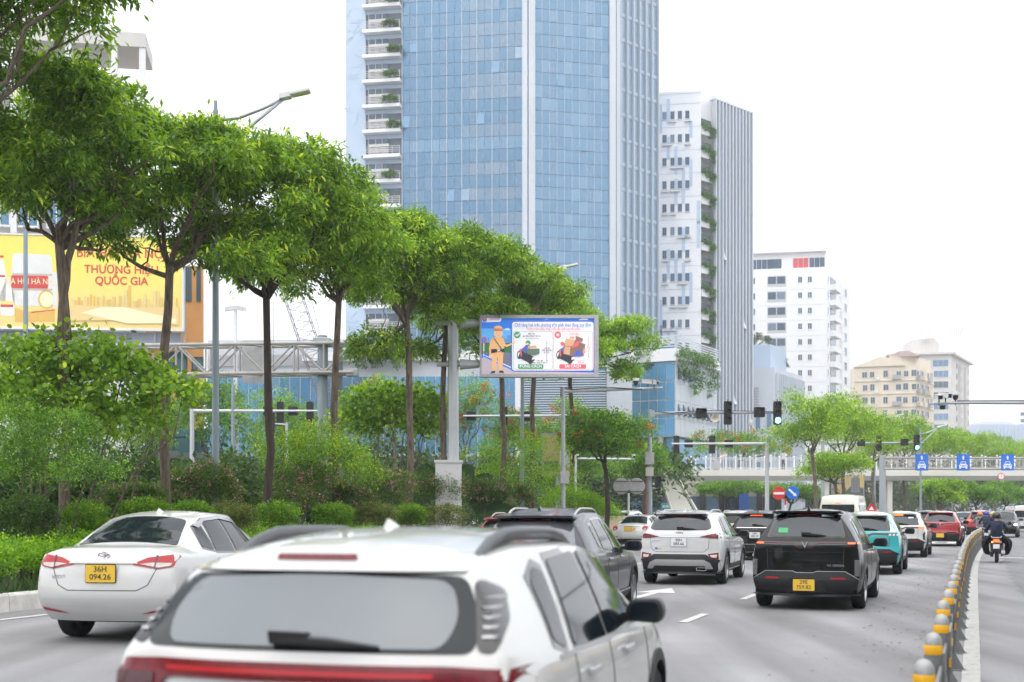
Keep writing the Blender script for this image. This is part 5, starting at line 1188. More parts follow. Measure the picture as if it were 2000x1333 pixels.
b = MB(); b.tube([(0, 0, zz(765, YC)-.2), at(1294, 758, YC)-cl], [.075, .045], 8); b.build('arm', M_galv, t, smooth=40)
b = MB(); b.tube([(-.1, -.05, zz(775, YC)-.2), (-.1, -.05, zz(757, YC)-.2), (.3, -.08, zz(761, YC)-.2), (2, -.08, zz(758, YC)-.2), (3.2, -.06, zz(761, YC)-.2)], .025, 5); b.build('cable', M_blk2, t)
p = at(1242, 748, YC)-cl; camera(t, p.x, p.y, p.z, 0, 'dome', 1.0); p = at(1266, 747, YC)-cl; camera(t, p.x, p.y, p.z, R(-25), 'box', .9); p = at(1277, 749, YC)-cl; camera(t, p.x, p.y-.1, p.z, R(-40), 'box', .8)
b = MB(); b.cbox((.05, -.1, zz(933, YC)-.2), (.34, .25, .5)); b.build('control_box', M_back, t, bevel=.01)
YC = 36; t = thing('camera_mast', 'long camera arm reaching in above the lane signs', 'camera mast', (gx(2060, YC), YC, 0)); cl = Vector(t.location)
b = MB(); pole(b, 0, 0, 0, zz(770, YC), .12, .1); b.build('post', M_galv, t, smooth=40)
b = MB(); b.tube([(0, 0, zz(787, YC)), at(1880, 787, YC)-cl, at(1815, 789, YC)-cl], [.06, .045, .025], 8); b.build('arm', M_galv, t, smooth=40)
b = MB(); b.tube([(0, -.05, zz(783, YC)), at(1870, 783.5, YC)-cl], .018, 5); b.build('cable', M_blk2, t)
p = at(1834, 777, YC)-cl; camera(t, p.x, p.y, p.z, R(-95), 'box', .75); p = at(1847, 774, YC)-cl; camera(t, p.x, p.y, p.z, R(-60), 'box', .75); p = at(1866, 776, YC)-cl; camera(t, p.x, p.y, p.z, 0, 'dome', .8)
b = MB(); p = at(1841, 796, YC)-cl; b.cbox(p, (.12, .12, .12)); b.build('camera_lens', M_blk, t)
t = thing('camera_mast', 'pale camera arm behind the flame tree', 'camera mast', (gx(1124, 78), 78, 0)); cl = Vector(t.location)
b = MB(); pole(b, 0, 0, 0, zz(890, 78), .1); b.tube([(0, 0, zz(896, 78)), at(1240, 897, 78)-cl], .06, 8); b.build('post', M_galv2, t, smooth=40)
for px in (1128, 1238): p = at(px, 892, 78)-cl; camera(t, p.x, p.y, p.z, R(-90), 'box', .8)
# ---- round signs
def disc(b, x, y, z, r, th=.03): b.lathe([(0, -th), (r*.97, -th), (r, -th*.6), (r, 0), (0, 0)], 28, (x, y, z), 'y')
YD = 62; t = thing('no_entry_sign', 'red no entry sign and blue arrow sign on a striped post', 'sign', (gx(1534, YD), YD, 0)); X = lambda px: gx(px, YD)-gx(1534, YD)
for i in range(7):
    b = MB(); pole(b, 0, 0, i*.32, i*.32+.32, .045, n=10); b.build('post_band', M_redp if i % 2 == 0 else M_wht, t)
b = MB(); disc(b, X(1520.5), -.06, zz(964, YD), .335); s = b.build('red_disc', M_redp, t, smooth=30)
b = MB(); b.box(X(1520.5)-.27, X(1520.5)+.27, -.1, -.093, zz(964, YD)-.06, zz(964, YD)+.06); b.build('white_bar', M_wht, s)
b = MB(); disc(b, X(1547.5), -.06, zz(963, YD), .335); s = b.build('blue_disc', M_bluep, t, smooth=30)
b = MB(); u = Vector((.74, 0, -.67)); v = Vector((.67, 0, .74)); b.prism([(-.27, -.05), (.12, -.05), (.12, -.1), (.27, 0), (.12, .1), (.12, .05), (-.27, .05)], (X(1547.5), -.093, zz(963, YD)), u, v, (0, -1, 0), 0, .007); b.build('white_arrow', M_wht, s)
YD = 60; t = thing('round_sign_backs', 'two grey round sign backs on a white and red post', 'sign', (gx(1228, YD), YD, 0)); X = lambda px: gx(px, YD)-gx(1228, YD)
b = MB(); pole(b, 0, .04, 0, 1.9+.6, .05, n=10); b.build('post', M_wht, t, smooth=40)
b = MB(); pole(b, 0, .04, .55, .85, .056, n=10); b.build('post_band', M_redp, t, smooth=40)
for px in (1213.5, 1243.5):
    b = MB(); disc(b, X(px), -.02, zz(950, YD), .4); s = b.build('sign_disc', M_back, t, smooth=30)
    b = MB()
    for dz in (.24, -.26): b.box(X(px)-.3, X(px)+.3, -.09, -.052, zz(950, YD)+dz-.02, zz(950, YD)+dz+.02)
    b.build('bracket', mat('rusty_bracket', (.18, .10, .07), rough=.8, var=.3, scale=10), s)
# ---- light-box billboards
def board(label, px0, px1, py0, py1, Y, polys, txts=()):
    t = thing('light_box', label, 'billboard', (gx((px0+px1)/2, Y), Y, 0)); l0 = Vector(t.location); Wb = Wall(P2(px0, Y), P2(px1, Y)); z0, z1 = zz(py1, Y), zz(py0, Y)
    b = MB(); Wb.box(b, 0, Wb.L, z0, z1, -.3, 0); wpart(b, 'housing', M_galv, t, l0)
    b = MB(); Wb.box(b, .08, Wb.L-.12, z0+.1, z1-.1, 0, .02); wpart(b, 'face', mat('board_tan', (.62, .47, .24), rough=.5, var=.05), t, l0)
    b = MB(); b.tube([(0, .1, 0), (0, .1, z0)], .12, 8); b.build('post', M_galv, t)
    H = z1-z0; art('board_picture', [(m, [(Wb.L*a, z0+H*c) for a, c in p]) for m, p in polys], t, l0, Wb, .02)
    for s, a, c, size, m in txts: text('board_lettering', s, size, m, t, Wb.P(Wb.L*a, z0+H*c, .045)-l0, (R(90), 0, math.atan2(Wb.u.y, Wb.u.x)), bold=.004)
M_bk = mat('print_black', (.03, .03, .03)); M_bg = mat('print_grey', (.30, .31, .34)); M_bd = mat('print_slate', (.13, .15, .15)); M_byl = mat('print_yellow', (.70, .52, .16)); M_gn = mat('print_green', (.02, .10, .06))
board('tan estate billboard with a grey tower picture above the van', 1626, 1688, 928, 973, 82, [(M_byl, [(.6, .98), (.97, .98), (.97, .5), (.85, .45), (.6, .6)]), (M_bd, [(.4, .1), (.97, .08), (.97, .4), (.8, .5), (.55, .48), (.42, .3)]), (M_bg, [(.58, .25), (.86, .25), (.86, .8), (.78, .95), (.66, .95), (.58, .8)])] + [(M_bd, [(.6+.045*k, .3), (.615+.045*k, .3), (.615+.045*k, .86), (.6+.045*k, .86)]) for k in range(6)] + [(M_gn, [(.05, .6), (.37, .6), (.37, .74), (.05, .74)])],
      [('ATOR', .2, .67, .2, M_wht), ('0 lầu, 168', .2, .37, .24, M_bd), ('2 038 666', .2, .2, .24, M_bd)])
board('tan light box partly hidden behind the yellow-green shrub', 1058, 1122, 846, 930, 60, [(M_byl, [(.5, .95), (.95, .95), (.95, .65), (.7, .6), (.5, .7)]), (M_wht, [(.55, .6), (.9, .55), (.9, .2), (.55, .2)]), (M_bd, [(.62, .9), (.8, .9), (.8, .75), (.62, .75)]), (M_bd, [(.08, .35), (.5, .35), (.5, .1), (.08, .1)])])
# ---- footbridge
BY = 110; Z0b, Z1b = zz(938, BY), zz(917.5, BY); t = thing('footbridge', 'white concrete footbridge with railings crossing the road', 'footbridge', (gx(1300, BY), BY, 0)); bl2 = Vector(t.location); x0, x1 = 0, gx(2120, BY)-bl2.x
M_brg = mat('bridge_concrete', (.66, .64, .59), rough=.8, var=.1, scale=.5, stretch=(.4, 1, 1))
b = MB(); b.prism([(0, Z1b), (0, Z0b+.38), (.5, Z0b), (2.4, Z0b), (2.9, Z0b+.38), (2.9, Z1b)], (x0, 0, 0), (0, 1, 0), (0, 0, 1), (1, 0, 0), -.6, x1); b.build('deck', M_brg, t)
for px in (1612, 1735): b = MB(); X = gx(px, BY+1.4)-bl2.x; b.box(X-.22, X+.22, .9, 1.9, 0, Z0b); b.build('pier', M_brg, t)
zr = zz(895, BY)
b = MB()
for z in (zr, Z1b+.15): b.tube([(x0-.5, .1, z), (x1, .1, z)], .035, 6); b.tube([(x0-.5, 2.8, z), (x1, 2.8, z)], .035, 6)
b.build('handrail', M_galv2, t)
k = 0
while x0 + k*1.35 < x1:
    X = x0 + k*1.35
    for y in (.1, 2.8):
        b = MB(); b.box(X-.05, X+.05, y-.04, y+.04, Z1b, zr+.12); b.lathe([(0, .1), (.09, .05), (.09, 0), (.05, -.05)], 8, (X, y, zr+.2)); b.build('railing_post', M_wht, t)
    b = MB()
    for q in range(1, 10): b.tube([(X+q*.135, .1, Z1b+.15), (X+q*.135, .1, zr)], .014, 4, False)
    o = b.build('railing_panel', M_galv2, t, fix=False); k += 1
X = gx(1399, BY)-bl2.x; b = MB(); disc(b, X, -.02, zz(909, BY), .42); b.build('round_board', M_back, t, smooth=30)
X = gx(1955, BY)-bl2.x; b = MB(); disc(b, X, -.02, zz(931, BY), .32); s = b.build('height_limit_sign', M_redp, t, smooth=30)
b = MB(); disc(b, X, -.052, zz(931, BY), .25, .006); b.build('sign_face', M_wht, s); text('sign_digits', '4.75m', .17, M_bk, s, (X, -.062, zz(931, BY)))
for P in ([(-.05, .2), (.05, .2), (0, .12)], [(-.05, -.2), (.05, -.2), (0, -.12)]): b = MB(); b.prism(P, (X, -.06, zz(931, BY)), (1, 0, 0), (0, 0, 1), (0, -1, 0), 0, .003); b.build('sign_mark', M_bk, s)
# stairs down at the left end
for i in range(24):
    b = MB(); X = -.2 + i*.0; z = Z1b - i*Z1b/24; b.box(gx(1288, BY)-bl2.x - .0 + i*.03, gx(1312, BY)-bl2.x + i*.07, -i*.3-.3, -i*.3, z-Z1b/24, z); b.build('step', M_brg, t)
for s, px, dx in ((0, 1286, .03), (1, 1315, .075)):
    b = MB(); b.prism([(0, Z1b+.05), (0, Z1b-.4), (-7.4, -.0), (-7.4, .3)], (gx(px, BY)-bl2.x, 0, 0), Vector((-dx*3.3, 1, 0)), (0, 0, 1), (1, 0, 0), -.05, .05); b.build('stair_stringer', M_brg, t)
# ---- works barrier, blue hoarding
t = thing('works_barrier', 'low yellowish works barrier under the round sign backs', 'barrier', (gx(1230, 66), 66, 0))
b = MB(); b.box(-1.9, 1.0, 0, .3, .55, 1.35); b.build('panel', mat('barrier_cream', (.60, .50, .33), rough=.7, var=.15), t)
b = MB(); b.box(-1.7, -1.55, .05, .25, 0, .55); b.box(.7, .85, .05, .25, 0, .55); b.build('foot', M_galv, t)
t = thing('blue_hoarding', 'deep blue hoarding sheet between the trunks under the footbridge', 'hoarding', (gx(1453, 116), 116, 0))
b = MB(); b.box(-.45, .45, 0, .05, .5, zz(965, 116)); b.build('sheet', mat('hoarding_blue', (.02, .09, .36), rough=.5), t); b = MB(); b.box(-.42, -.36, .05, .1, 0, 2.5); b.box(.36, .42, .05, .1, 0, 2.5); b.build('stake', M_galv, t)
# ---- row of delineator posts between the carriageway and side lane
M_bol = mat('bollard_grey', (.17, .175, .18), rough=.55, metal=.2, var=.15, scale=8); M_bolc = mat('bollard_cap', (.36, .365, .37), rough=.5, metal=.25, var=.15, scale=14); M_boly = mat('reflective_yellow', (.80, .42, .015), rough=.35)
def bollard(s, seed):
    p = rd(s, -.27, .002); t = thing('delineator_post', 'grey domed delineator post with yellow reflective band in the barrier row', 'bollard', p, -RA, 'delineator posts along the lane')
    return t
b0 = bollard(7.27, 0)
b = MB(); b.lathe([(.058, 0), (.058, .69)], 20); b.build('post', M_bol, b0, smooth=40)
b = MB(); b.lathe([(.06, .69), (.062, .694), (.062, .752), (.06, .756)], 20); b.build('reflective_band', M_boly, b0, smooth=40)
b = MB(); b.lathe([(.058, .756), (.059, .775), (.051, .805), (.036, .828), (.015, .839), (0, .84)], 20); b.build('dome_cap', M_bolc, b0, smooth=True)
b = MB(); b.box(.05, .075, -.02, .02, 0, .7); b.prism([(.06, 0), (.17, 0), (.06, .2)], (0, 0, 0), (1, 0, 0), (0, 0, 1), (0, 1, 0), -.012, .012); b.box(-.09, .18, -.07, .07, 0, .012); b.build('foot_bracket', M_bol, b0)
b = MB(); b.box(.062, .08, -.028, .028, .42, .49); b.build('side_reflector', M_boly, b0)
b = MB(); b.box(.04, .06, .0, 1.55, .3, .36); b.box(.04, .06, .0, 1.55, .56, .62); b.box(.045, .055, .0, 1.55, .36, .56); b.build('rail', M_bol, b0)
for k in range(1, 36):
    c = copy_tree(b0); c.location = rd(7.27 + 1.6*k, -.27, .002); c.rotation_euler = (random.uniform(-.02, .02), random.uniform(-.02, .02), -RA - .0005*2*max(0, 1.5*k-24) + random.uniform(-.1, .1)*0)
# ================================================================ VEHICLES
def paint(name, col, metal=0, rough=.32): return mat('paint_'+name, col, rough=rough, metal=metal, coat=.6 if max(col) < .1 else 1.0, spec=.1 if max(col) < .1 else .5, var=.02, scale=1.5)
PT_white = paint('white', (.60, .60, .595)); PT_pearl = paint('pearl_white', (.58, .58, .59)); PT_black = paint('black', (.003, .0035, .004)); PT_teal = paint('teal', (.03, .40, .43)); PT_red = paint('red', (.40, .025, .035)); PT_grey = paint('dark_grey', (.045, .045, .055), .4); PT_silver = paint('silver', (.50, .50, .48), .35); PT_navy = paint('navy', (.03, .06, .11)); PT_cream = paint('cream', (.70, .68, .58)); PT_sand = paint('pale_silver', (.58, .58, .56), .2)
M_tint = mat('tinted_glass', (.010, .016, .02), rough=.05, spec=.35, coat=0, var=.05, scale=1)
M_cg = mat('carrier_glass', (.055, .062, .07), rough=.06, metal=.4, var=.1, scale=1)
M_tint2 = mat('mirror_tint_glass', (.15, .165, .18), rough=.1, metal=.5, spec=.5, var=.06, scale=.8)
M_clad2 = mat('grey_cladding', (.013, .0135, .015), rough=.55, var=.15, scale=20)
M_trim = mat('gloss_black_trim', (.008, .008, .009), rough=.15, coat=.6)
M_tyre = mat('tyre_rubber', (.014, .014, .015), rough=.85, var=.25, scale=12, bump=.3, bscale=60)
M_rim = mat('alloy_rim', (.40, .40, .42), rough=.3, metal=.85); M_rimd = mat('dark_rim', (.10, .10, .11), rough=.35, metal=.6)
M_chrome = mat('chrome', (.75, .75, .77), rough=.12, metal=1)
M_tail = mat('tail_lens', (.15, .006, .012), rough=.2, coat=.4, spec=.3, var=.3, scale=6, stretch=(6, 1, 1)); M_tailb = mat('tail_lens_bright', (.42, .018, .025), rough=.2, coat=.4, spec=.3); M_tailc = mat('clear_lens', (.55, .50, .47), rough=.12, coat=1, var=.2, scale=20)
M_brake = mat('lit_brake_lamp', (.8, .08, .02), emit=(1, .12, .03), estr=1.6); M_amber = mat('lit_amber_lamp', (.9, .3, .03), emit=(1, .35, .05), estr=1.5)
M_refl = mat('red_reflector', (.35, .015, .02), rough=.2, coat=.5)
M_py = mat('plate_yellow', (.78, .50, .045), rough=.5); M_pw = mat('plate_white', (.72, .73, .75), rough=.5); M_ink = mat('plate_ink', (.03, .03, .035), rough=.6)
M_under = mat('underbody_black', (.008, .008, .008), rough=.9)
M_seam = mat('panel_gap', (.05, .05, .05), rough=.8)
M_silt = mat('silver_trim', (.45, .45, .46), rough=.4, metal=.4)
def pch(pts):
    """smooth monotone curve through the points"""
    x = np.array([p[0] for p in pts], float); y = np.array([p[1] for p in pts], float)
    h = np.diff(x); d = np.diff(y)/h; m = np.zeros(len(x)); m[0], m[-1] = d[0], d[-1]
    for i in range(1, len(x)-1): m[i] = 0 if d[i-1]*d[i] <= 0 else 2/(1/d[i-1]+1/d[i])
    def f(q):
        q = np.clip(np.asarray(q, float), x[0], x[-1]); k = np.clip(np.searchsorted(x, q)-1, 0, len(x)-2)
        t = (q-x[k])/h[k]; a = 2*t**3-3*t**2+1; b_ = t**3-2*t**2+t; c = -2*t**3+3*t**2; e = t**3-t**2
        return a*y[k] + b_*h[k]*m[k] + c*y[k+1] + e*h[k]*m[k+1]
    return f
SUV = dict(L=4.5, W=1.84, H=1.66, rear=[(.22, .17), (.4, .05), (.58, 0), (.8, .015), (1.0, .04), (1.1, .08), (1.3, .22), (1.5, .37), (1.6, .44)], top=[(.40, 1.575), (.7, 1.61), (1.3, 1.655), (2.1, 1.66), (2.7, 1.60), (3.15, 1.38), (3.6, 1.10), (4.2, .98), (4.45, .84), (4.5, .7)],
           front=[(.2, .15), (.5, 0), (.7, .03), (.9, .15), (1.2, .2)], belt=[(0, 1.04), (1.5, .99), (3.4, .95), (4.5, .85)], sill=.27, wroof=.585, crown=.07, bul=.12, wr=.355, wb=2.7, ax=.86, shoulder=.03)
def body_mesh(P):
    L, hw = P['L'], P['W']/2; rear, top, front, belt = pch(P['rear']), pch(P['top']), pch(P['front']), pch(P['belt'])
    sec = pch(P.get('sec', [(0, .90), (.1, .955), (.35, .992), (.55, 1.0), (.82, .985), (1, .955)]))
    us = np.concatenate([np.linspace(0, .1, 12)[:-1], np.linspace(.1, .9, 46)[:-1], np.linspace(.9, 1, 12)])
    nl, ng, M = 19, 13, 25; rings = []; bul = P['bul']
    for u in us:
        yk = u*L; fr = np.clip(1-yk/(.45*L), 0, 1); ff = np.clip((yk-.6*L)/(.4*L), 0, 1)
        yt = yk
        for _ in range(4): zt = float(top(yt)); yt = yk + (float(rear(zt))+bul*.6)*fr - float(front(zt))*ff
        zs = P['sill']; zb = min(float(belt(yk)), zt-.05); ze = zt - P['crown']*min(1, max(.35, (zt-zb)/.4))
        if ze < zb: zb = ze-.01
        pl = 1 - P.get('cr', .055)*(1-np.clip(yk/.45, 0, 1))**2.2 - P.get('cf', .16)*(np.clip((yk-L+.9)/.9, 0, 1))**2.2
        s = np.linspace(0, 1, nl); z = zs + (zb-zs)*s; x = hw*pl*sec(s)
        gh = float(np.clip((zt-zb)/.4, 0, 1)); wb = x[-1]; sh = P['shoulder']*gh
        wr = lerp(wb*.86, P['wroof']*(1-.09*(1-np.clip(yk/.9, 0, 1))**1.5), gh)
        g = np.arange(1, ng+1)/ng; zg = zb + (ze-zb)*np.sin(g*math.pi/2*.9)/math.sin(math.pi/2*.9)
        gg = (zg-zb)/(ze-zb); xg = wb - sh*np.clip(gg*8, 0, 1) + (wr-wb+sh)*gg**1.25
        zz_ = np.concatenate([z, zg]); xx = np.concatenate([x, xg])
        yy = yk + (rear(zz_)+bul)*fr - front(zz_)*ff
        c = np.linspace(-1, 1, M); xr = xx[-1]*c; zr = ze + (zt-ze)*(1-np.abs(c)**2.3); yr = yk + (rear(np.full(M, zt))+bul*np.abs(c)**2.6)*fr - front(np.full(M, zt))*ff
        left = np.stack([-xx, yy, zz_], 1); rt = np.stack([xx, yy, zz_], 1)[::-1]
        roof = np.stack([xr, yr, zr], 1)[1:-1]
        rings.append(np.concatenate([left, roof, rt]))
    n = nl+ng; N = len(rings[0]); V = [tuple(p) for r_ in rings for p in r_]; Fc = []
    for k in range(len(rings)-1):
        for j in range(N-1): Fc.append((k*N+j, k*N+j+1, (k+1)*N+j+1, (k+1)*N+j))
    for end, k in ((0, 0), (1, len(rings)-1)):
        ring = rings[k]; rows = []; base = k*N
        for j in range(n-1):
            l, r_ = ring[j], ring[N-1-j]; idx = [base+j]
            for i in range(1, M-1):
                c = 2*i/(M-1)-1; y = l[1] - (bul*(1-abs(c)**2.6) if end == 0 else -(.22*(1-abs(c)**2.2)))
                V.append((lerp(l[0], r_[0], i/(M-1)), y, l[2])); idx.append(len(V)-1)
            idx.append(base+N-1-j); rows.append(idx)
        rows.append([base+n-1+i for i in range(M)])
        for a, c in zip(rows[:-1], rows[1:]):
            for i in range(M-1): Fc.append((a[i], a[i+1], c[i+1], c[i]))
    return V, Fc
class Car:
    def __init__(s, P, name, label, pt, cat='car', loc=(0, 0, 0), rz=-RA, group=None, scale=1):
        loc = (loc[0], loc[1], gz_at(loc[0], loc[1]) + .002); s.P = P; s.pt = pt; s.t = thing(name, label, cat, loc, rz, group, scale)
        s.t.rotation_euler = (0, math.atan(.04) if loc[2] > .03 and abs(rz) < 1 else 0, rz)
        V, Fc = body_mesh(P); s.bvh = BVHTree.FromPolygons(V, Fc); hw = P['W']/2
        cen = [(P['ax'], P['wr']), (P['ax']+P['wb'], P['wr'])]; Ra = P['wr']+.045
        V = [list(v) for v in V]
        for v in V:
            if abs(v[0]) > .55*hw and v[2] < .95:
                for cy_, cz in cen:
                    d = Vector((v[1]-cy_, v[2]-cz))
                    if abs(d.length-Ra) < .034: d = d.normalized()*Ra; v[1], v[2] = cy_+d.x, cz+d.y
        keep = []
        for f in Fc:
            c = np.mean([V[i] for i in f], axis=0)
            if abs(c[0]) > .5*hw and any((c[1]-a)**2 + (c[2]-q)**2 < Ra*Ra for a, q in cen): continue
            keep.append(f)
        b = MB(); b.add(V, keep); bm_ = b.build('body', pt, s.t, smooth=50)
        b = MB(); b.box(-hw*.74, hw*.74, .6, P['L']-.4, P['sill']-.05, .62); b.box(-hw*.9, hw*.9, P['ax']+.5, P['ax']+P['wb']-.5, P['sill']-.02, .5); b.box(-.5, .5, .4, .7, P['sill']-.03, .4); b.build('underbody', M_under, s.t)
        s.wheels()
    def wheels(s):
        P = s.P; r = P['wr']; w_ = .118
        if 'wheel' not in Car.cache:
            b = MB(); b.lathe([(.62, -.9), (.9, -.95), (.97, -.8), (1, -.5), (1, .5), (.97, .8), (.9, .95), (.68, .9), (.66, .5)], 32, axis='x'); o = b.build('t', M_tyre, smooth=40); Car.cache['wheel'] = o.data; bpy.data.objects.remove(o)
            for key, m in (('rim', M_rim), ('rimd', M_rimd)):
                b = MB(); b.lathe([(.67, .55), (.67, .93), (.62, .93), (.60, .55)], 32, axis='x'); b.lathe([(0, .80), (.14, .80), (.16, .6)], 16, axis='x')
                for k in range(5):
                    for dq in (-.09, .09):
                        a = 2*math.pi*k/5; u = Vector((0, math.cos(a+dq), math.sin(a+dq))); v = Vector((0, -u.z, u.y)); b.obox((0, 0, 0), u, v, (1, 0, 0), .1, .63, -.045, .045, .62, .82)
                o = b.build('t', m, smooth=40); Car.cache[key] = o.data; bpy.data.objects.remove(o)
                b = MB(); b.lathe([(0, .3), (.62, .3)], 24, axis='x'); o = b.build('t', M_under); Car.cache['disc'] = o.data; bpy.data.objects.remove(o)
        for y in (P['ax'], P['ax']+P['wb']):
            for sd in (-1, 1):
                o = link('wheel', Car.cache['wheel'], s.t, (sd*(P['W']/2-.125), y, r)); o.scale = (w_*sd, r, r)
                link('rim', Car.cache[P.get('rim', 'rim')], o); link('brake_disc', Car.cache['disc'], o)
    cache = {}
    def patch(s, name, poly, m, plane='r', off=.004, cell=.045, skirt=.012, parent=None, both=False):
        if both:
            s.patch(name, [(-a, c) for a, c in poly] if plane in 'rf' else poly, m, plane if plane != 'R' else 'L', off, cell, skirt, parent)
            if plane == 'R': pass
        bm = bmesh.new(); vs = [bm.verts.new((a, c, 0)) for a, c in poly]; bm.faces.new(vs)
        for ax in (0, 1):
            lo, hi = min(p[ax] for p in poly), max(p[ax] for p in poly); n = int((hi-lo)/cell)
            for i in range(1, n+1):
                q = lo + (hi-lo)*i/(n+1); co = [0, 0, 0]; no = [0, 0, 0]; co[ax] = q; no[ax] = 1
                bmesh.ops.bisect_plane(bm, geom=bm.verts[:]+bm.edges[:]+bm.faces[:], plane_co=co, plane_no=no, dist=1e-5)
        bmesh.ops.triangulate(bm, faces=[f for f in bm.faces if len(f.verts) > 4])
        d = {'r': Vector((0, 1, 0)), 'f': Vector((0, -1, 0)), 'R': Vector((-1, 0, 0)), 'L': Vector((1, 0, 0)), 't': Vector((0, 0, -1))}[plane]
        for v in bm.verts:
            a, c = v.co.x, v.co.y
            o = {'r': Vector((a, -3, c)), 'f': Vector((a, 9, c)), 'R': Vector((3, a, c)), 'L': Vector((-3, a, c)), 't': Vector((a, c, 5))}[plane]
            h = s.bvh.ray_cast(o, d)[0]; q = 0
            while h is None and q < 14 and plane in 'rf': q += 1; h = s.bvh.ray_cast(Vector((a*(1-.018*q), o.y, c)), d)[0]
            while h is None and q < 14 and plane in 'RL': q += 1; h = s.bvh.ray_cast(Vector((o.x, a, c + .012*q*(1 if c < .8 else -1))), d)[0]
            if h is None:
                h = s.bvh.find_nearest(o + d*(3 if plane in 'rRL' else 4.5))[0]
                if plane == 'r': h = Vector((a, h.y, c))
            v.co = h - d*off
        be = [e for e in bm.edges if e.is_boundary]
        r_ = bmesh.ops.extrude_edge_only(bm, edges=be)
        for v in [g for g in r_['geom'] if isinstance(g, bmesh.types.BMVert)]: v.co += d*(skirt+off)
        bmesh.ops.recalc_face_normals(bm, faces=bm.faces)
        me = bpy.data.meshes.new(name); bm.to_mesh(me); bm.free(); me.materials.append(m)
        me.polygons.foreach_set('use_smooth', [True]*len(me.polygons)); me.set_sharp_from_angle(angle=R(50))
        return link(name, me, parent or s.t)
    def pair(s, name, poly, m, **k): return s.patch(name, poly, m, **k), s.patch(name, [(-a, c) for a, c in poly][::-1], m, **k)
    def sides(s, name, poly, m, **k): return s.patch(name, poly, m, plane='R', **k), s.patch(name, poly, m, plane='L', **k)
    def line(s, name, pts, w_=.008, m=None, plane='r', off=.003):
        for a, c in zip(pts[:-1], pts[1:]):
            a, c = Vector(a), Vector(c); n = Vector((-(c-a).y, (c-a).x)).normalized()*w_/2
            s.patch(name, [tuple(a-n), tuple(c-n), tuple(c+n), tuple(a+n)], m or M_seam, plane=plane, off=off, cell=.06, skirt=.004)
    def hit(s, plane, a, c):
        o, d = {'r': (Vector((a, -3, c)), Vector((0, 1, 0))), 'R': (Vector((3, a, c)), Vector((-1, 0, 0))), 't': (Vector((a, c, 5)), Vector((0, 0, -1)))}[plane]
        h = s.bvh.ray_cast(o, d)[0]; return h if h is not None else s.bvh.find_nearest(o + d*3)[0]
    def plate(s, x, z, l1, l2, m, w_=.34, h=.19, one=False):
        y = min(s.hit('r', x-w_/2, z).y, s.hit('r', x+w_/2, z).y, s.hit('r', x, z-h/2).y, s.hit('r', x, z+h/2).y) - .012
        b = MB(); b.prism(fillet(rect(-w_/2, w_/2, -h/2, h/2), .015), (x, y, z), (1, 0, 0), (0, 0, 1), (0, -1, 0), -.006, .006); p = b.build('licence_plate', m, s.t)
        b = MB(); b.prism(fillet(rect(-w_/2-.008, w_/2+.008, -h/2-.008, h/2+.008), .018), (x, y+.006, z), (1, 0, 0), (0, 0, 1), (0, -1, 0), -.006, .003); b.build('plate_frame', M_silt if m is M_pw else M_clad2, p)
        if not (l1 or l2): return p
        if one: text('plate_number', l1, h*.85, M_ink, p, (x, y-.007, z), bold=.001)
        else: text('plate_number', l1, h*.46, M_ink, p, (x, y-.007, z+h*.25), bold=.0005, squash=1.05); text('plate_number', l2, h*.46, M_ink, p, (x, y-.007, z-h*.2), bold=.0005, squash=1.05)
        return p
    def wiper(s, x0, x1, z, lift=.03):
        h0, h1 = s.hit('r', x0, z), s.hit('r', x1, z-.01); b = MB(); b.obox(h0 + Vector((0, -.03, .02)), (h1-h0).normalized(), Vector((0, -.3, 1)).normalized(), (0, -1, 0), -.04, .12, -.026, .026, -.02, .02); b.tube([h0 + Vector((0, -.03, .015)), (h0+h1)/2 + Vector((0, -.04, .015)), h1 + Vector((0, -.02, 0))], [.022, .018, .008], 6); b.build('rear_wiper', M_blk2, s.t, smooth=40)
    def fin(s, y, m, k=1.0):
        h = s.hit('t', 0, y); b = MB(); b.add([(-.03*k, y-.03, h.z-.01), (.03*k, y-.03, h.z-.01), (.03*k, y+.13, h.z-.01), (-.03*k, y+.13, h.z-.01), (0, y-.02, h.z+.055*k), (0, y+.02, h.z+.05*k)], [(0, 1, 4), (1, 2, 5, 4), (2, 3, 5), (3, 0, 4, 5), (0, 3, 2, 1)]); b.build('antenna', m, s.t)
    def rails(s, y0, y1, x, m, r=.018, lift=.05, m2=None):
        for sd in (-1, 1):
            pts = []
            for i in range(9):
                t = i/8; y = lerp(y0, y1, t); h = s.hit('t', x*(1-.04*(1-t)), y); pts.append(Vector((sd*x*(1-.04*(1-t)), y, h.z + lift*min(1, 5*t, 5*(1-t)) - (.0 if 0 < i < 8 else .02))))
            b = MB(); b.tube(pts, r, 8); o = b.build('roof_rail', m, s.t, smooth=60)
            if m2: b = MB(); b.tube([p + Vector((0, 0, -lift*.45)) for p in pts], r*.9, 6); b.build('rail_foot', m2, o, smooth=60)
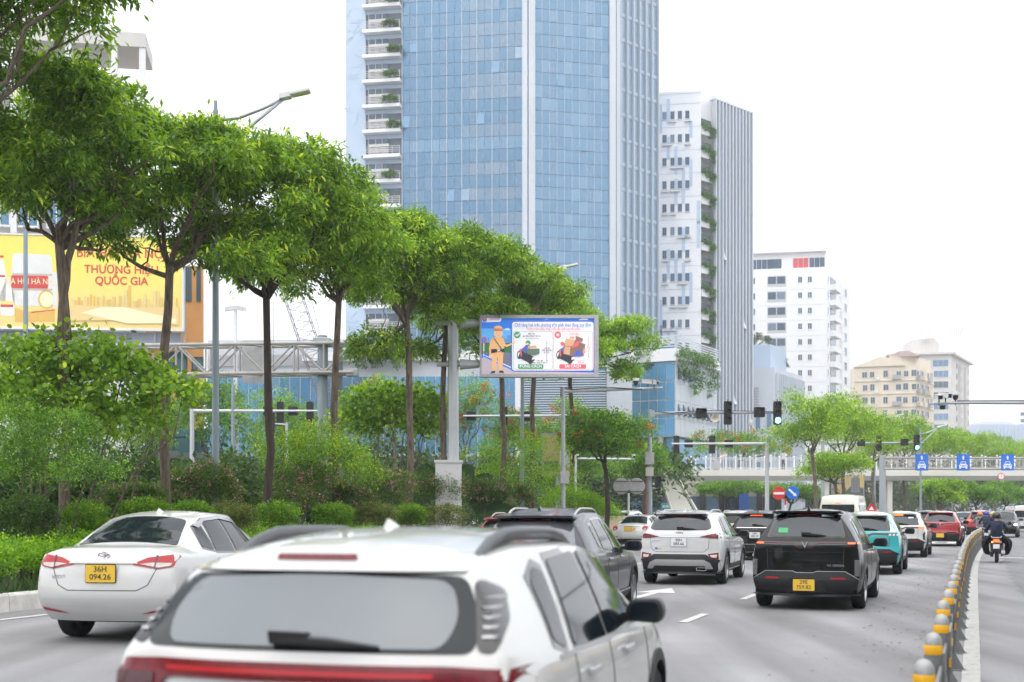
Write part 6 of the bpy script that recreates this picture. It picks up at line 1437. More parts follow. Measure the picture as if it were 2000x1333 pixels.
    def mirrors(s, y, z, m, dx=.2, k=1.0):
        for sd in (-1, 1):
            b = MB(); x = sd*(s.P['W']/2 + dx*.45); prof = [(a*k, c*k) for a, c in fillet([(-.13, -.075), (.1, -.085), (.13, -.02), (.11, .085), (-.1, .08), (-.14, 0)], .05)]
            b.prism(prof, (x, y, z), (1, 0, 0), (0, 0, 1), (0, 1, 0), -.05, .07); o = b.build('side_mirror', m, s.t, bevel=.012, smooth=50)
            b = MB(); b.prism([(a*k, c*k) for a, c in fillet([(-.10, -.055), (.08, -.06), (.1, -.01), (.085, .062), (-.085, .058), (-.105, 0)], .035)], (x, y-.052, z), (1, 0, 0), (0, 0, 1), (0, -1, 0), 0, .006); b.build('mirror_glass', M_tint, o)
            b = MB(); b.obox((sd*(s.P['W']/2-.1), y+.03, z-.04), (sd, 0, 0), (0, 1, 0), (0, 0, 1), 0, .16, -.03, .03, -.025, .025); b.build('mirror_arm', M_blk2, o)
    def arches(s, m, w_=.06, off=.012):
        P = s.P; Ra = P['wr']+.045
        for cy_ in (P['ax'], P['ax']+P['wb']):
            n = 22; a0, a1 = R(-8), R(188); out = [(cy_ + (Ra+w_)*math.cos(a0+(a1-a0)*i/n), P['wr'] + (Ra+w_)*math.sin(a0+(a1-a0)*i/n)) for i in range(n+1)]
            inn = [(cy_ + (Ra-.012)*math.cos(a1-(a1-a0)*i/n), P['wr'] + (Ra-.012)*math.sin(a1-(a1-a0)*i/n)) for i in range(n+1)]
            # segment quads so each stays convex
            for pl in 'RL':
                bm = MB(); d = Vector((-1, 0, 0)) if pl == 'R' else Vector((1, 0, 0)); sg = 1 if pl == 'R' else -1
                def q(p):
                    p = (p[0], max(p[1], P['sill']+.01)); h = s.bvh.ray_cast(Vector((3*sg, p[0], p[1])), d)[0]; return (h if h is not None else Vector((sg*P['W']/2*.95, p[0], p[1]))) - d*off
                o_ = [q(p) for p in out]; i_ = [q(p) for p in inn][::-1]
                for k in range(n): bm.face([o_[k], o_[k+1], i_[k+1], i_[k]]); bm.face([i_[k], i_[k+1], i_[k+1]+d*.12, i_[k]+d*.12]); bm.face([o_[k], o_[k+1], o_[k+1]+d*.02, o_[k]+d*.02])
                bm.build('wheel_arch', m, s.t, smooth=50)
    def handles(s, ys, z, m):
        for y in ys:
            for sd in (-1, 1):
                h = s.hit('R', y, z); b = MB(); b.cbox((sd*(h.x+.022), y+.1, z), (.022, .2, .03)); b.build('door_handle', m, s.t, bevel=.008)
    def glasshouse(s, q, r_, f, m=None, trim=None):
        """side glass: quarter, rear door, front door outlines over a black frame"""
        m = m or M_tint; allp = q[:1] + [q[-1]] ; fr = []
        for nm, P_ in (('quarter_window', q), ('rear_door_window', r_), ('front_door_window', f)):
            if P_:
                c = np.mean(P_, axis=0); big = [(c[0]+(a-c[0])*1.0 + math.copysign(.035, a-c[0]), c[1]+(z-c[1]) + math.copysign(.03, z-c[1])) for a, z in P_]
                s.sides('window_frame', big, trim or M_trim, off=.003); s.sides(nm, fillet(P_, .04), m, off=.008)
    def finish_far(s): pass
def lower_clad(c, z_top, z_bot, w_=None):
    pass
def sub(P, **k): q = dict(P); q.update(k); return q
def place(px, Y, t=None):
    return (gx(px, Y), Y, .002)
# ---------------- near white crossover
P = sub(SUV, L=4.3, W=1.80, wroof=.665, rear=[(.22, .17), (.4, .05), (.58, 0), (.8, .01), (1.0, .02), (1.12, .05), (1.25, .14), (1.4, .24), (1.5, .29), (1.6, .34)], top=[(.32, 1.525), (.6, 1.565), (1.2, 1.60), (2.0, 1.59), (2.55, 1.52), (3.0, 1.33), (3.4, 1.09), (4.0, .98), (4.25, .84), (4.3, .7)], wb=2.5, belt=[(0, 1.10), (1.5, 1.03), (3.3, .98), (4.3, .85)], shoulder=.01, crown=.105)
c = Car(P, 'white_crossover', 'white crossover nearest the camera, blurred, with full-width red lamp bar', PT_white, loc=(-.85, 4.68, .002), rz=R(-15.5), scale=1.0)
c.patch('rear_window', fillet([(-.70, 1.135), (.70, 1.135), (.69, 1.25), (.60, 1.415), (.0, 1.44), (-.60, 1.415), (-.70, 1.25)], .05), M_tint, off=.007, cell=.025)
c.patch('clear_glass', fillet([(-.58, 1.15), (.58, 1.15), (.615, 1.26), (.555, 1.40), (.0, 1.425), (-.555, 1.40), (-.615, 1.26)], .07), M_tint2, off=.012)
c.patch('quarter_panel', fillet([(.71, 1.14), (.785, 1.145), (.765, 1.24), (.70, 1.36), (.63, 1.41)], .03), M_trim, off=.014, cell=.012, skirt=.03); c.patch('quarter_panel', fillet([(-.71, 1.14), (-.785, 1.145), (-.765, 1.24), (-.70, 1.36), (-.63, 1.41)], .03), M_trim, off=.010, cell=.012, skirt=.03)
for k in range(5): c.pair('silver_strip', [(.715, 1.19+k*.034), (.765-.012*k, 1.19+k*.034), (.765-.012*k, 1.2+k*.034), (.715-.01*k, 1.2+k*.034)], M_silt, off=.022, cell=.012, skirt=.006)
c.patch('lamp_bar', fillet([(-.875, .96), (-.865, 1.075), (-.6, 1.09), (.6, 1.09), (.865, 1.075), (.875, .96), (.62, .94), (.56, 1.02), (-.56, 1.02), (-.62, .94)], .02), M_tail, off=.016)
c.patch('lamp_strip', [(-.56, 1.045), (.56, 1.045), (.56, 1.065), (-.56, 1.065)], M_tailb, off=.022)
c.pair('lamp_cluster', [(.62, .975), (.82, .975), (.82, 1.03), (.62, 1.03)], mat('tail_dark', (.06, .005, .008), rough=.2, coat=.4), off=.021)
c.patch('brake_lamp', fillet([(-.175, 1.478), (.175, 1.478), (.17, 1.502), (-.17, 1.502)], .01), M_tail, off=.034)
c.patch('spoiler_lip', fillet([(-.60, 1.435), (.60, 1.435), (.57, 1.50), (.0, 1.515), (-.57, 1.50)], .01), PT_white, off=.03, skirt=.05)
c.wiper(-.06, .34, 1.165); c.fin(1.05, PT_white, .7)
c.rails(.62, 2.25, .575, mat('rail_dark', (.10, .105, .115), rough=.35, metal=.4), .024, .05, M_blk2)
c.glasshouse([(.82, 1.12), (1.0, 1.07), (1.1, 1.40), (.98, 1.43), (.85, 1.36)], [(1.16, 1.06), (1.88, 1.04), (1.84, 1.47), (1.26, 1.45)], [(1.98, 1.04), (2.92, 1.05), (2.5, 1.40), (1.94, 1.47)])
c.sides('belt_trim', [(.85, 1.035), (2.9, 1.0), (2.9, 1.022), (.85, 1.057)], M_silt, off=.006); c.mirrors(2.5, 1.12, M_blk2, .14, .8); c.arches(M_clad2); c.handles((1.3, 2.25), .93, M_chrome)
for y in (1.12, 1.93, 3.0): c.line('door_seam', [(y, .42), (y, .75), (y+.02, 1.03)], plane='R')
c.patch('bumper', fillet([(-.84, .26), (.84, .26), (.86, .5), (.5, .56), (-.5, .56), (-.86, .5)], .03), M_clad2, off=.01); c.plate(0, .76, '', '', M_pw)
# ---------------- white sedan on the left
SED = dict(L=4.42, W=1.73, H=1.475, rear=[(.22, .2), (.4, .06), (.55, .0), (.75, .02), (.9, .06), (1.0, .10), (1.05, .16)], top=[(.14, 1.03), (.35, 1.07), (.62, 1.085), (1.0, 1.27), (1.35, 1.415), (1.9, 1.475), (2.4, 1.46), (2.9, 1.26), (3.35, 1.03), (3.9, .93), (4.35, .78), (4.42, .66)],
           front=[(.2, .15), (.5, 0), (.7, .03), (.9, .15), (1.2, .2)], belt=[(0, .98), (1.5, .955), (3.2, .90), (4.4, .8)], sill=.25, wroof=.53, crown=.045, bul=.14, wr=.31, wb=2.55, ax=.93, shoulder=.02, cr=.07)
c = Car(SED, 'white_sedan', 'white sedan with yellow plate beside the kerb on the left', PT_white, loc=(gx(196, 15.2), 15.2, .002), rz=R(-7.5), scale=1.13)
def sedan_rear(c, l1, l2, pm, emb='t', amber=False):
    w_ = c.patch('rear_window', fillet([(-.60, .66), (.60, .66), (.47, 1.27), (-.47, 1.27)], .06), M_tint, plane='t', off=.006)
    a, b_ = c.pair('tail_light', fillet([(.33, .885), (.50, .96), (.76, .995), (.80, .975), (.77, .86), (.62, .835)], .02), M_tailb, off=.012)
    c.pair('lamp_insert', fillet([(.42, .892), (.56, .905), (.755, .90), (.74, .868), (.62, .85)], .01), M_tailc, off=.018)
    c.pair('lamp_divider', [(.575, .845), (.59, .845), (.60, .985), (.585, .985)], M_trim, off=.019)
    c.pair('reflector', fillet([(.42, .335), (.80, .37), (.80, .41), (.55, .37)], .01), M_refl, off=.01)
    c.line('boot_seam', [(-.60, .84), (-.52, .66), (-.40, .60), (.40, .60), (.52, .66), (.60, .84)]); c.line('boot_seam', [(-.6, .985), (-.62, 1.05)], plane='r')
    c.line('bumper_crease', [(-.7, .44), (0, .42), (.7, .44)], .012, c.pt)
    c.patch('plate_recess_lip', [(-.40, .895), (.40, .895), (.38, .915), (-.38, .915)], M_silt if emb == 'h' else c.pt, off=.02)
    c.plate(0, .785, l1, l2, pm)
    c.fin(1.55, c.pt); c.mirrors(2.95, 1.02, c.pt if emb == 't' else M_blk2)
    c.glasshouse([(1.02, 1.06), (1.30, 1.01), (1.36, 1.32), (1.2, 1.26)], [(1.36, 1.0), (1.95, .98), (1.95, 1.37), (1.5, 1.35)], [(2.04, .98), (2.95, .99), (2.45, 1.32), (2.03, 1.37)])
    c.handles((1.55, 2.4), .88, c.pt)
    for y in (1.35, 2.0, 3.05): c.line('door_seam', [(y, .4), (y, .92)], plane='R')
    
sedan_rear(c, '36H', '094.26', M_py)
def emblem_ring(c, z, a, b_, m=M_chrome, r=.006):
    h = c.hit('r', 0, z); b = MB(); pts = [Vector((p[0], h.y-.012, p[1])) for p in ell(0, z, a, b_, 20)]; b.tube(pts + pts[:1], r, 6, False); return b
b = emblem_ring(c, .985, .062, .042, r=.007); h = c.hit('r', 0, .985)
for e in (ell(0, .985, .022, .04, 14), ell(0, .998, .045, .017, 14)): pts = [Vector((p[0], h.y-.014, p[1])) for p in e]; b.tube(pts + pts[:1], .006, 5, False)
b.build('emblem', M_chrome, c.t)
h = c.hit('r', -.55, .72); text('badge_lettering', 'VIOS', .06, M_silt, c.t, (-.52, h.y-.008, .745), (R(90), 0, R(-8)), squash=1.4)
# raised window visors
c.sides('rain_visor', [(1.22, 1.30), (1.5, 1.39), (2.0, 1.415), (2.45, 1.36), (2.42, 1.325), (2.0, 1.375), (1.5, 1.35), (1.27, 1.27)], mat('smoked_visor', (.25, .26, .28), rough=.1, coat=1), off=.02)
# ---------------- dark grey crossover
P = sub(SUV, L=4.55, W=1.84, wroof=.55, crown=.08, rear=[(.22, .17), (.4, .05), (.58, 0), (.8, .015), (1.0, .04), (1.1, .09), (1.3, .28), (1.5, .46), (1.6, .55)], top=[(.50, 1.57), (.8, 1.615), (1.4, 1.66), (2.1, 1.66), (2.7, 1.58), (3.15, 1.36), (3.6, 1.10), (4.2, .98), (4.45, .84), (4.55, .7)])
c = Car(P, 'grey_crossover', 'dark grey crossover with silver roof rails ahead of the nearest car', PT_grey, loc=(gx(1026, 16.9), 16.9, .002), rz=R(-14.5), scale=1.03)
def suv_glass(c, zt=1.47, zb=1.085, wt=.54, wb=.66, m=None): return c.patch('rear_window', fillet([(-wb, zb), (wb, zb), (wt, zt), (-wt, zt)], .07), m or M_tint, off=.005)
def spoiler(c, m, z=1.50, w_=.60, d=.10):
    h = c.hit('r', 0, z); b = MB(); prof = [(-w_, h.y+.06, z+.0), (-w_*.94, h.y-d*.6, z+.015), (-w_*.45, h.y-d, z+.02), (w_*.45, h.y-d, z+.02), (w_*.94, h.y-d*.6, z+.015), (w_, h.y+.06, z)]
    t = h.y+.32; zt = c.hit('t', 0, t).z
    up = [(p[0]*.99, p[1] if i not in (0, 5) else p[1], p[2]+.03) for i, p in enumerate(prof)]; n = 6
    fw = [(p[0]*.93, t, c.hit('t', p[0]*.9, t).z+.004) for p in prof]
    b.add(prof + up + fw, [(i, i+1, i+1+n, i+n) for i in range(n-1)] + [(i+n, i+1+n, i+1+2*n, i+2*n) for i in range(n-1)] + [tuple(range(n))[::-1]]); return b.build('spoiler', m, c.t, smooth=35)
suv_glass(c, m=M_tint2, zb=1.10); c.patch('window_surround', fillet([(-.63, 1.40), (.63, 1.40), (.60, 1.53), (-.60, 1.53)], .04), M_trim, off=.004); spoiler(c, PT_grey); c.patch('brake_lamp', rect(-.22, .22, 1.482, 1.498), M_tail, off=.03)
c.pair('tail_light', fillet([(.42, 1.0), (.60, 1.03), (.90, 1.03), (.91, .97), (.80, .92), (.55, .94)], .02), M_tail, off=.014)
for sd in (-1, 1):
    c.patch('lamp_ring', ell(sd*.66, .978, .06, .042), M_tailb, off=.022); c.patch('lamp_bulb', ell(sd*.66, .978, .03, .022), M_tailc, off=.028)
c.rails(.9, 2.5, .5, M_silt, .018, .045); c.fin(.85, PT_black); c.glasshouse([(.95, 1.12), (1.15, 1.07), (1.2, 1.42), (1.02, 1.40)], [(1.22, 1.06), (2.0, 1.03), (1.97, 1.50), (1.36, 1.48)], [(2.08, 1.03), (3.05, 1.03), (2.6, 1.42), (2.05, 1.50)])
c.mirrors(2.88, 1.08, M_blk2); c.arches(M_clad2, .075); c.handles((1.35, 2.35), .93, M_chrome); c.sides('side_skirt', [(1.35, .29), (3.15, .29), (3.15, .43), (1.35, .43)], M_clad2, off=.015); c.sides('chrome_strip', [(1.35, .40), (3.15, .40), (3.15, .425), (1.35, .425)], M_silt, off=.02); c.patch('bumper', fillet([(-.86, .26), (.86, .26), (.88, .55), (.5, .6), (-.5, .6), (-.88, .55)], .03), M_clad2, off=.01); c.plate(0, .82, '', '', M_pw)
for y in (1.25, 2.02, 3.1): c.line('door_seam', [(y, .42), (y, .8), (y+.02, 1.02)], plane='R')
c.sides('shoulder_crease', [(.6, .93), (3.2, .90), (3.2, .912), (.6, .942)], PT_grey, off=.008)
# ---------------- white family crossover
P = sub(SUV, L=4.78, W=1.89, H=1.68, wroof=.62, rear=[(.22, .17), (.4, .05), (.55, 0), (.75, .03), (.95, .035), (1.1, .05), (1.2, .09), (1.4, .22), (1.56, .33), (1.62, .40)], top=[(.40, 1.60), (.7, 1.635), (1.3, 1.675), (2.2, 1.675), (2.85, 1.61), (3.3, 1.40), (3.75, 1.12), (4.4, 1.0), (4.7, .86), (4.78, .7)], wb=2.765, ax=.93, wr=.36, belt=[(0, 1.12), (1.5, 1.05), (3.5, .99), (4.78, .85)])
c = Car(P, 'white_family_crossover', 'white crossover with white plate and twin exhaust trim in the middle lane', PT_pearl, loc=(gx(1326, 27.3), 27.3, .002), rz=R(-18), scale=1.0)
c.patch('rear_window', fillet([(-.69, 1.27), (-.60, 1.22), (.60, 1.22), (.69, 1.27), (.58, 1.57), (-.58, 1.57)], .04), M_trim, off=.004); c.patch('clear_glass', fillet([(-.63, 1.28), (-.56, 1.24), (.56, 1.24), (.63, 1.28), (.585, 1.44), (-.585, 1.44)], .04), MATS['carrier_glass'], off=.009); spoiler(c, PT_pearl, 1.57, .60); c.patch('brake_lamp', rect(-.16, .16, 1.545, 1.56), M_tail, off=.03)
c.pair('tail_light', fillet([(.45, 1.075), (.60, 1.115), (.86, 1.165), (.93, 1.16), (.92, 1.04), (.72, 1.045)], .015), M_tail, off=.014); c.pair('lamp_divider', [(.685, 1.045), (.695, 1.045), (.70, 1.135), (.69, 1.135)], M_trim, off=.02)
c.patch('chrome_strip', rect(-.45, .45, 1.068, 1.082), M_chrome, off=.012); c.plate(-.01, .955, '30H', '083.66', M_pw, .345, .185)
b = emblem_ring(c, 1.165, .075, .038, r=.006); h = c.hit('r', 0, 1.165)
b.tube([(-.035, h.y-.014, 1.145), (-.025, h.y-.014, 1.185)], .006, 5); b.tube([(.025, h.y-.014, 1.145), (.035, h.y-.014, 1.185)], .006, 5); b.tube([(-.03, h.y-.014, 1.16), (.03, h.y-.014, 1.17)], .006, 5); b.build('emblem', M_chrome, c.t)
h = c.hit('r', -.52, .98); text('badge_lettering', 'SANTAFE', .045, M_silt, c.t, (-.5, h.y-.008, .985), squash=1.25); c.patch('sticker', rect(-.55, -.49, .795, .835), M_bluep, off=.006); c.patch('sticker', rect(-.485, -.39, .795, .835), mat('sticker_gold', (.6, .5, .25)), off=.006)
c.line('tailgate_seam', [(-.66, 1.05), (-.64, .82), (-.54, .74), (.54, .74), (.64, .82), (.66, 1.05)])
c.patch('bumper', fillet([(-.93, .27), (-.92, .56), (-.72, .60), (-.58, .69), (.58, .69), (.72, .60), (.92, .56), (.93, .27), (.6, .25), (-.6, .25)], .02), M_clad2, off=.008)
c.pair('fog_lamp', fillet([(.62, .695), (.86, .73), (.87, .58), (.70, .60)], .015), M_tail, off=.016); c.pair('fog_lens', fillet([(.68, .675), (.83, .685), (.82, .62), (.71, .625)], .01), M_tailc, off=.022)
c.patch('skid_plate', fillet([(-.74, .36), (-.68, .50), (-.54, .57), (.54, .57), (.68, .50), (.74, .36), (.62, .36), (.56, .43), (-.56, .43), (-.62, .36)], .02), M_silt, off=.016); c.patch('exhaust', fillet(rect(.37, .60, .32, .40), .03), M_chrome, off=.022); c.patch('exhaust_mouth', fillet(rect(.39, .58, .337, .383), .02), M_under, off=.027)
c.wiper(-.02, .35, 1.255); c.fin(.72, PT_pearl, 1.2); c.rails(.8, 2.6, .57, M_silt, .02, .05); c.glasshouse([(.92, 1.2), (1.25, 1.13), (1.3, 1.47), (1.1, 1.44)], [(1.34, 1.12), (2.15, 1.08), (2.1, 1.52), (1.45, 1.5)], [(2.24, 1.08), (3.25, 1.06), (2.75, 1.44), (2.2, 1.52)]); c.mirrors(3.05, 1.10, M_blk2); c.arches(M_clad2, .06); c.handles((1.5, 2.5), .96, M_chrome); c.sides('side_skirt', [(1.45, .29), (3.2, .29), (3.2, .44), (1.45, .44)], M_clad2, off=.015)
c.sides('silver_step', [(1.45, .30), (3.2, .30), (3.2, .33), (1.45, .33)], M_silt, off=.03)
for y in (1.32, 2.18, 3.3): c.line('door_seam', [(y, .45), (y, .8), (y+.02, 1.05)], plane='R')
# ---------------- black people carrier
P = sub(SUV, L=4.74, W=1.87, H=1.73, wroof=.60, rear=[(.22, .17), (.38, .05), (.5, 0), (.66, .02), (.9, .045), (1.12, .06), (1.2, .10), (1.4, .22), (1.58, .32), (1.68, .38)], top=[(.36, 1.64), (.7, 1.685), (1.4, 1.725), (2.2, 1.715), (2.9, 1.62), (3.4, 1.38), (3.85, 1.12), (4.4, .98), (4.68, .84), (4.74, .7)], wb=2.84, ax=.92, wr=.35, belt=[(0, 1.12), (1.5, 1.04), (3.5, .97), (4.74, .85)], shoulder=.02)
c = Car(P, 'black_people_carrier', 'black people carrier with yellow plate and slim red light bar', PT_black, loc=(gx(1571, 20.4), 20.4, .002), scale=.985)
c.patch('rear_window', fillet([(-.66, 1.235), (.66, 1.235), (.53, 1.655), (-.53, 1.655)], .05), M_trim, off=.004); c.patch('clear_glass', fillet([(-.62, 1.25), (.62, 1.25), (.50, 1.565), (-.50, 1.565)], .05), M_tint2 if False else mat('carrier_glass', (.055, .062, .07), rough=.06, metal=.4, var=.1, scale=1), off=.009); spoiler(c, PT_black, 1.635, .60, .08); c.patch('brake_lamp', rect(-.19, .19, 1.615, 1.632), M_tail, off=.03)
c.patch('sticker', rect(.25, .45, 1.59, 1.625), M_pw, off=.014); h = c.hit('r', .35, 1.607); text('sticker_lettering', 'XE HỢP ĐỒNG', .026, M_ink, c.t, (.35, h.y-.017, 1.607), (R(63), 0, 0))
c.patch('green_sticker', rect(-.46, -.30, 1.315, 1.395), mat('sticker_green', (.06, .42, .14)), off=.014)
c.patch('light_bar', fillet([(-.90, 1.118), (-.90, 1.17), (-.2, 1.165), (.2, 1.165), (.90, 1.17), (.90, 1.118), (.2, 1.105), (.11, 1.045), (-.11, 1.045), (-.2, 1.105)], .008), M_trim, off=.01); c.pair('lit_lamp', [(.70, 1.13), (.885, 1.13), (.885, 1.155), (.70, 1.15)], M_brake, off=.018)
for sd in (-1, 1): c.line('red_line', [(sd*.69, 1.148), (sd*.22, 1.142), (sd*.12, 1.072), (sd*.06, 1.066)], .008, M_tail, off=.018)
def vee(c, z, s=1.0, m=M_chrome):
    h = c.hit('r', 0, z); b = MB()
    for sd in (-1, 1): b.prism([(0, -.055*s), (sd*.012*s, -.03*s), (sd*.058*s, .055*s), (sd*.036*s, .055*s), (0, -.02*s)], (0, h.y-.018, z), (1, 0, 0), (0, 0, 1), (0, -1, 0), 0, .01)
    b.build('emblem', m, c.t)
vee(c, 1.11)
h = c.hit('r', .47, .76); text('badge_lettering', 'LIMO GREEN', .052, M_chrome, c.t, (.47, h.y-.008, .765), squash=1.2)
c.patch('bumper', fillet([(-.93, .27), (-.94, .50), (-.66, .665), (-.20, .665), (-.14, .64), (.14, .64), (.20, .665), (.66, .665), (.94, .50), (.93, .27), (.6, .24), (-.6, .24)], .015), M_clad2, off=.01); c.line('bumper_edge', [(-.93, .505), (-.66, .668), (-.2, .668), (-.14, .643), (.14, .643), (.2, .668), (.66, .668), (.93, .505)], .008, M_silt, off=.016)
c.patch('plate_recess', fillet([(-.36, .31), (.36, .31), (.26, .545), (-.26, .545)], .02), M_trim, off=.014); c.plate(-.01, .435, '29E', '759.82', M_py, .355, .19); c.pair('reflector', fillet([(.42, .535), (.68, .535), (.64, .57), (.44, .565)], .01), M_refl, off=.018)
for sd in (-1, 1):
    c.patch('side_vent', fillet([(sd*.80, .66), (sd*.80, .86), (sd*.87, .90), (sd*.91, .86), (sd*.91, .56)], .01), M_under, off=.006)
    b = MB()
    for i in range(4):
        for j in range(13):
            x, z = sd*(.815 + i*.026 + (j % 2)*.013), .60 + j*.021
            if abs(x) < .905:
                h = c.hit('r', x, z); b.obox((h.x, h.y-.01, h.z), (1, 0, 0), (0, 0, 1), (0, -1, 0), -.007, .007, -.006, .006, 0, .006)
    o = b.build('vent_mesh', M_silt, c.t); o['kind'] = 'stuff'
c.line('tailgate_seam', [(-.64, 1.04), (-.62, .70)]); c.line('tailgate_seam', [(.64, 1.04), (.62, .70)]); c.line('chrome_line', [(-.62, .99), (.62, .99)], .006, M_clad2)
c.wiper(-.02, .34, 1.275); c.fin(.62, PT_black, 1.3); c.glasshouse([(.75, 1.25), (1.1, 1.18), (1.1, 1.54), (.9, 1.5)], [(1.18, 1.15), (2.1, 1.08), (2.05, 1.57), (1.25, 1.56)], [(2.2, 1.08), (3.3, 1.05), (2.85, 1.44), (2.15, 1.57)]); c.mirrors(3.1, 1.09, M_blk2); c.arches(PT_black, .04); c.handles((1.5, 2.6), .98, M_chrome)
for y in (1.2, 2.14, 3.35): c.line('door_seam', [(y, .42), (y, .8), (y+.02, 1.06)], plane='R')
# ---------------- small electric crossovers: teal, white, red
PE = sub(SUV, L=4.3, W=1.78, H=1.6, wroof=.57, rear=[(.22, .16), (.4, .04), (.55, 0), (.75, .03), (.95, .03), (1.05, .05), (1.15, .12), (1.35, .28), (1.5, .38), (1.58, .44)], top=[(.42, 1.52), (.7, 1.565), (1.3, 1.605), (2.0, 1.60), (2.6, 1.53), (3.05, 1.30), (3.45, 1.06), (4.0, .96), (4.24, .82), (4.3, .68)], wb=2.6, ax=.85, wr=.345, belt=[(0, 1.07), (1.5, 1.01), (3.3, .95), (4.3, .82)])
def ev(name, label, pt, loc, rz, scale, l1, l2, pm, roof=None, one=True, px=0, lit=None, badge=None, pz=.50, style='teal'):
    c = Car(sub(PE, rim='rimd'), name, label, pt, loc=loc, rz=rz, scale=scale)
    c.patch('rear_window', fillet([(-.64, 1.115), (.64, 1.115), (.56, 1.475), (-.56, 1.475)], .05), M_trim, off=.004); c.patch('clear_glass', fillet([(-.60, 1.13), (.60, 1.13), (.53, 1.385), (-.53, 1.385)], .05), MATS['carrier_glass'], off=.009); spoiler(c, roof or pt, 1.475, .57, .08)
    if lit == 'top': c.patch('brake_lamp', rect(-.2, .12, 1.452, 1.472), M_amber, off=.03)
    c.patch('light_bar', fillet([(-.84, 1.0), (-.84, 1.06), (-.2, 1.06), (-.12, 1.03), (.12, 1.03), (.2, 1.06), (.84, 1.06), (.84, 1.0), (.2, 1.015), (.1, .965), (-.1, .965), (-.2, 1.015)], .008), M_trim, off=.01); vee(c, 1.0, .9)
    for sd in (-1, 1): c.line('red_line', [(sd*.70, 1.045), (sd*.2, 1.045), (sd*.11, 1.0)], .01, M_tail, off=.018)
    if style == 'teal':
        for sd in (-1, 1):
            for k in range(3): c.patch('lamp_cell', rect(*sorted((sd*(.60+k*.09), sd*(.66+k*.09))), .985, 1.04), M_tailc, off=.02)
    else: c.pair('tail_light', fillet([(.62, 1.0), (.86, 1.0), (.86, 1.075), (.66, 1.06)], .01), M_brake if lit else M_tail, off=.018)
    c.patch('bumper', fillet([(-.87, .26), (-.88, .52), (-.62, .66), (-.30, .66), (-.24, .62), (.24, .62), (.30, .66), (.62, .66), (.88, .52), (.87, .26), (.5, .23), (-.5, .23)], .015), M_clad2, off=.01); c.pair('reflector', fillet([(.45, .565), (.66, .565), (.62, .595), (.47, .59)], .008), M_refl, off=.018)
    c.plate(px, pz, l1, l2, pm, .42 if one else .33, .12 if one else .18, one=one)
    if badge: h = c.hit('r', .5, .74); text('badge_lettering', badge, .06, M_chrome, c.t, (.48, h.y-.008, .745), squash=1.2)
    c.line('tailgate_seam', [(-.62, .99), (-.6, .70)]); c.line('tailgate_seam', [(.62, .99), (.6, .70)])
    if style != 'teal':
        c.pair('side_vent', fillet([(.78, .62), (.76, .80), (.83, .90), (.87, .80), (.86, .60)], .01), M_clad2, off=.012)
    c.wiper(0, .32, 1.15); c.fin(.85, roof or pt); c.glasshouse([(.85, 1.13), (1.05, 1.09), (1.1, 1.40), (.98, 1.38)], [(1.12, 1.08), (1.85, 1.04), (1.82, 1.45), (1.25, 1.44)], [(1.94, 1.04), (2.9, 1.02), (2.45, 1.36), (1.9, 1.45)]); c.mirrors(2.72, 1.07, M_blk2); c.arches(M_clad2, .06); c.handles((1.25, 2.2), .92, pt); c.sides('side_skirt', [(1.3, .29), (3.0, .29), (3.0, .42), (1.3, .42)], M_clad2, off=.015)
    if roof: c.patch('roof_panel', fillet(rect(-.50, .50, .46, 2.35), .06), roof, plane='t', off=.004); c.sides('pillar_panel', fillet([(.45, 1.1), (.83, 1.06), (.96, 1.40), (.75, 1.47), (.55, 1.40)], .02), roof, off=.002); c.pair('pillar_cover', fillet([(.63, 1.09), (.80, 1.075), (.72, 1.32), (.58, 1.49), (.565, 1.475)], .01), roof, off=.003)
    for y in (1.12, 1.9, 2.98): c.line('door_seam', [(y, .42), (y, .8), (y+.02, 1.0)], plane='R')
    return c
c = ev('teal_crossover', 'teal taxi crossover with white roof and yellow plate', PT_teal, (gx(1687, 31.6), 31.6, .002), -RA, 1.02, '074.81', '', M_py, roof=PT_white, px=-.05, badge='VF e34'); c.patch('smile_mark', fillet([(-.06, .90), (.14, .90), (.10, .82), (.02, .80)], .03), mat('taxi_yellow', (.75, .48, .03)), off=.008); c.patch('window_sticker', rect(-.56, -.40, 1.33, 1.42), M_pw, off=.014)
t2 = thing('warning_triangle', 'red and white triangle sign standing on a roof behind the teal taxi', 'sign', (gx(1702, 48), 48, 1.56)); b = MB(); b.prism([(-.22, 0), (.22, 0), (0, .34)], (0, 0, .06), (1, 0, 0), (0, 0, 1), (0, 1, 0), 0, .04); b.build('triangle', M_redp, t2); b = MB(); b.prism([(-.1, .05), (.1, .05), (0, .2)], (0, -.006, .06), (1, 0, 0), (0, 0, 1), (0, 1, 0), 0, .006); b.build('triangle_face', M_wht, t2); b = MB(); b.cbox((0, 0, .02), (.4, .16, .08)); b.build('base', M_wht, t2)
c = ev('white_hatchback', 'white crossover with black lower body behind the teal taxi', PT_white, (gx(1756, 43), 43, .002), -RA-.02, 1.02, '', '', M_pw, lit='top', style='w'); c.patch('window_sticker', rect(.28, .46, 1.35, 1.40), M_pw, off=.014)
ev('red_crossover', 'red crossover with yellow plate ahead in the same lane', PT_red, (gx(1836, 56), 56, .002), -RA-.035, 1.02, '', '', M_py, one=False, px=.0, style='w')
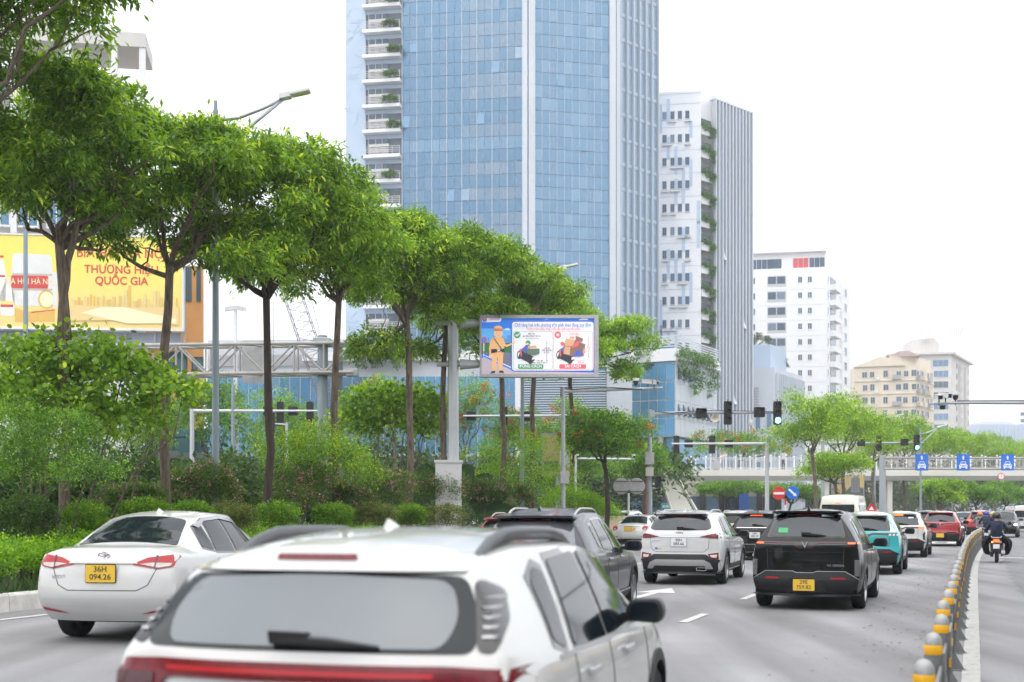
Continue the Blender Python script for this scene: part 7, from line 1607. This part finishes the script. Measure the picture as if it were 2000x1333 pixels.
# ---------------- black crossover with chrome band, pale sedan, van and far cars
P = sub(SUV, L=4.6, W=1.86)
c = Car(P, 'black_crossover', 'black crossover with chrome band and lit brake lamp behind the white one', PT_black, loc=(gx(1474, 40.5), 40.5, .002)); suv_glass(c, m=MATS['carrier_glass'], zt=1.46, zb=1.13); spoiler(c, PT_black); c.patch('window_surround', fillet([(-.62, 1.42), (.62, 1.42), (.60, 1.54), (-.60, 1.54)], .03), M_trim, off=.004); c.patch('brake_lamp', rect(-.2, .2, 1.482, 1.50), M_brake, off=.04); c.patch('chrome_band', rect(-.62, .62, 1.08, 1.1), M_chrome, off=.014); c.pair('tail_light', fillet([(.66, .96), (.70, 1.1), (.88, 1.02), (.9, .9)], .02), M_tail, off=.014); h = c.hit('r', 0, 1.04); b = MB()
for q in ((-.06, -.035, -.045, .035), (.06, -.035, .045, .035)): b.tube([(q[0], h.y-.02, 1.035+q[1]), (q[2], h.y-.02, 1.035+q[3])], .01, 5)
b.tube([(-.05, h.y-.02, 1.035), (.05, h.y-.02, 1.035)], .009, 5); b.build('emblem', M_chrome, c.t); c.plate(.0, .84, '29D', '589.59', M_pw); c.patch('bumper', fillet([(-.86, .26), (.86, .26), (.88, .52), (-.88, .52)], .03), M_clad2, off=.01); c.patch('chrome_band', rect(-.8, .8, .53, .55), M_silt, off=.014); c.wiper(-.05, .3, 1.16); c.rails(.8, 2.5, .54, M_silt, .018, .05); c.fin(.7, PT_black); c.mirrors(2.9, 1.1, PT_black); c.arches(M_clad2); c.glasshouse([(.85, 1.12), (1.15, 1.07), (1.2, 1.42), (1.02, 1.40)], [(1.22, 1.06), (2.0, 1.03), (1.97, 1.50), (1.36, 1.48)], [(2.08, 1.03), (3.05, 1.03), (2.6, 1.42), (2.05, 1.50)])
c = Car(SED, 'silver_sedan', 'pale silver sedan with yellow plate near the median end', PT_sand, loc=(gx(1229, 52), 52, .002), rz=-RA, scale=1.0)
c.patch('rear_window', fillet([(-.60, .66), (.60, .66), (.47, 1.27), (-.47, 1.27)], .06), M_tint, plane='t', off=.006); c.pair('tail_light', fillet([(.52, .88), (.58, 1.0), (.76, 1.0), (.8, .9), (.72, .80), (.58, .82)], .03), M_tailb, off=.012); c.pair('lamp_insert', fillet([(.6, .88), (.72, .88), (.68, .83), (.6, .84)], .02), M_tailc, off=.018); c.plate(-.05, .87, '', '', M_py, .33, .19); c.patch('chrome_strip', rect(-.45, .45, .98, .995), M_silt, off=.012); c.patch('round_sticker', ell(.2, .87, .06, .06), mat('sticker_orange', (.7, .3, .08)), off=.008); c.pair('reflector', rect(.5, .75, .52, .55), M_refl, off=.01); c.patch('bumper', fillet([(-.6, .26), (.6, .26), (.7, .42), (.4, .45), (-.4, .45), (-.7, .42)], .03), M_clad2, off=.008); c.fin(1.5, PT_black); c.mirrors(2.9, 1.02, PT_sand); c.glasshouse([(1.02, 1.06), (1.30, 1.01), (1.36, 1.32), (1.2, 1.26)], [(1.36, 1.0), (1.95, .98), (1.95, 1.37), (1.5, 1.35)], [(2.04, .98), (2.95, .99), (2.45, 1.32), (2.03, 1.37)])
PV = dict(L=5.5, W=1.98, H=2.4, rear=[(.3, .12), (.5, 0), (.8, .01), (1.2, .02), (1.9, .06), (2.2, .12), (2.34, .2)], top=[(.18, 2.33), (.5, 2.38), (1.5, 2.42), (3.4, 2.40), (4.0, 2.25), (4.7, 1.5), (5.3, 1.2), (5.5, .8)], front=[(.2, .1), (.5, 0), (1.0, .05), (1.5, .1)], belt=[(0, 1.25), (4, 1.2), (5.5, 1.1)], sill=.32, wroof=.80, crown=.07, bul=.08, wr=.35, wb=3.2, ax=1.1, shoulder=.0, cr=.04)
def van(name, label, pt, loc, rz, scale=1.0):
    c = Car(PV, name, label, pt, cat='van', loc=loc, rz=rz, scale=scale); c.patch('rear_window', fillet(rect(-.74, .74, 1.30, 1.92), .06), M_tint, off=.005); c.pair('tail_light', fillet(rect(.86, .96, .85, 1.3), .02), M_tail, off=.012); c.line('door_seam', [(0, .5), (0, 1.28)]); c.patch('bumper', fillet(rect(-.95, .95, .34, .55), .03), M_clad2, off=.02); c.plate(-.3, .75, '', '', M_pw); c.patch('brake_lamp', rect(-.12, .12, 1.97, 2.0), M_brake, off=.014)
    for k in range(3): c.sides('side_window', fillet(rect(.7+k*1.1, 1.65+k*1.1, 1.35, 1.9), .06), M_tint, off=.006)
    return c
van('white_van', 'tall cream white van seen over the black people carrier', PT_cream, (gx(1636, 57), 57, .002), -RA-.03, 1.0)
van('white_van', 'plain white van far off in the side lane at the edge', PT_white, (gx(2000, 92), 92, .002), -RA-.05, .84)
van('white_van', 'white van far off beyond the riders, left of the edge one', PT_white, (gx(1978, 112), 112, .002), -RA-.05, .84)
def far_suv(name, label, pt, px, Y, rz=-RA-.03, scale=1.0, lit=False, pm=M_pw, flip=False):
    c = Car(SUV, name, label, pt, loc=(gx(px, Y), Y, .002), rz=rz + (math.pi if flip else 0), scale=scale); suv_glass(c); c.pair('tail_light', fillet([(.55, .92), (.6, 1.05), (.88, 1.05), (.9, .95)], .02), M_brake if lit else M_tail, off=.014); c.patch('bumper', fillet([(-.86, .26), (.86, .26), (.88, .55), (-.88, .55)], .03), M_clad2, off=.01); c.plate(0, .75, '', '', pm); c.mirrors(2.9, 1.1, M_blk2); c.rails(.8, 2.5, .54, M_silt, .018, .05); c.sides('side_window', fillet([(.85, 1.12), (3.05, 1.03), (2.6, 1.42), (2.0, 1.5), (1.1, 1.45)], .04), M_tint, off=.006); spoiler(c, pt); return c
far_suv('red_hatchback', 'red car half hidden left of the dark grey crossover', PT_red, 985, 27, rz=R(-14), scale=.97)
far_suv('dark_crossover', 'dark crossover with roof rails peeking over the black people carrier', PT_grey, 1575, 47)
far_suv('white_crossover', 'white car with lit brake lamps hidden behind the white family crossover', PT_white, 1428, 54, lit=True)
far_suv('white_crossover', 'white car left of the pale silver sedan by the shrubs', PT_white, 1204, 66)
far_suv('silver_crossover', 'silver car in front of the signal post cabinet', PT_silver, 1292, 68)
far_suv('dark_crossover', 'dark car carrying the triangle sign behind the teal taxi', PT_navy, 1702, 46.9, scale=.94)
far_suv('dark_crossover', 'dark car hidden between the white and red crossovers', PT_grey, 1806, 66)
far_suv('red_crossover', 'red crossover far ahead beside the riders', PT_red, 1915, 80, lit=True)
c = Car(SED, 'navy_sedan', 'navy sedan far ahead between the two red crossovers', PT_navy, loc=(gx(1882, 84), 84, .002), rz=-RA-.04, scale=1.05); c.patch('rear_window', fillet([(-.60, .66), (.60, .66), (.47, 1.27), (-.47, 1.27)], .06), M_tint, plane='t', off=.006); c.pair('tail_light', rect(.5, .8, .85, .95), M_tail, off=.012); c.plate(0, .78, '', '', M_pw)
c = Car(SUV, 'far_black_crossover', 'black crossover far off, its headlights standing in for a motorbike lamp', PT_black, loc=(gx(1966, 74), 74, .002), rz=math.pi-RA-.05, scale=.98); c.t.location = Vector(c.t.location) + Vector((US*4, UC*4, 0))  # turned to face the view; its headlights stand in for a motorbike's lamp
for sd in (-1, 1): c.patch('headlight', ell(sd*.72, .80, .10, .07), mat('headlight_lit', (.9, .9, .9), emit=(1, 1, 1), estr=3 if True else 0), plane='f', off=.01)
c.patch('windscreen', fillet([(-.6, 1.15), (.6, 1.15), (.5, 1.48), (-.5, 1.48)], .05), M_tint, plane='f', off=.006); c.patch('grille', fillet(rect(-.45, .45, .6, .78), .03), M_trim, plane='f', off=.01); c.plate(0, .7, '', '', M_pw) if False else None; c.mirrors(2.9, 1.1, M_blk2); c.sides('side_window', fillet([(.85, 1.12), (3.05, 1.03), (2.6, 1.42), (2.0, 1.5), (1.1, 1.45)], .04), M_tint, off=.006)
# ================================================================ PEOPLE AND MOTORBIKES
def skin(name, verts, edges, radii, mats, pick, parent, sub_=2):
    """one continuous body grown over a skeleton; pick(point) gives the material index"""
    me = bpy.data.meshes.new(name); me.from_pydata([tuple(v) for v in verts], edges, []); o = bpy.data.objects.new(name, me); COL.objects.link(o)
    o.modifiers.new('skin', 'SKIN'); sv = me.skin_vertices[0].data
    for i, r in enumerate(radii): sv[i].radius = (r, r) if not isinstance(r, tuple) else r
    sv[0].use_root = True
    m = o.modifiers.new('sub', 'SUBSURF'); m.levels = sub_; m.render_levels = sub_
    bpy.context.view_layer.update(); dg = bpy.context.evaluated_depsgraph_get()
    me2 = bpy.data.meshes.new_from_object(o.evaluated_get(dg)); bpy.data.objects.remove(o)
    for q in mats: me2.materials.append(q)
    for p in me2.polygons: p.use_smooth = True; p.material_index = pick(p.center)
    return link(name, me2, parent)
M_skin = mat('skin_tone', (.42, .24, .16), rough=.55, var=.06, scale=10); M_hair = mat('dark_hair', (.012, .010, .009), rough=.6)
M_navy = mat('navy_cloth', (.010, .022, .055), rough=.85, var=.25, scale=9, bump=.3, bscale=18); M_blackc = mat('black_cloth', (.010, .011, .016), rough=.85, var=.3, scale=9, bump=.4, bscale=14); M_whitec = mat('white_cloth', (.62, .62, .63), rough=.85, var=.08, scale=8); M_jean = mat('dark_jeans', (.02, .028, .05), rough=.85, var=.2, scale=12); M_greyc = mat('grey_cloth', (.2, .2, .21), rough=.85, var=.15)
def helmet(parent, c, col, r=.135):
    m = mat('helmet_'+col, {'black': (.012, .012, .013), 'blue': (.02, .07, .42), 'orange': (.55, .20, .06), 'yellow': (.65, .5, .05), 'white': (.6, .6, .6)}[col], rough=.25, coat=.6)
    b = MB(); n = 20; prof = [(.0, 1.0), (.35, .95), (.7, .74), (.93, .40), (1.0, .05), (.99, -.35), (.93, -.55), (.9, -.5)]
    b.lathe([(r*a, r*h*1.02) for a, h in prof], n, c); o = b.build('helmet', m, parent, smooth=True)
    b = MB(); b.lathe([(r*1.005, -.33*r), (r*1.01, -.2*r)], n, c); b.build('helmet_band', M_blk2, o, smooth=True)
def rider_body(t, jacket, trousers, foot_down=False, wide=1.0, shoes=None, arms=True):
    hip = .84; V, E, Rr = [], [], []
    def j(p, r, par=None):
        V.append(Vector(p)); Rr.append(r)
        if par is not None: E.append((par, len(V)-1))
        return len(V)-1
    pel = j((0, .60, hip), (.16, .13)); sp = j((0, .63, hip+.2), (.155, .11), pel); ch = j((0, .70, hip+.40), (.18, .12), sp); nk = j((0, .76, hip+.55), .062, ch); hd = j((0, .80, hip+.66), .09, nk); j((0, .82, hip+.76), .08, hd)
    for s in (-1, 1):
        sh = j((s*.19, .72, hip+.47), .075, ch); el = j((s*.34, .88, hip+.24), .055, sh); wr = j((s*.33, 1.12, hip+.17), .04, el); ha = j((s*.32, 1.2, hip+.17), .042, wr); j((s*.32, 1.27, hip+.14), .028, ha)
        if foot_down: kn = j((s*.26, .85, .52), .085, pel); an = j((s*.34, .72, .1), .055, kn); j((s*.35, .86, .045), .045, an)
        else: kn = j((s*.27*wide, 1.0, .70), .10*wide, pel); an = j((s*.22*wide, .92, .32), .075*wide, kn); j((s*.21, 1.06, .27), .048, an)
    def pick(c):
        if c.z > hip+.56: return 2
        if c.y > 1.13 and c.z > hip: return 2
        if c.z < (.12 if foot_down else .30): return 3
        return 0 if c.z > hip + .02 or c.y > .9 and c.z > .92 else 1
    return skin('person', V, E, Rr, [jacket, trousers, M_skin, shoes or M_blk2], pick, t)
def scooter(name, label, loc, rz, col, lit=True, plate_='29X'):
    t = thing(name, label, 'motorbike', loc, rz)
    for y, nm in ((.27, 'rear'), (1.56, 'front')):
        b = MB(); b.lathe([(.17, -.045), (.24, -.05), (.262, -.03), (.27, 0), (.262, .03), (.24, .05), (.17, .045)], 24, (0, y, .27), 'x'); o = b.build('wheel', M_tyre, t, smooth=40)
        b = MB(); b.lathe([(.0, -.03), (.06, -.035), (.17, -.03), (.17, .03), (.06, .035), (0, .03)], 20, (0, y, .27), 'x'); b.build('rim', M_rimd, o, smooth=30)
    b = MB(); prof = [(.02, .62, .15), (.18, .56, .2), (.45, .50, .22), (.85, .42, .2), (.9, .3, .18)]
    rings = [[(sx_*w_, y, z) for sx_, z in ((-.8, z0), (-1, z0+.1), (-.85, .73), (0, .76), (.85, .73), (1, z0+.1), (.8, z0))] for y, z0, w_ in ((.0, .60, .07), (.1, .55, .13), (.3, .50, .17), (.6, .42, .18), (.9, .30, .16))]
    for a, c in zip(rings[:-1], rings[1:]):
        for i in range(6): b.face([a[i], a[i+1], c[i+1], c[i]])
    b.face(rings[0]); b.build('rear_fairing', col, t, smooth=45)
    b = MB(); b.prism(fillet([(-.05, .76), (.05, .83), (.45, .83), (.6, .78), (.95, .80), (1.0, .75), (.1, .72)], .03), (0, 0, 0), (0, 1, 0), (0, 0, 1), (1, 0, 0), -.14, .14); b.build('seat', M_blackc, t, bevel=.02, smooth=40)
    b = MB(); b.box(-.17, .17, .95, 1.3, .26, .32); b.prism([(1.2, .3), (1.35, .32), (1.42, 1.0), (1.3, .98)], (0, 0, 0), (0, 1, 0), (0, 0, 1), (1, 0, 0), -.2, .2); b.build('leg_shield', col, t, bevel=.02, smooth=40)
    b = MB(); b.tube([(0, 1.56, .27), (0, 1.36, 1.0)], .03, 6); b.tube([(-.36, 1.24, 1.03), (-.1, 1.36, 1.02), (.1, 1.36, 1.02), (.36, 1.24, 1.03)], .016, 6); b.build('handlebar', M_blk2, t, smooth=40)
    for s in (-1, 1):
        b = MB(); b.tube([(s*.3, 1.28, 1.04), (s*.36, 1.25, 1.2)], .008, 5); b.lathe([(0, -.012), (.055, -.01), (.06, 0), (0, .012)], 16, (s*.38, 1.24, 1.24), 'y'); b.build('mirror', M_blk2, t, smooth=40)
    b = MB(); b.tube([(-.12, -.12, .80), (-.15, .1, .84), (-.14, .3, .82)], .014, 6); b.tube([(.12, -.12, .80), (.15, .1, .84), (.14, .3, .82)], .014, 6); b.tube([(-.12, -.12, .8), (.12, -.12, .8)], .014, 6); b.build('grab_rail', M_galv, t, smooth=40)
    b = MB(); b.prism(fillet(rect(-.085, .085, -.05, .05), .02), (0, -.03, .70), (1, 0, 0), (0, 0, 1), (0, -1, 0), -.03, .02); b.build('tail_light', M_brake if lit else M_tail, t)
    for s in (-1, 1): b = MB(); b.cbox((s*.12, -.0, .66), (.06, .06, .05)); b.build('indicator', M_amber if (lit and s < 0) else M_tailc, t, bevel=.01)
    b = MB(); b.prism([(-.06, 0), (.06, 0), (.09, .3), (-.09, .3)], (0, -.06, .36), (1, 0, 0), (0, -.12, 1), (0, -1, 0), -.01, .01); b.build('mudguard', M_blk2, t)
    b = MB(); b.cbox((0, -.10, .53), (.19, .012, .14)); p = b.build('licence_plate', M_pw, t)
    b = MB(); b.tube([(.16, .5, .25), (.19, .2, .3), (.2, -.08, .36)], [.05, .065, .06], 10); b.build('exhaust', M_galv, t, smooth=40)
    b = MB(); b.cbox((-.14, .35, .27), (.1, .35, .16)); b.build('engine', M_clad2, t, bevel=.02)
    return t
def person(label, loc, rz, scale=1.0): return thing('person', label, 'person', loc, rz, scale=scale)
MCX = (gx(1946, 38.6), 38.6, .002)
S = scooter('scooter', 'dark scooter with red tail lamp ridden in the side lane', MCX, -RA-.03, mat('scooter_bronze', (.10, .075, .06), rough=.3, coat=.8, metal=.3))
t = person('rider in navy jacket and black helmet on the dark scooter', MCX, -RA-.03, .95); rider_body(t, M_navy, M_blackc, wide=1.45); helmet(t, (0, .81, 1.56), 'black', .145); b = MB(); b.obox((0, .60, 1.12), Vector((.6, 0, .8)), Vector((.8, 0, -.6)), (0, -1, 0), -.3, .3, -.012, .012, .07, .075); b.build('bag_strap', M_blackc, t)
def cape(t, w_):
    b = MB(); n = 14
    for s in (-1, 1):
        rows = []
        for i in range(7):
            u = i/6; rows.append([Vector((s*(.14 + (w_-.14)*math.sin(u*math.pi*.55)**.9), .45+.32*v/5 + .1*u, .86 - .42*u**1.6 + .06*math.sin(v*2.1+i)*u)) for v in range(6)])
        for a, c in zip(rows[:-1], rows[1:]):
            for k in range(5): b.face([a[k], a[k+1], c[k+1], c[k]])
    b.build('loose_trousers', M_blackc, t, smooth=True, fix=False)
cape(t, .42)
for i, (px, Y, jk, tr, hc, lab, lab2, sc) in enumerate([(1926, 58, M_navy, M_jean, 'blue', 'rider in dark shirt and blue helmet with feet on the road', 'scooter under the rider in the blue helmet beside the posts', .98), (1913, 60.5, M_greyc, M_jean, 'orange', 'rider in orange helmet half hidden by the barrier posts', 'scooter of the orange helmet rider behind the posts', .95), (1938, 66, M_navy, M_jean, 'yellow', 'rider in yellow helmet ahead of the blue helmet rider', 'scooter of the yellow helmet rider farther ahead', .95)]):
    L = (gx(px, Y), Y, .002); scooter('scooter', lab2, L, -RA-.04, [PT_silver, PT_red, PT_black][i], lit=False); t = person(lab, L, -RA-.04, sc); rider_body(t, jk, tr, foot_down=True); helmet(t, (0, .81, 1.53), hc, .14)
# two riders on the opposite carriageway, heads over the hedge
for px, py, Y, hc, lab, lab2 in ((243, 980, 44, None, 'bare-headed rider glimpsed over the bushes above the white sedan', 'scooter of the bare-headed rider behind the median bushes'), (286, 968, 60, 'white', 'helmeted rider glimpsed between the trunks beyond the bushes', 'scooter of the helmeted rider across the median')):
    zg = zz(py, Y) - 1.6; L = (gx(px, Y), Y, max(.3, zg)); scooter('scooter', lab2, L, math.pi-RA, PT_black, lit=False); t = person(lab, L, math.pi-RA); rider_body(t, M_greyc, M_jean)
    if hc: helmet(t, (0, .81, 1.53), hc, .14)
    else: b = MB(); b.lathe([(0, .115), (.07, .1), (.1, .03), (.098, -.02)], 14, (0, .79, 1.56)); b.build('hair', M_hair, t, smooth=True)
# pedestrian on the footbridge holding a phone up
YP = 110.9; t = person('pedestrian in white shirt standing at the footbridge railing with arms raised', (gx(1530, YP), YP, zz(917.5, 110)), math.pi)
V, E, Rr = [], [], []
def jj(p, r, par=None):
    V.append(Vector(p)); Rr.append(r)
    if par is not None: E.append((par, len(V)-1))
    return len(V)-1
pel = jj((0, 0, .92), (.15, .11)); sp = jj((0, 0, 1.12), (.14, .1), pel); ch = jj((0, 0, 1.32), (.17, .11), sp); nk = jj((0, .01, 1.47), .06, ch); hd = jj((0, .03, 1.57), .09, nk); jj((0, .03, 1.66), .075, hd)
for s in (-1, 1):
    sh = jj((s*.18, 0, 1.38), .07, ch); el = jj((s*.3, .12, 1.3), .05, sh); wr = jj((s*.13, .25, 1.52), .038, el); jj((s*.06, .27, 1.58), .04, wr)
    kn = jj((s*.1, .01, .5), .075, pel); an = jj((s*.1, -.01, .09), .05, kn); jj((s*.11, .12, .04), .045, an)
skin('body', V, E, Rr, [M_whitec, M_jean, M_skin, M_blk2], lambda c: 2 if c.z > 1.48 else 3 if c.z < .1 else 0 if c.z > .95 else 1, t)
b = MB(); b.lathe([(0, .1), (.08, .08), (.098, 0), (.09, -.05)], 14, (0, .0, 1.64)); b.build('hair', M_hair, t, smooth=True)
# ================================================================ UNSEEN STREET BEHIND AND BESIDE THE VIEWER, KEPT FOR REFLECTIONS
def block(label, x0, x1, y0, y1, h, m, seed, face):
    B = Building('street_house', label, loc=((x0+x1)/2, (y0+y1)/2, 0)); poly_block(B, [(x0, y0), (x1, y0), (x1, y1), (x0, y1)], 0, h, m)
    g = random.Random(seed); A, C = {'w': ((x0, y1), (x0, y0)), 'n': ((x1, y1), (x0, y1)), 'e': ((x1, y0), (x1, y1))}[face]; W = Wall(A, C); n = int(W.L/3)
    for j in range(int(h/3.4)):
        for i in range(n): piece('window', W, i*W.L/n+.5, (i+1)*W.L/n-.5, 1+j*3.4, 3.0+j*3.4, .02, .08, G_dark, B.t, B.loc)
    b = MB(); W.box(b, .5, W.L-.5, 3.3, 4.3, 0, .5); B.part(b, 'shop_fascia', g.choice((M_redp, M_bluep, M_orange, M_teal)))
for i, (s, h, m) in enumerate(((-42, 17, M_grey), (-26, 22, M_cream), (-10, 15, M_orange), (6, 20, M_grey), (22, 16, M_cream), (38, 18, M_grey))):
    p = rd(s, 30); block('shop house on the far right side of the street, number %s from behind' % ('one', 'two', 'three', 'four', 'five', 'six')[i], p.x, p.x+10, p.y-7.5, p.y+7.5, h, m, i, 'w')
for i, (x, h, m) in enumerate(((-60, 26, M_grey), (-38, 20, M_cream), (-18, 30, M_cladb), (4, 24, M_grey))): block('unseen building added behind the viewer to darken reflections, %s along' % ('first', 'second', 'third', 'fourth')[i], x, x+20, -75, -60, h, m, 20+i, 'n')  # unseen blocks, put in to darken what the cars reflect
k = 0
for s in (-38, -31, -24, -17, -10, -3): 
    for T in (-18.2, 16):
        p = rd(s, T); c = Vector((p.x, p.y, 7.6)); k += 1
        tree('street_tree', 'street tree %s the viewer on the %s, %s back' % ('behind', 'median' if T < 0 else 'pavement', ('first', 'second', 'third', 'fourth', 'fifth', 'sixth')[int((-3-s)/7)]), p, (p.x, p.y, 5.0), c, rlobes(700+k, c, 3.2, 3.2, 2.6, 11), 420, 14, .3, .13, LF_a, 700+k, r=.16, group='street trees behind the viewer', limbs=5)
for s, wd in ((1, 'nearest'), (10, 'second'), (19, 'third'), (28, 'farthest')):
    p = rd(s, 14.2); c = Vector((p.x, p.y, 8.6)); k += 1
    tree('street_tree', 'pavement tree right of the view beside the side lane, %s of four' % wd, p, (p.x, p.y, 5.0), c, rlobes(700+k, c, 4.4, 4.4, 3.6, 14), 620, 14, .34, .15, LF_a, 700+k, r=.18, group='street trees behind the viewer', limbs=5)
# ---------------------------------------------------------------- summer haze over the whole place
m = bpy.data.materials.new('haze'); m.use_nodes = True; n = m.node_tree.nodes; n.clear()
out = n.new('ShaderNodeOutputMaterial'); pv = n.new('ShaderNodeVolumePrincipled'); pv.inputs['Color'].default_value = (.93, .96, 1, 1); pv.inputs['Density'].default_value = HAZE
pv.inputs['Anisotropy'].default_value = .2
m.node_tree.links.new(pv.outputs[0], out.inputs['Volume'])
b = MB(); b.box(-320, 320, -120, 720, -1.2, 84); o = b.build('haze', m); tag(o, 'pale summer haze hanging over the whole street', 'haze', kind='stuff')
# ---------------------------------------------------------------- lettering to plain meshes
bpy.context.view_layer.update(); dg = bpy.context.evaluated_depsgraph_get()
for o in [o for o in SC.objects if o.type == 'FONT']:
    me = bpy.data.meshes.new_from_object(o.evaluated_get(dg)); n = o.name
    q = bpy.data.objects.new(n + '_x', me); COL.objects.link(q); q.parent = o.parent; q.location = o.location; q.rotation_euler = o.rotation_euler; q.scale = o.scale
    bpy.data.objects.remove(o); q.name = n
